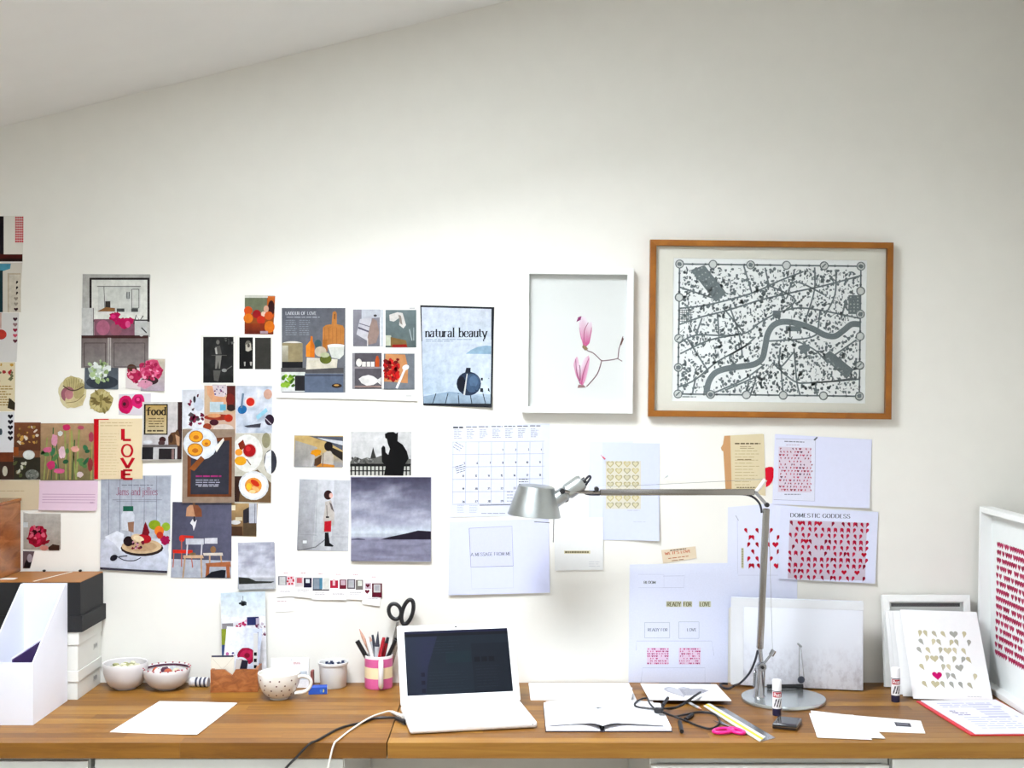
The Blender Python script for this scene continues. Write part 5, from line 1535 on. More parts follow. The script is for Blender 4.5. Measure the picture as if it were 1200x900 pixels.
# wooden chest on the black box
root = thing('wooden_chest', 'glossy brown wooden chest on top of the charcoal box', 'chest', (-1.60, -.14, Z0 + .3280))
obj('body', box(-.165, .165, -.13, .13, 0, .205, .002), 'chest_wood', root)
obj('lid', box(-.167, .167, -.132, .132, .2052, .214, .002), 'chest_wood', root)


# --- bowls
def bowl(label, px, y, r, h, foot, m_, seg=48):
    s_ = F / (-CAM_Y + y)
    x = (px - 600) / s_
    root = thing('bowl', label, 'bowl', (x, y, Z0))
    P = [(0, .004), (foot * .8, .004), (foot * .8, 0), (foot, 0), (foot * 1.05, .004)]
    for k in range(1, 9):
        t = k / 8
        P.append((foot + (r - foot) * math.sin(t * math.pi / 2) ** .9, .004 + (h - .004) * (1 - math.cos(t * math.pi / 2)) ** .95))
    P += [(r - .001, h + .0015), (r - .004, h)]
    for k in range(7, -1, -1):
        t = k / 8
        P.append((max(0, (foot + (r - foot) * math.sin(t * math.pi / 2) ** .9) - .0045) if k else 0, .009 + (h - .009) * (1 - math.cos(t * math.pi / 2)) ** .95))
    obj('body', lathe(bmn(), P, seg), m_, root, smooth=True)
    return root, x, y


def lump(bm, r, seed, sq=(1, 1, 1)):
    q = random.Random(seed)
    res = bmesh.ops.create_icosphere(bm, subdivisions=2, radius=r)
    for v in res['verts']:
        k = 1 + q.uniform(-.14, .14)
        v.co = Vector((v.co.x * sq[0], v.co.y * sq[1], v.co.z * sq[2])) * k
    return bm


b1, bx, by = bowl('plain white round bowl holding pale green dried pods', 147, -.068, .0635, .074, .029, 'bowl_white')
q = random.Random(1)
pl = []
for k in range(13):
    a, rr_ = k * 2.4, .011 * math.sqrt(k)
    pl.append((rr_ * math.cos(a), rr_ * math.sin(a), .047 + .004 * q.random(), q.uniform(.009, .0125)))
for k, (dx, dy, z, r) in enumerate(pl):
    o = obj('dried_pod', lump(bmn(), r, k, (1.3, .8, .7)), 'dried_green' if k % 3 == 0 else 'dried_cream', None, (bx + dx, by + dy, Z0 + z + .013), (0, 0, k), True)
    tag(o, 'pale dried pod heaped in the plain white bowl', 'dried pod', 'dried pods in the white bowl')
b2, bx, by = bowl('white bowl with a beaded crimson rim holding trinkets', 195.5, -.073, .067, .060, .026, 'bowl_white')
bm = bmn()
for k in range(40):
    a = 2 * math.pi * k / 40
    if k % 2 == 0:
        bmesh.ops.create_uvsphere(bm, u_segments=8, v_segments=6, radius=.0028, matrix=Matrix.Translation((.0655 * math.cos(a), .0655 * math.sin(a), .0612)))
obj('rim_beads', bm, 'crimson_glaze', b2, smooth=True)
obj('inner_band', lathe(bmn(), [(.0612, .0535), (.0622, .0585), (.0610, .0590), (.0600, .0540), (.0612, .0535)], 48), 'purple_glaze', b2, smooth=True)
for k, (dx, dy, z, r, m_, nm, lab) in enumerate([(-.026, -.008, .040, .013, 'china_white', 'trinket', 'chalk-white bead'), (-.006, .004, .042, .014, 'purple_glaze', 'trinket', 'dark plum bead'), (.006, -.012, .041, .013, 'copper_bead', 'trinket', 'copper-red bead'), (.026, .004, .040, .013, 'dried_cream', 'trinket', 'cream bead'), (.036, -.014, .042, .009, 'crimson_glaze', 'trinket', 'small crimson bead'), (.012, .024, .042, .013, 'pen_grey', 'trinket', 'grey bead'), (-.036, .012, .042, .010, 'copper_bead', 'trinket', 'small copper bead near the rim')]):
    o = obj(nm, lump(bmn(), r, 20 + k), m_, None, (bx + dx, by + dy, Z0 + z + .006), (0, 0, k), True)
    tag(o, '%s lying in the bowl with the crimson rim' % lab, 'bead', 'trinkets in the beaded bowl')

# --- striped fabric roll
x, y = D(233, 806)
root = thing('fabric_roll', 'small rolled cloth with navy and white stripes beside the wooden tray', 'fabric roll', (x, y + .012, Z0), (0, 0, R(-6)))
Mx = Matrix.Rotation(R(90), 4, 'Y')
for k in range(9):
    x0 = -.030 + k * .0062 + (.0 if k else -.0)
    bm = lathe(bmn(), [(0, 0), (.0125, 0), (.0138, .0015), (.0138, .0045), (.0125, .0062), (0, .0062)], 20, Matrix.Translation((x0, 0, .0138)) @ Mx)
    obj('stripe', bm, 'stripe_white' if k in (0, 1) or k % 2 == 0 else 'stripe_navy', root, smooth=True)


# --- wooden tray with cards
def tray():
    y0 = -.118
    s_ = F / (-CAM_Y + y0)
    x0, x1 = (246 - 600) / s_, (301 - 600) / s_
    w = (x1 - x0) / 2
    xm = (x0 + x1) / 2
    dpt, h, t = .082, .064, .009
    root = thing('card_tray', 'rustic wooden card tray with a notch in its front', 'tray', (xm, y0 + dpt / 2, Z0), (0, 0, R(3)))
    obj('front_board', prism(bmn(), [(-w, 0), (w, 0), (w, h), (.004, h), (-.006, h - .016), (-.02, h - .006), (-.026, h), (-w, h)], (-dpt / 2, -dpt / 2 + t)), 'tray_wood', root)
    obj('back_board', box(-w, w, dpt / 2 - t, dpt / 2, 0, h, .001), 'tray_wood', root)
    obj('side_board', box(-w, -w + t, -dpt / 2 + t, dpt / 2 - t, 0, h, .0006), 'tray_wood', root)
    obj('side_board', box(w - t, w, -dpt / 2 + t, dpt / 2 - t, 0, h, .0006), 'tray_wood', root)
    obj('base_board', box(-w + t, w - t, -dpt / 2 + t, dpt / 2 - t, 0, .006), 'tray_wood', root)
    return xm, y0 + dpt / 2


tx, ty = tray()


def card(name, x, y, z, w, h, rot, col, label, cat='card', canvas=None, thick=1.0, photo=False, skew=0):
    """upright card, lower edge centre at x,y,z; rot = (lean, roll, turn) degrees"""
    c = canvas or (w * 1000, h * 1000)
    return Sheet(name, [(-w / 2 + skew, h), (w / 2 + skew, h), (w / 2, 0), (-w / 2, 0)], col, label, cat, wall=False, loc=(x, y, z), rot=(R(rot[0]), R(rot[1]), R(rot[2])), canvas=c, thick=thick, photo=photo)


s = card('picture_card', tx + .014, ty + .049, Z0, .128, .268, (-2, -1.5, 3), (214, 224, 232), 'tall pale sky card standing behind the wooden tray', thick=2.5, photo=True)
s.grad(0, 0, 128, 70, (206, 220, 230), (228, 234, 238)).ell(64, 30, 9, 9, (60, 66, 74), rag=.5).line([(64, 10), (64, 24)], 1.6, (120, 126, 132)).ell(64, 34, 5, 5, (20, 22, 26), rag=.3).rect(0, 70, 128, 268, (236, 236, 240)).rect(2, 88, 34, 104, (150, 146, 150)).spots(38, 82, 74, 102, 14, 5, [(196, 60, 110), (230, 180, 200), (236, 230, 236)], 3).rect(74, 72, 108, 96, (58, 62, 110)).rect(100, 76, 110, 100, (190, 180, 196)).rect(0, 104, 14, 150, (150, 160, 60)).rect(0, 150, 10, 200, (70, 90, 140)).spots(100, 90, 126, 130, 16, 4, [(120, 60, 90), (200, 190, 200)], 4)
s.build()
s = card('picture_card', tx + .072, ty + .012, Z0 + .0655, .012, .10, (-3, 0, 3), (206, 206, 206), 'narrow black and white card edge at the end of the wooden tray', thick=4)
for k in range(5):
    s.rect(2, 4 + k * 18, 10, 14 + k * 18, (40, 40, 44), up=(k == 0))
s.loc = (tx + .052, ty + .010, Z0 + .0065)
s.outline = [(-.006, .15), (.006, .15), (.006, 0), (-.006, 0)]
s.build()
s = card('picture_card', tx + .004, ty + .006, Z0 + .0150, .098, .158, (-6, 5, 3), (226, 230, 242), 'leaning white card with a raspberry-red rosette', thick=1.2, photo=True)
s.poly([(0, 0), (102, 0), (102, 165), (0, 165)], None, [(244, 246, 250), (206, 214, 232), (196, 202, 220), (240, 240, 246)]).ell(64, 80, 26, 24, (160, 24, 70), rag=.06).ell(64, 78, 18, 16, (186, 40, 90), rag=.1).ell(66, 78, 8, 7, (140, 16, 56)).ring(50, 104, 22, 20, 6, (226, 228, 236)).spots(4, 70, 30, 100, 12, 4, [(90, 80, 140), (200, 120, 170), (226, 220, 236)], 5).line([(90, 10), (98, 140)], 2, (120, 116, 130))
s.build()
s = card('envelope', tx - .035, ty - .024, Z0 + .0065, .066, .094, (-3, 0, 3), (226, 220, 206), 'small cream envelope at the front of the wooden tray', thick=1.5)
s.rect(2, 0, 64, 5, (70, 72, 96)).line([(4, 8), (33, 40), (62, 8)], .8, (200, 192, 176))
s.build()
s = card('picture_card', tx + .010, ty - .027, Z0 + .0065, .034, .082, (-4, 8, 3), (34, 32, 46), 'small dark card tucked in the notch of the wooden tray', thick=1.5)
s.poly([(0, 0), (16, 0), (8, 82), (0, 82)], (206, 200, 196))
s.build()

# --- desk calendar pack behind the cup
root_x, root_y = (339.5 - 600) / 407, -.055
s = card('card_pack', root_x, root_y, Z0, .108, .083, (-4, 0, 2), (244, 244, 246), 'white pack of picture cards standing behind the spotted cup', 'card pack', thick=14, photo=True)
s.rect(2, 34, 28, 56, (176, 178, 186)).rect(8, 36, 20, 54, (206, 210, 216)).rect(30, 34, 46, 54, (220, 222, 228)).rect(34, 40, 44, 52, (120, 130, 160)).rect(50, 36, 72, 58, (70, 66, 104)).rect(54, 40, 62, 50, (190, 150, 170)).rect(74, 38, 80, 58, (60, 44, 70)).rect(82, 36, 104, 60, (206, 214, 222)).greek(64, 11, 88, 2, 3, 1.4, (206, 120, 124), seed=2).rect(2, 60, 106, 80, (236, 236, 240)).line([(58, 0), (58, 6)], 1, (180, 180, 186))
s.build()
o = obj('card_pack', box(-.004, .004, -.012, .012, 0, .045, .001), mat('brown_red', (140, 76, 70), .6, var=.1), None, ((364.5 - 600) / 407, -.04, Z0))
tag(o, 'thin brown-red pack standing beside the white card pack', 'card pack')


# --- spotted cup
def cup():
    y = -.185
    s_ = F / (-CAM_Y + y)
    x = (327 - 600) / s_
    r, h, ft = .059, .072, .026
    root = thing('cup', 'large cream cup with small brown dots in front of the wooden tray', 'cup', (x, y, Z0))

    def rad(t):
        return ft + (r - ft) * math.sin(min(1, t * 1.04) * math.pi / 2) ** .55
    P = [(0, .003), (ft * .85, .003), (ft * .85, 0), (ft, 0), (ft * 1.02, .004)]
    for k in range(1, 11):
        P.append((rad(k / 10), .004 + (h - .004) * (k / 10)))
    P += [(r - .0015, h + .001), (r - .0035, h)]
    for k in range(9, -1, -1):
        P.append((max(0, rad(k / 10) - .0035) if k else 0, .008 + (h - .008) * (k / 10)))
    obj('body', lathe(bmn(), P, 48), 'china_white', root, smooth=True)
    pts = spline([(.050, -.012, .060), (.072, -.014, .064), (.089, -.016, .056), (.090, -.016, .038), (.074, -.014, .022), (.046, -.011, .017)], 6)
    obj('handle', tube(bmn(), pts, .0052, 10, flat=1.2), 'china_white', root, smooth=True)
    bm = bmn()
    q = random.Random(9)
    for j in range(4):
        for i in range(12):
            a = R(i * 30 + (15 if j % 2 else 0) + q.uniform(-5, 5))
            t = .2 + j * .2
            rr_ = rad(t) + .0001
            z = .004 + (h - .004) * t
            c = Vector((rr_ * math.cos(a), rr_ * math.sin(a), z))
            nrm = Vector((math.cos(a), math.sin(a), -.35 + t * .3)).normalized()
            qm = nrm.to_track_quat('Z', 'Y').to_matrix().to_4x4()
            lathe(bm, [(.0025, -.0008), (.0022, .0004), (0, .0005)], 10, Matrix.Translation(c) @ qm)
    obj('dots', bm, mat('dot_brown', (92, 64, 66), .4, var=.2), root)


cup()

# --- little blue box
x, y = D(371.5, 814)
root = thing('match_box', 'small bright blue cardboard box between the cup and the pot', 'box', (x, y + .016, Z0), (0, 0, R(8)))
obj('sleeve', box(-.026, .026, -.016, .016, 0, .020, .0008), 'blue_box', root)
obj('tray', box(.0262, .0268, -.014, .014, .002, .018), 'white_card', root)
s = Sheet('printed_label', [(-.009, .006), (.009, .006), (.009, -.006), (-.009, -.006)], (40, 84, 176), wall=False, loc=(.012, -.0161, .010), canvas=(18, 12), thick=.2, parent=root)
s.greek(2, 2, 9, 3, 3, 1.6, (120, 160, 220), seed=1, word=(1, 3)).rect(11, 2, 15, 10, (220, 210, 120))
s.build()

# --- pot of tacks
x = (389.5 - 600) / 407
root = thing('pot', 'white tapered pot filled with dark tacks', 'pot', (x, -.047, Z0))
obj('body', lathe(bmn(), [(0, 0), (.0355, 0), (.037, .002), (.0405, .066), (.0435, .066), (.0438, .072), (.0425, .073), (.0405, .072), (.0375, .05), (.032, .005), (0, .005)], 40), 'pot_grey', root, smooth=True)
obj('filling', lathe(bmn(), [(0, .058), (.0385, .057)], 24), 'navy_tack', root)
for k in range(9):
    a = k * 2.4
    rr_ = .006 + .0028 * k
    o = obj('tack', lathe(bmn(), [(0, 0), (.0075, 0), (.008, .003), (.004, .006), (.0045, .010), (0, .011)], 12), 'navy_tack' if k % 3 else 'glue_white', None, (x + rr_ * math.cos(a), -.047 + rr_ * math.sin(a), Z0 + .0625), (R(12 * math.sin(k * 3)), R(15 * math.cos(k)), 0), True)
    tag(o, 'dark or white tack heaped in the tapered pot', 'tack', 'tacks in the pot')


# --- pen mug
mxm, mym = (442.5 - 600) / 409, -.052
root = thing('mug', 'pink and cream banded mug holding pens and scissors', 'mug', (mxm, mym, Z0))
R_, H_ = .0405, .094


def band(name, z0, z1, m_):
    obj(name, lathe(bmn(), [(R_, z0), (R_, z1)], 40), m_, root, smooth=True)


obj('inner_wall', lathe(bmn(), [(R_ * .93, 0), (R_ * .97, 0), (R_, .003), (R_, .006)], 40), 'mug_pink', root, smooth=True)
band('band', .006, .030, 'mug_pink')
band('band', .030, .062, 'mug_cream')
band('band', .062, .086, 'mug_pink')
obj('rim', lathe(bmn(), [(R_, .086), (R_, H_ - .001), (R_ - .0015, H_), (R_ - .0035, H_ - .001), (R_ - .0035, .006), (0, .006)], 40), 'mug_white', root, smooth=True)
obj('base', lathe(bmn(), [(R_ * .93, 0), (0, .0005)], 40), 'mug_white', root, smooth=True)
hp = spline([(.010, -.037, .080), (.012, -.056, .082), (.013, -.066, .070), (.013, -.067, .040), (.012, -.058, .018), (.010, -.037, .014)], 6)
obj('handle', tube(bmn(), hp, .0105, 12, flat=.7), 'mug_white', root, smooth=True)


def pen(name, label, tip, foot, r, parts):
    """pen or pencil from inside the mug (foot) up to its tip; parts = (t0, t1, r0, r1, material, partname)"""
    a = Vector((mxm + foot[0], mym + foot[1], Z0 + .0075))
    s_ = F / (-CAM_Y + mym + tip[2])
    b = Vector(((tip[0] - 600) / s_, mym + tip[2], CAM_Z - (tip[1] - 450) / s_))
    root = thing(name, label, 'pen', a)
    d = b - a
    r *= 1.3
    for t0, t1, r0, r1, m_, pn in parts:
        obj(pn, cyl_between(bmn(), d * t0, d * t1, r * r0, r * r1, 12), m_, root, smooth=True)


pen('pencil', 'bare-wood pencil leaning left out of the mug', (421, 737, -.005), (.016, .006), .0036, [(0, .86, 1, 1, 'pencil_wood', 'barrel'), (.86, .985, 1, .25, 'pencil_wood', 'cone'), (.985, 1, .25, .05, 'red_paint', 'lead')])
pen('marker_pen', 'chunky black marker leaning left out of the mug', (418.5, 751, -.008), (.010, -.004), .0052, [(0, .62, .62, .62, 'black_plastic', 'barrel'), (.62, 1, 1, 1, 'black_plastic', 'cap')])
pen('ballpoint_pen', 'white ballpoint pen beside the bare-wood pencil', (430, 747, -.012), (.004, -.016), .0045, [(0, .8, 1, 1, 'pen_white', 'barrel'), (.8, 1, 1, .8, 'pen_white', 'cap')])
pen('ballpoint_pen', 'slim dark blue pen at the back of the mug', (436.5, 744, .016), (.002, .014), .0035, [(0, .8, 1, 1, 'pen_dark', 'barrel'), (.8, 1, 1, .7, 'pen_dark', 'cap')])
pen('brush_pen', 'grey pen with a dark pointed cap in the mug', (443, 740, -.004), (-.010, -.004), .0058, [(0, .72, 1, 1, 'pen_grey', 'barrel'), (.72, .76, 1, .95, 'pen_dark', 'ring'), (.76, 1, .8, .12, 'pen_dark', 'cap')])
pen('pencil', 'slim pale grey pencil at the back of the mug', (433.5, 746, .02), (.012, .018), .0034, [(0, .9, 1, 1, 'pen_grey', 'barrel'), (.9, 1, 1, .2, 'pencil_wood', 'cone')])
pen('pencil', 'crimson pencil leaning right out of the mug', (450, 747, -.008), (-.014, -.010), .0042, [(0, .9, 1, 1, 'red_paint', 'barrel'), (.9, 1, 1, .8, 'red_paint', 'end_cap')])
pen('pencil', 'dark red pencil behind the crimson one in the mug', (454.5, 747, .004), (-.006, .012), .0042, [(0, .88, 1, 1, 'red_paint', 'barrel'), (.88, 1, 1, .8, 'spine_dark', 'end_cap')])
pen('marker_pen', 'black pen leaning far right out of the mug', (463.5, 750, -.006), (-.008, -.006), .0042, [(0, .6, .8, .8, 'pen_white', 'barrel'), (.6, 1, 1, 1, 'black_plastic', 'cap')])


# --- black-handled scissors in the mug
def loop(cx, cy, rx, ry, rot, z=0, n=28):
    c, s_ = math.cos(R(rot)), math.sin(R(rot))
    return [Vector((cx + rx * math.cos(a) * c - ry * math.sin(a) * s_, z, cy + rx * math.cos(a) * s_ + ry * math.sin(a) * c)) for a in (2 * math.pi * k / n for k in range(n))]


root = thing('scissors', 'steel scissors with big black handles standing in the banded mug', 'scissors', (mxm + .004, mym + .012, Z0 + .007))
k_ = 1 / 411.0


def sp(px, py):
    return ((px - 600) * k_ - mxm - .004, CAM_Z - (py - 450) * k_ - Z0 - .007)


a = sp(460.5, 721)
obj('handle', tube(bmn(), loop(a[0], a[1], 7.2 * k_, 9.4 * k_, 18), .0058, 10, True, 1.0), 'black_plastic', root, smooth=True)
a = sp(475.5, 721.5)
obj('handle', tube(bmn(), loop(a[0], a[1], 6.2 * k_, 15 * k_, -16), .0060, 10, True, 1.0), 'black_plastic', root, smooth=True)
for (p0, p1, p2, yo) in ((sp(464, 733), sp(460, 752), sp(449, 800), -.0015), (sp(470.5, 737), sp(463, 756), sp(452, 800), .0015)):
    w = .0075
    bm = prism(bmn(), [(p0[0] - w * .5, p0[1]), (p0[0] + w * .5, p0[1]), (p1[0] + w, p1[1]), (p2[0] + w * .3, .003), (p2[0] - w * .2, .003), (p1[0] - w * .5, p1[1])], (yo - .0012, yo + .0012))
    obj('blade', bm, 'steel', root)
a = sp(462.5, 752)
obj('pivot_screw', lathe(bmn(), [(0, 0), (.003, 0), (.003, .006), (0, .006)], 14, Matrix.Translation((a[0], .003, a[1])) @ Matrix.Rotation(R(90), 4, 'X')), 'steel', root, smooth=True)


# ------------------------------------------------------------------ laptop
def laptop():
    ang = R(11)
    w, dp, th = .325, .223, .019
    fl = Vector((-.2545, -.562))
    ux, uy = Vector((math.cos(ang), math.sin(ang))), Vector((-math.sin(ang), math.cos(ang)))
    c = fl + ux * w / 2 + uy * dp / 2
    root = thing('laptop', 'open white laptop with a dark screen', 'laptop', (c.x, c.y, Z0), (0, 0, ang))
    base = obj('base', box(-w / 2, w / 2, -dp / 2, dp / 2, .0015, th, .006, 3), 'laptop_white', root, smooth=True)
    # keyboard: individual keys in a shallow well
    bm = bmn()
    for r_, n in enumerate((14, 14, 13, 12, 11)):
        kw = (w - .05) / n
        for i in range(n):
            x0 = -w / 2 + .025 + i * kw
            abox(bm, x0 + .001, x0 + kw - .001, dp / 2 - .045 - r_ * .0185 - .0165, dp / 2 - .045 - r_ * .0185, th, th + .0022)
    kb = obj('keyboard', bm, 'key_white', root)
    obj('trackpad', box(-.052, .052, -dp / 2 + .022, -dp / 2 + .075, th, th + .0004), 'trackpad', root)
    obj('latch_notch', box(-.02, .02, -dp / 2 - .0004, -dp / 2 + .001, th - .006, th - .004), 'key_white', root)
    obj('infrared_window', lathe(bmn(), [(0, 0), (.0018, 0), (0, .0006)], 12, Matrix.Translation((w / 2 - .012, -dp / 2 + .0002, .011)) @ Matrix.Rotation(R(90), 4, 'X')), 'black_plastic', root)
    for sx in (-1, 1):
        for sy in (-1, 1):
            obj('foot', lathe(bmn(), [(0, 0), (.006, 0), (.006, .002), (0, .002)], 14, Matrix.Translation((sx * .14, sy * .09, 0))), 'pen_grey', root)
    # lid
    H = .222
    lid = obj('lid', box(-w / 2, w / 2, -.004, .004, .002, H, .0035, 3), 'laptop_white', root, (0, dp / 2 - .008, th - .002), (R(-29), 0, 0), True)
    obj('hinge', cyl_between(bmn(), (-.12, dp / 2 - .008, th + .0005), (.12, dp / 2 - .008, th + .0005), .005), 'laptop_white', root, smooth=True)
    scr = Sheet('screen', [(-.1435, .2045), (.1435, .2045), (.1435, .0275), (-.1435, .0275)], (30, 34, 46), wall=False, loc=(0, -.0041, 0), canvas=(287, 177), thick=.5, parent=lid, pname='screen_image')
    scr.rect(0, 0, 287, 8, (36, 38, 62)).rect(0, 8, 287, 16, (24, 26, 34)).rect(0, 16, 287, 177, (34, 42, 52)).poly([(0, 16), (90, 16), (60, 100), (50, 177), (0, 177)], None, [(44, 52, 66), (46, 48, 72), (44, 46, 70), (40, 44, 62), (36, 42, 54)]).rect(110, 60, 180, 92, (32, 46, 54)).rect(182, 40, 287, 177, (30, 36, 46))
    for k in range(3):
        scr.rect(188 + k * 20, 78, 203 + k * 20, 92, (18, 20, 30), up=(k == 0))
        scr.rect(40, 116 + k * 22, 50, 127 + k * 22, (26, 24, 44), up=False)
    scr.greek(60, 30, 150, 5, 8, 1.2, (44, 52, 64), seed=3, word=(8, 26)).greek(190, 104, 260, 8, 8, 1.2, (42, 48, 58), seed=4, word=(8, 20)).greek(60, 116, 170, 7, 8, 1.2, (42, 50, 60), seed=5, word=(8, 30))
    scr.build()
    obj('camera_lens', lathe(bmn(), [(0, 0), (.003, 0), (0, .0008)], 12, Matrix.Translation((0, -.0040, .2135)) @ Matrix.Rotation(R(90), 4, 'X')), 'black_plastic', lid)
    # cable plugs at the left side
    L = lambda x, y, z: (c.x + ux.x * x + uy.x * y, c.y + ux.y * x + uy.y * y, Z0 + z)
    return L, w, dp


L, lw, ld = laptop()
p1 = L(-lw / 2 - .001, -.018, .009)
p2 = L(-lw / 2 - .001, .040, .008)


def desk_path(px):
    return [(*D(a, b), Z0 + r) for a, b, r in px]


over = lambda pts, r: [Vector((x, y, Z0 + r)) for x, y in pts]
# black mains/video cable: plug, across the worktop, over the front edge
root = thing('laptop_cable', 'black cable running from the laptop over the worktop edge', 'cable', (p1[0], p1[1], Z0))
o0 = Vector(root.location)
pts = [Vector(p1), Vector((*D(463, 844), Z0 + .006))] + [Vector((*D(a, b), Z0 + .0032)) for a, b in ((440, 843), (425, 848), (398, 855), (372, 869))]
fx = D(372, 869)[0]
pts += [Vector((fx - .016, -.6335, Z0 - .001)), Vector((fx - .045, -.637, Z0 - .03)), Vector((fx - .085, -.642, Z0 - .075)), Vector((fx - .13, -.645, Z0 - .17)), Vector((fx - .15, -.645, Z0 - .5)), Vector((fx - .15, -.645, .004))]
obj('cord', tube(bmn(), [p - o0 for p in spline(pts, 7)], .003, 8), 'cable_black', root, smooth=True)
d = Vector((*D(463, 844), Z0 + .006)) - Vector(p1)
obj('plug', cyl_between(bmn(), Vector(p1) - o0, Vector(p1) - o0 + d * .95, .0062, .004), 'cable_black', root, smooth=True)
root = thing('charger_cable', 'off-white charger cable running from the laptop over the worktop edge', 'cable', (p2[0], p2[1], Z0))
o0 = Vector(root.location)
pts = [Vector(p2), Vector((*D(458, 836.5), Z0 + .006))] + [Vector((*D(a, b), Z0 + z)) for a, b, z in ((447, 839.5, .008), (432, 846, .0095), (412, 856, .003), (396, 868.5, .0028))]
fx = D(396, 868)[0]
pts += [Vector((fx - .006, -.6335, Z0 - .001)), Vector((fx - .014, -.637, Z0 - .03)), Vector((fx - .022, -.642, Z0 - .075)), Vector((fx - .03, -.645, Z0 - .17)), Vector((fx - .04, -.645, Z0 - .5)), Vector((fx - .04, -.645, .004))]
obj('cord', tube(bmn(), [p - o0 for p in spline(pts, 7)], .0023, 8), 'cable_white', root, smooth=True)
d = Vector((*D(458, 836.5), Z0 + .006)) - Vector(p2)
obj('plug', cyl_between(bmn(), Vector(p2) - o0, Vector(p2) - o0 + d * .9, .0055, .004), 'cable_white', root, smooth=True)

# ------------------------------------------------------------------ papers on the worktop
s = dsheet('paper_sheet', [(187, 822), (278, 824), (231, 862), (129, 858)], (250, 250, 253), 'white A4 printout lying in front of the two bowls', canvas=(210, 297), curl=('br', 3), thick=.9)
s.ground()
s.greek(22, 60, 40, 2, 5, 2.4, (120, 130, 180), seed=3, word=(4, 9)).greek(20, 96, 34, 3, 6, 3, (110, 120, 170), seed=4, word=(4, 9)).greek(60, 20, 180, 2, 8, 1, (222, 226, 236), seed=5)
s.build()
s = dsheet('paper_sheet', [(619.4, 801), (737, 801), (746, 820.6), (621.8, 820.6)], (248, 249, 252), 'blank white A4 sheet lying against the wall between laptop and layout sheet', thick=1.4)
s.greek(12, 70, 22, 2, 8, 3, (214, 226, 232), seed=2)
s.build()
s = dsheet('paper_sheet', [(676, 806), (741, 806), (739, 829), (676, 829)], (249, 250, 252), 'small blank white sheet overlapping the open notebook and the A4 sheet', z=Z0 + .019, thick=.5)
s.greek(40, 60, 70, 2, 12, 3, (224, 232, 234), seed=2)
s.build()


# --- open notebook
def notebook():
    x0, x1, y0, y1 = .086, .401, -.531, -.283
    xm, ym = .228, (y0 + y1) / 2
    root = thing('notebook', 'open spiral notebook with blank white pages in front of the A4 sheet', 'notebook', (xm, ym, Z0))
    b = (y1 - y0) / 2
    obj('cover', box(x0 - xm - .002, x1 - xm + .002, -b - .002, b + .002, 0, .0022, .0006), 'spine_dark', root)

    def block(xa, xb, hh):
        bm = bmn()
        n = 14
        prof = []
        for k in range(n + 1):
            t = k / n
            x = xa + (xb - xa) * t
            z = .0025 + hh * (math.sin(min(1, t * 2.4) * math.pi / 2) * (1 - .5 * max(0, t - .25))) + .001
            prof.append((x, z))
        prof += [(xb, .0023), (xa, .0023)]
        prism(bm, prof, (-b, b))
        return bm
    obj('page_block', block(-.006, x0 - xm, .0135), 'white_card', root, smooth=True)
    obj('page_block', block(.006, x1 - xm, .0115), 'white_card', root, smooth=True)
    bm = bmn()
    for k in range(18):
        y = -b + .008 + k * (2 * b - .016) / 17
        tube(bm, [Vector((.005 * math.cos(a), y, .0075 + .005 * math.sin(a))) for a in (2 * math.pi * i / 14 for i in range(14))], .0007, 6, True)
    obj('spiral', bm, 'black_plastic', root, smooth=True)
    # curled top leaf on each side
    for sgn, xe in ((-1, x0 - xm + .006), (1, x1 - xm - .02)):
        bm = bmn()
        n = 12
        top, bot = [], []
        for k in range(n + 1):
            t = k / n
            x = sgn * .0004 + (xe - sgn * .0004) * t
            z = .0145 + .0095 * math.sin(min(1, t * 4) * math.pi / 2) - .0085 * t
            top.append((x, z + .0003))
            bot.append((x, z))
        prism(bm, top + bot[::-1], (-b + .002, b - .002))
        obj('page', bm, 'white_card', root, smooth=True)


notebook()

# --- rigid heart card lying raised at the back
s = dsheet('art_card', [(750.5, 801.6), (839.5, 802.6), (857, 821.6), (761, 820.4)], (248, 248, 250), 'stiff white card printed with a grey heart, below the layout sheet', 'card', z=Z0 + .012, thick=2, canvas=(200, 100))
s.heart(88, 48, 74, (190, 190, 196)).heart(88, 48, 60, (206, 206, 212)).poly([(92, 34), (150, 30), (166, 42), (130, 70), (92, 76)], (176, 176, 184)).greek(100, 36, 150, 5, 7, 2, (206, 206, 212), seed=1)
s.build()
o = obj('shadow_riser', box(-.075, .075, -.07, .07, 0, .0118, .001), 'spine_dark', None, (*D(806, 812), Z0))  # added block under the card, its dark colour standing in for shadow
tag(o, 'shadow-dark added booklet underneath the grey heart card', 'riser')

# --- black cable bundle
root = thing('usb_cable', 'loosely looped black cable between the notebook and the rulers', 'cable', (*D(780, 836), Z0))
o0 = Vector(root.location)


def P7(x, y, z=.004):
    """pixel of the enlarged crop (740,770,scale .1833) to a point over the worktop"""
    px, py = 740 + x * .18333, 770 + y * .18333
    X, Y = D(px, py, DESK_Z + z)
    return Vector((X, Y, DESK_Z + z)) - o0


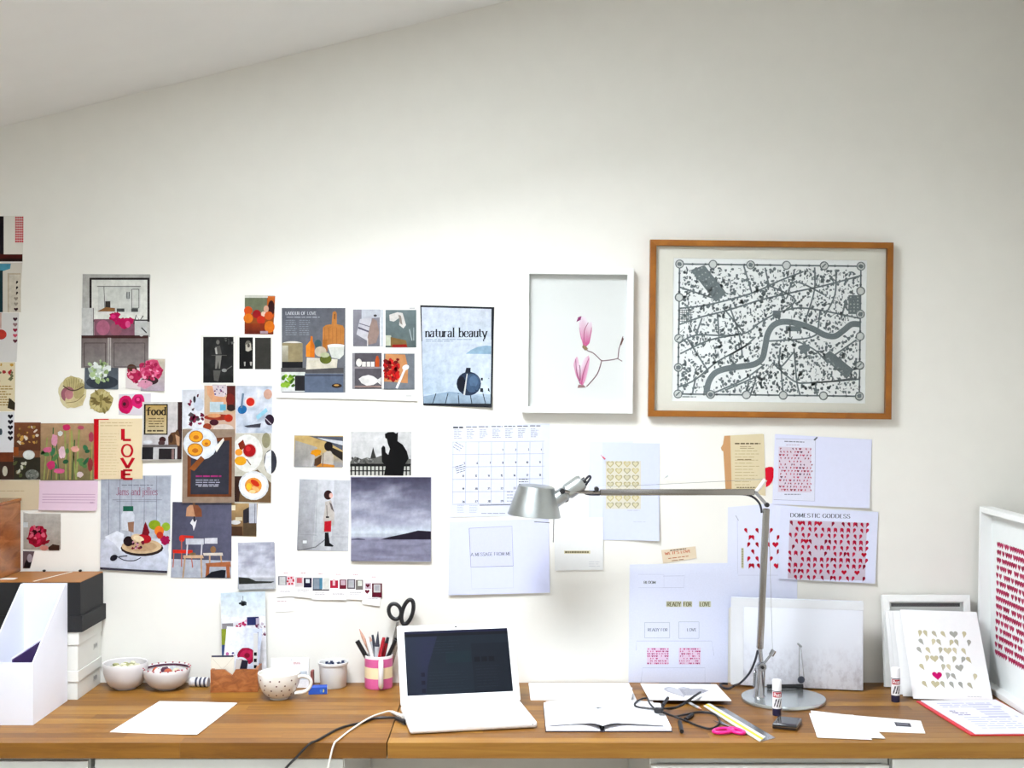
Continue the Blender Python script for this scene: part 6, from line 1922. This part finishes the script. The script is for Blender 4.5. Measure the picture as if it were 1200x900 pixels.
c1 = [P7(165, 335, .022), P7(90, 325, .022), P7(30, 315, .022), P7(22, 295, .022), P7(60, 270, .024), P7(100, 265, .026), P7(120, 300, .026), P7(165, 340, .024), P7(260, 375, .01), P7(330, 400), P7(430, 440), P7(500, 457), P7(545, 440), P7(563, 410), P7(545, 375), P7(500, 355), P7(420, 352), P7(340, 368), P7(270, 378, .008), P7(200, 350, .02)]
obj('cord', tube(bmn(), spline(c1, 8), .0026, 8), 'cable_black', root, smooth=True)
c2 = [P7(190, 325, .024), P7(260, 330, .02), P7(320, 310, .022), P7(380, 270, .024), P7(440, 225, .026), P7(400, 250, .030), P7(340, 290, .026), P7(290, 318, .022), P7(210, 330, .024)]
obj('cord', tube(bmn(), spline(c2, 8), .0026, 8), 'cable_black', root, smooth=True)
bm = bmn()
abox(bm, -.011, .011, -.009, .009, -.006, .006, .002)
obj('strain_relief', bm, 'cable_black', root, P7(175, 340, .024), (0, 0, R(-20)))
obj('plug', cyl_between(bmn(), P7(200, 310, .024), P7(232, 262, .026), .005, .0045), 'cable_black', root, smooth=True)
obj('plug', cyl_between(bmn(), P7(308, 415, .0055), P7(322, 475, .0055), .0055, .005), 'cable_black', root, smooth=True)
obj('plug', cyl_between(bmn(), P7(345, 398, .0055), P7(390, 368, .0055), .0052, .005), 'cable_black', root, smooth=True)


# --- rulers
def flat_quad(px4, z):
    return [(Vector((*D(*p, z=z), z))) for p in px4]


def ruler(name, label, px4, z, th, mname):
    W4 = flat_quad(px4, z)
    c = sum(W4, Vector()) / 4
    root = thing(name, label, 'ruler', (c.x, c.y, z))
    obj('blade', prism(bmn(), [(p.x - c.x, p.y - c.y) for p in W4], (0, th), 'z'), mname, root)
    return root, [p - c for p in W4]


r1, q1 = ruler('ruler', 'grey steel ruler lying under the yellow-striped one', [(829, 826.5), (846, 828), (909, 865), (893, 869)], Z0, .001, 'steel')
r2, q2 = ruler('ruler', 'clear ruler with a yellow stripe lying across the steel ruler', [(824.5, 828), (831, 824.8), (897, 864.5), (890.5, 869.6)], Z0 + .0014, .0025, 'ruler_clear')
mix = lambda a, b, t: a + (b - a) * t
st = [mix(q2[0], q2[1], .3), mix(q2[0], q2[1], .62), mix(q2[3], q2[2], .62), mix(q2[3], q2[2], .3)]
obj('yellow_stripe', prism(bmn(), [(p.x, p.y) for p in st], (.0026, .0028), 'z'), 'ruler_yellow', r2)
bm = bmn()
for k in range(30):
    t = (k + .5) / 30
    a, b = mix(q2[0], q2[3], t), mix(q2[1], q2[2], t)
    a, b = mix(a, b, .72), mix(a, b, .9 if k % 5 else .98)
    dv = (q2[3] - q2[0]).normalized() * .0004
    prism(bm, [((a - dv).x, (a - dv).y), ((b - dv).x, (b - dv).y), ((b + dv).x, (b + dv).y), ((a + dv).x, (a + dv).y)], (.0026, .00275), 'z')
obj('graduation_marks', bm, 'spine_dark', r2)
# pencil by the rulers
a, b = Vector((*D(806, 824.5), Z0 + .004)), Vector((*D(822, 833), Z0 + .004))
root = thing('pencil', 'short grey pencil lying between the cable loop and the rulers', 'pencil', (a.x, a.y, Z0))
v = Vector((0, 0, .004))
obj('barrel', cyl_between(bmn(), v, v + (b - a) * .85, .0036, seg=6), 'pen_grey', root)
obj('point', cyl_between(bmn(), v + (b - a) * .85, v + (b - a), .0036, .0004, seg=8), 'pencil_wood', root)

# --- pink scissors
root = thing('scissors', 'small hot pink scissors lying in front of the rulers', 'scissors', (*D(855, 858), Z0))
o0 = Vector(root.location)


def hl(px, py, rx, ry, rot):
    cx, cy = D(px, py, DESK_Z + .005)
    c, s_ = math.cos(R(rot)), math.sin(R(rot))
    return [Vector((cx + rx * math.cos(a) * c - ry * math.sin(a) * s_, cy + rx * math.cos(a) * s_ + ry * math.sin(a) * c, DESK_Z + .0055)) - o0 for a in (2 * math.pi * k / 24 for k in range(24))]


obj('handle', tube(bmn(), hl(847.5, 856.5, .017, .027, -62), .0047, 10, True), 'hot_pink', root, smooth=True)
obj('handle', tube(bmn(), hl(863, 856.6, .0125, .026, 30), .0047, 10, True), 'hot_pink', root, smooth=True)
pv = Vector((*D(853, 852), DESK_Z + .004)) - o0
for (ex, ey), zz in (((840, 843), .0006), ((836, 846), .0026)):
    e = Vector((*D(ex, ey), DESK_Z)) - o0
    e.z = 0
    pv2 = Vector((pv.x, pv.y, 0))
    n = (e - pv2).normalized()
    m_ = Vector((-n.y, n.x, 0)) * .004
    bm = prism(bmn(), [((pv2 - n * .012 + m_).x, (pv2 - n * .012 + m_).y), ((pv2 - n * .012 - m_).x, (pv2 - n * .012 - m_).y), ((pv2 - m_).x, (pv2 - m_).y), (e.x, e.y), ((pv2 + m_).x, (pv2 + m_).y)], (zz, zz + .0016), 'z')
    obj('blade', bm, 'steel', root)


# --- glue sticks
def glue(label, px, py, hgt=.094):
    x, y = D(px, py)
    r = .0118
    root = thing('glue_stick', label, 'glue stick', (x, y + r, Z0))
    obj('base', lathe(bmn(), [(0, 0), (r * .96, 0), (r * .98, .002), (r * .98, .019), (0, .019)], 24), 'glue_navy', root, smooth=True)
    obj('body', lathe(bmn(), [(r, .019), (r, .066), (r * .9, .0665)], 24), 'glue_white', root, smooth=True)
    obj('cap', lathe(bmn(), [(r * 1.02, .066), (r * 1.02, hgt - .002), (r * .9, hgt), (0, hgt)], 24), 'glue_white', root, smooth=True)

    def wrap(name, z0, z1, a0, a1, m_, rr=1.012, n=12):
        bm = bmn()
        A = []
        for k in range(n + 1):
            a = R(a0 + (a1 - a0) * k / n)
            A.append((bm.verts.new((r * rr * math.cos(a), r * rr * math.sin(a), z0)), bm.verts.new((r * rr * math.cos(a), r * rr * math.sin(a), z1))))
        for u, v in zip(A, A[1:]):
            bm.faces.new([u[0], v[0], v[1], u[1]])
        return obj(name, bm, m_, root)
    wrap('logo_panel', .049, .063, 200, 335, 'red_paint')
    wrap('logo_band', .064, .0665, 0, 360, 'glue_navy', n=24)
    # word on the red panel, curved round the barrel
    bm = bmn()
    ad = 0
    txt = 'Pritt'
    tot = sum(glyph_polys(ch, .2, .16, False)[1] + .14 for ch in txt)
    for ch in txt:
        gp, w = glyph_polys(ch, .22, .18, False)
        for qd in gp:
            vv = []
            for a_, b_ in qd:
                a = R(218 + (ad + a_) / tot * 100)
                vv.append(bm.verts.new((r * 1.02 * math.cos(a), r * 1.02 * math.sin(a), .051 + b_ * .0095)))
            bm.faces.new(vv)
        ad += w + .14
    obj('logo_word', bm, 'glue_white', root)
    # slanted black bars
    bm = bmn()
    for k in range(3):
        vv = []
        for a_, z in ((215 + k * 34, .024), (233 + k * 34, .024), (262 + k * 34, .045), (244 + k * 34, .045)):
            vv.append((a_, z))
        n = 5
        for i in range(n):
            t0, t1 = i / n, (i + 1) / n
            qd = []
            for t, e in ((t0, 0), (t0, 1), (t1, 1), (t1, 0)):
                a_ = (vv[0][0] + (vv[3][0] - vv[0][0]) * t) if e == 0 else (vv[1][0] + (vv[2][0] - vv[1][0]) * t)
                z = .024 + .021 * t
                qd.append(bm.verts.new((r * 1.014 * math.cos(R(a_)), r * 1.014 * math.sin(R(a_)), z)))
            bm.faces.new(qd)
    obj('stripe_marks', bm, 'spine_dark', root)


glue('white and navy glue stick standing in front of the lamp base', 911.5, 839.5)
glue('white and navy glue stick standing beside the stacked heart prints', 1051, 823.5)

# --- black handheld device
x, y = D(922.5, 851)
root = thing('handheld_device', 'flat glossy black handheld device beside the glue stick', 'device', (x, y, Z0), (0, 0, R(-22)))
obj('body', box(-.031, .031, -.04, .04, 0, .014, .003, 3), 'phone_black', root, smooth=True)
obj('seam_trim', box(-.0313, .0313, -.0403, .0403, .0068, .0078), 'steel', root)
obj('screen', box(-.026, .026, -.03, .034, .014, .0144), 'screen_dark', root)

# --- envelopes
s = dsheet('envelope', [(1000, 838.6), (1079, 845), (1084.4, 859.6), (1012, 857)], (248, 248, 250), 'white envelope bearing a grey franked stamp', 'envelope', canvas=(100, 60), thick=.8)
s.rect(58, 16, 82, 34, (96, 96, 104)).rect(61, 19, 78, 27, (130, 130, 138)).greek(8, 30, 30, 3, 6, 1.2, (210, 212, 220), seed=2)
s.build()
s = dsheet('paper_sheet', [(950, 832.8), (1011, 840), (1037.4, 865.4), (957, 863)], (250, 250, 252), 'loose white letter on top of the stamped envelope', z=Z0 + .0026, thick=.6)
s.greek(66, 20, 84, 2, 6, 1, (220, 234, 238), seed=1)
s.build()
s = dsheet('paper_sheet', [(948, 836), (1000, 838), (1022, 867), (958, 864.4)], (247, 247, 252), 'white letter lying lowest in the pile beside the handheld device', z=Z0 + .0014, thick=.6)
s.build()

# --- red folder with papers
root_q = [(1074, 822.6), (1168, 821), (1240, 862), (1138, 862.4)]
W4 = flat_quad(root_q, Z0)
c = sum(W4, Vector()) / 4
fold = thing('document_folder', 'red folder lying open under printed pages at the worktop end', 'folder', (c.x, c.y, Z0))
obj('cover', prism(bmn(), [(p.x - c.x, p.y - c.y) for p in W4], (0, .003), 'z'), 'red_folder', fold)
s = dsheet('printed_page', [(1079, 821.6), (1167, 820.6), (1238, 860), (1143, 860.6)], (240, 241, 252), 'printed page with faint lilac text on the red folder', z=Z0 + .0034, thick=2.0, canvas=(210, 297))
s.greek(30, 30, 180, 3, 16, 5, (206, 210, 236), seed=1, word=(14, 40)).greek(110, 40, 190, 6, 22, 12, (222, 224, 242), seed=2, word=(40, 80)).greek(30, 100, 46, 2, 14, 6, (110, 110, 150), seed=3, word=(6, 12)).greek(36, 120, 70, 2, 16, 6, (150, 140, 190), seed=4, word=(8, 20)).greek(40, 160, 180, 6, 18, 5, (208, 212, 238), seed=5, word=(14, 50))
s.build()


# --- stacked heart prints leaning
def lean_print(label, xb, yb, w, length, lean, turn, roll, draw, col=(246, 246, 246)):
    s = Sheet('art_print', [(-w / 2, length), (w / 2, length), (w / 2, 0), (-w / 2, 0)], col, label, 'art print', wall=False, loc=(xb, yb, Z0 + .001), rot=(R(-lean), R(roll), R(turn)), canvas=(w * 1000, length * 1000), thick=1.6)
    if draw:
        draw(s)
    s.build()


def gold_hearts(s):
    q = random.Random(31)
    cols = [(206, 198, 168), (196, 192, 172), (214, 206, 178), (182, 182, 174)]
    for j in range(7):
        for i in range(6):
            if (i + j) % 2 and q.random() < .3:
                continue
            x, y = 42 + i * 25 + (j % 2) * 9, 72 + j * 25.5
            if j == 5 and i == 1:
                s.heart(x, y, 28, (206, 24, 120))
            else:
                s.heart(x, y, 24, q.choice(cols), q.choice((1, -1, -1, 1, 0)), q.uniform(-10, 10), up=(i == 0))
    s.greek(150, 258, 190, 1, 3, 1.2, (190, 190, 196), seed=3, word=(4, 10))


lean_print('front art print of gold half hearts with one magenta heart', 1.219, -.212, .218, .270, 36, -2, 1.5, gold_hearts)
lean_print('blank white print directly behind the gold half-heart print', 1.197, -.184, .214, .253, 32, -2, 1.5, None, (243, 243, 243))
lean_print('blank white print, third in the leaning stack', 1.188, -.160, .212, .243, 28, -2, 1.2, None, (240, 240, 240))
lean_print('rearmost blank white print of the leaning stack', 1.180, -.136, .212, .234, 23.5, -2, 1, None, (244, 244, 244))


# --- wrapped white canvas behind the lamp
def wrap_mat():
    m = bpy.data.materials.new('smudged_wrap')
    m.use_nodes = True
    nt = m.node_tree
    b = nt.nodes['Principled BSDF']
    b.inputs['Roughness'].default_value = .3
    tc = nt.nodes.new('ShaderNodeTexCoord')
    sx = nt.nodes.new('ShaderNodeSeparateXYZ')
    nt.links.new(tc.outputs['Object'], sx.inputs[0])
    mp = nt.nodes.new('ShaderNodeMapping')
    mp.inputs['Scale'].default_value = (22, 10, 15)
    nt.links.new(tc.outputs['Object'], mp.inputs[0])
    nz = nt.nodes.new('ShaderNodeTexNoise')
    nz.inputs['Scale'].default_value = 2.2
    nz.inputs['Detail'].default_value = 7
    nz.inputs['Roughness'].default_value = .7
    nt.links.new(mp.outputs[0], nz.inputs['Vector'])
    mr = nt.nodes.new('ShaderNodeMapRange')          # drawing sits in the lower third of the canvas
    mr.inputs['From Min'].default_value = .13
    mr.inputs['From Max'].default_value = .03
    nt.links.new(sx.outputs['Z'], mr.inputs['Value'])
    th = nt.nodes.new('ShaderNodeMapRange')
    th.inputs['From Min'].default_value = .46
    th.inputs['From Max'].default_value = .72
    nt.links.new(nz.outputs['Fac'], th.inputs['Value'])
    mu = nt.nodes.new('ShaderNodeMath')
    mu.operation = 'MULTIPLY'
    nt.links.new(mr.outputs[0], mu.inputs[0])
    nt.links.new(th.outputs[0], mu.inputs[1])
    mx = nt.nodes.new('ShaderNodeMix')
    mx.data_type = 'RGBA'
    mx.inputs[6].default_value = C((216, 219, 228))
    mx.inputs[7].default_value = C((172, 170, 180))
    nt.links.new(mu.outputs[0], mx.inputs[0])
    nt.links.new(mx.outputs[2], b.inputs['Base Color'])
    MATS['smudged_wrap'] = m


wrap_mat()
root = thing('canvas', 'white wrapped canvas with faint grey smudges leaning behind the lamp', 'canvas', (.818, -.064, DESK_Z + .003), (R(-4), R(.4), R(-9.5)))
bm = box(-.186, .186, -.018, 0, .0, .252, .003, 2)
obj('board', bm, 'smudged_wrap', root, smooth=True)
obj('wrap_fold', box(-.1865, .1865, -.0188, -.018, .226, .2505, .0003), mat('wrap_clear', (214, 216, 220), .25, var=.03, scale=20), root)
obj('wrap_fold', box(-.186, -.150, -.0190, -.018, .002, .226, .0003), 'wrap_clear', root)


# ------------------------------------------------------------------ desk lamp
def lamp():
    bx, by = .7495, -.215
    S = F / (-CAM_Y + by)
    root = thing('desk_lamp', 'jointed aluminium desk lamp with a cone shade and round base', 'lamp', (bx, by, Z0))

    def P(px, py, dy=0.0):
        s_ = F / (-CAM_Y + by + dy)
        return Vector(((px - 600) / s_ - bx, dy, CAM_Z - (py - 450) / s_ - Z0))
    base = obj('base', lathe(bmn(), [(0, 0), (.114, 0), (.1155, .0015), (.1155, .008), (.114, .011), (.108, .012), (0, .0122)], 64), mat('lamp_base', (196, 202, 202), .24, .85, var=.03, scale=30), root, smooth=True)
    foot = Vector(((888 - 600) / S - bx, 0.0, .012))
    fx = foot.x
    # post and lower joint
    obj('post', lathe(bmn(), [(0, .012), (.017, .012), (.014, .018), (.0125, .05), (.010, .085), (.010, .098), (0, .098)], 24, Matrix.Translation((fx + .004, 0, 0))), 'steel', root, smooth=True)
    j0 = P(892.5, 781)
    obj('lower_joint', lathe(bmn(), [(0, -.011), (.011, -.011), (.0125, -.008), (.0125, .008), (.011, .011), (0, .011)], 24, Matrix.Translation(j0) @ Matrix.Rotation(R(90), 4, 'X')), 'steel', root, smooth=True)
    obj('joint_bolt', lathe(bmn(), [(0, .0), (.0045, .0), (.0045, .004), (0, .004)], 14, Matrix.Translation(j0 + Vector((0, -.0112, 0))) @ Matrix.Rotation(R(90), 4, 'X')), 'black_plastic', root, smooth=True)
    # spring beside post
    a, b = P(885, 786), P(884, 805)
    pts = [a + (b - a) * (k / 120) + Vector((.0042 * math.cos(k * .6), .0042 * math.sin(k * .6), 0)) for k in range(121)]
    obj('spring', tube(bmn(), pts, .0011, 6), 'steel', root, smooth=True)
    for rx_, rd in ((889, -.011), (896, -.009)):
        obj('post_rod', cyl_between(bmn(), P(rx_, 784, rd), P(rx_ - 1, 817, rd), .0022), 'steel', root, smooth=True)
    a, b = P(884.6, 783), P(884.6, 818)
    obj('spring_rod', cyl_between(bmn(), a, b, .0016), 'steel', root, smooth=True)
    # lower arm
    a1, b1 = P(890.5, 760), P(898, 596)
    obj('arm_collar', cyl_between(bmn(), j0, a1 + (a1 - j0) * .15, .006, .0065), 'steel', root, smooth=True)
    d = (b1 - a1)
    Mq = Matrix.Translation(a1) @ d.to_track_quat('Z', 'Y').to_matrix().to_4x4()

    def bar(bm, Mq, L_, w, t):
        return abox(bm, -t, t, -w, w, 0, L_, .0022, 2, Mq)
    obj('lower_arm', bar(bmn(), Mq, d.length, .0085, .0085), mat('arm_steel', (150, 146, 142), .22, 1.0, var=.05, scale=10), root, smooth=True)
    # lever at the lower joint
    lv = P(905, 765)
    obj('lever', cyl_between(bmn(), j0, lv, .003, .0035), 'steel', root, smooth=True)
    obj('lever_drum', cyl_between(bmn(), P(903.5, 768), P(907, 762), .0075), 'steel', root, smooth=True)
    # elbow
    e0 = P(898.5, 591.5)
    e1 = P(885.5, 577)
    obj('elbow_plate', cyl_between(bmn(), e0, e1, .0045), 'steel', root, smooth=True)
    obj('elbow_bolt', lathe(bmn(), [(0, -.009), (.0062, -.009), (.007, 0), (.0062, .009), (0, .009)], 18, Matrix.Translation(e0) @ Matrix.Rotation(R(90), 4, 'X')), 'black_plastic', root, smooth=True)
    obj('elbow_bolt', lathe(bmn(), [(0, -.0085), (.004, -.0085), (.005, 0), (.004, .0085), (0, .0085)], 18, Matrix.Translation(e1) @ Matrix.Rotation(R(90), 4, 'X')), 'steel', root, smooth=True)
    obj('elbow_lever', cyl_between(bmn(), e1, P(897, 562), .005, .006), 'pen_white', root, smooth=True)
    # upper arm
    a2, b2 = P(884, 576.5), P(703, 577)
    d = b2 - a2
    Mq = Matrix.Translation(a2) @ d.to_track_quat('Z', 'Y').to_matrix().to_4x4()
    obj('upper_arm', bar(bmn(), Mq, d.length, .0085, .0085), 'arm_steel', root, smooth=True)
    # fork to head
    obj('head_fork', cyl_between(bmn(), b2, P(659, 576, -.022), .0048), 'arm_steel', root, smooth=True)
    kn = P(659, 575.5, -.012)
    for p, r_ in ((P(699, 573, -.006), .0068), (P(659, 575.5, -.02), .0078)):
        obj('fork_bolt', lathe(bmn(), [(0, -.012), (r_ * .9, -.012), (r_, -.006), (r_, .006), (r_ * .9, .012), (0, .012)], 18, Matrix.Translation(p) @ Matrix.Rotation(R(90), 4, 'X')), 'black_plastic', root, smooth=True)
    # head: lamp holder tube
    h0, h1 = P(645, 590), P(683, 564)
    hd = (h1 - h0).normalized()
    L_ = (h1 - h0).length
    Mq = Matrix.Translation(h0) @ hd.to_track_quat('Z', 'Y').to_matrix().to_4x4()
    obj('lamp_holder', lathe(bmn(), [(0, 0), (.020, 0), (.0205, .010), (.0205, L_ * .45), (.018, L_ * .47), (.0185, L_ * .5), (.0225, L_ * .53), (.0225, L_ * .93), (.019, L_), (0, L_)], 32, Mq), 'aluminium', root, smooth=True)
    obj('holder_cap', cyl_between(bmn(), h1 - hd * .002, h1 + hd * .009, .0085), 'black_plastic', root, smooth=True)
    obj('switch_knob', cyl_between(bmn(), P(661, 580), P(664, 587), .0105, .006), 'aluminium', root, smooth=True)
    obj('switch_tip', cyl_between(bmn(), P(663.4, 585.6), P(664.6, 588), .0055), 'black_plastic', root, smooth=True)
    # shade
    tc = P(628.6, 569)
    bc = P(625.8, 604)
    ax = (tc - bc)
    Hs = ax.length
    Mq = Matrix.Translation(bc) @ ax.to_track_quat('Z', 'Y').to_matrix().to_4x4()
    rb, rt = .0738, .0505
    prof = [(rb - .0012, -.001), (rb, 0), (rb - .001, .004)]
    for k in range(1, 7):
        t = k / 6
        prof.append((rb + (rt - rb) * t, Hs * t * .94 + .002))
    prof += [(rt - .006, Hs), (rt - .014, Hs + .0012), (.014, Hs - .004), (.0, Hs - .004)]
    inner = [(0, Hs - .006), (rt - .015, Hs - .0012), (rt - .008, Hs - .003), (rb - .003, .002), (rb - .0012, -.001)]
    shade = obj('shade', lathe(bmn(), prof + inner, 56, Mq), 'aluminium', root, smooth=True)
    bulb = obj('bulb', lathe(bmn(), [(0, .018), (.012, .02), (.02, .03), (.022, .042), (.016, .058), (.012, .07), (0, .072)], 24, Mq), 'glue_white', root, smooth=True)
    # handle rod hanging below the shade
    obj('handle_rod', cyl_between(bmn(), P(649.3, 600), P(648.2, 635.5), .0013), 'steel', root, smooth=True)
    obj('shade_wire', cyl_between(bmn(), P(626, 611.6, -.06), P(644, 612.6, -.045), .0012), 'steel', root, smooth=True)
    # tension cables
    obj('tension_cable', cyl_between(bmn(), P(703, 571), P(897, 561.5), .0006, seg=6), 'steel', root)
    obj('tension_cable', cyl_between(bmn(), P(900.5, 596), P(905.4, 764), .0006, seg=6), 'steel', root)
    # cords
    obj('cord', tube(bmn(), spline([h1 + hd * .009, P(690, 558), P(692, 559.5), P(688, 566), P(683.5, 573), P(685, 577.5), P(691, 579.4), P(703, 579.6)], 6), .0032, 8), 'lamp_cord', root, smooth=True)
    obj('cord', tube(bmn(), spline([P(866, 579), P(876, 580), P(884, 583.5), P(889.6, 589.4), P(892, 596), P(892.6, 601)], 6), .0032, 8), 'lamp_cord', root, smooth=True)
    tail = [P(888, 762), P(884.6, 775)]
    tail += [P(878, 789, .02), P(868, 800, .03)]

    def DD(px, py, z=.0046):
        x, y = D(px, py)
        return Vector((x - bx, y - by, z))
    tail += [DD(861, 809, .014), DD(855, 809.6, .007), DD(848, 808), DD(844, 804.6), DD(847, 803), DD(853, 803.4)]
    tail = [Vector((v.x, min(v.y, -by - .006), v.z)) for v in tail]
    obj('cord', tube(bmn(), spline(tail, 8), .0032, 8), 'lamp_cord', root, smooth=True)


lamp()

# --- small tools behind the lamp base
a, b = Vector((.722, -.127, Z0 + .0123)), Vector((.824, -.124, Z0 + .0123))
root = thing('pen_tube', 'dark cylindrical tube lying behind the lamp base', 'tube', a)
v = Vector((0, 0, .0062))
obj('barrel', cyl_between(bmn(), v, v + (b - a) * .82, .006), 'cable_black', root, smooth=True)
obj('end_cap', cyl_between(bmn(), v + (b - a) * .82, v + (b - a), .0066), 'black_plastic', root, smooth=True)
k_ = 1 / 405.0
root = thing('drawing_compass', 'thin steel two-legged instrument leaning on the wrapped canvas', 'instrument', ((933 - 600) * k_, -.116, Z0 + .0246))
X = lambda px: (px - 933) * k_
top = Vector((X(931.5), .014, .105))
obj('leg', cyl_between(bmn(), (X(930), 0, .012), top, .0012), 'steel', root, smooth=True)
obj('leg', cyl_between(bmn(), (X(936), 0, .012), top + Vector((.004, 0, 0)), .0012), 'steel', root, smooth=True)
obj('hinge_head', cyl_between(bmn(), top + Vector((-.005, 0, .006)), top + Vector((.007, 0, -.004)), .0028), 'steel', root, smooth=True)
obj('wheel', lathe(bmn(), [(0, -.003), (.009, -.003), (.0105, 0), (.009, .003), (0, .003)], 24, Matrix.Translation((X(932.6), 0, .0105)) @ Matrix.Rotation(R(90), 4, 'X')), 'pen_dark', root, smooth=True)
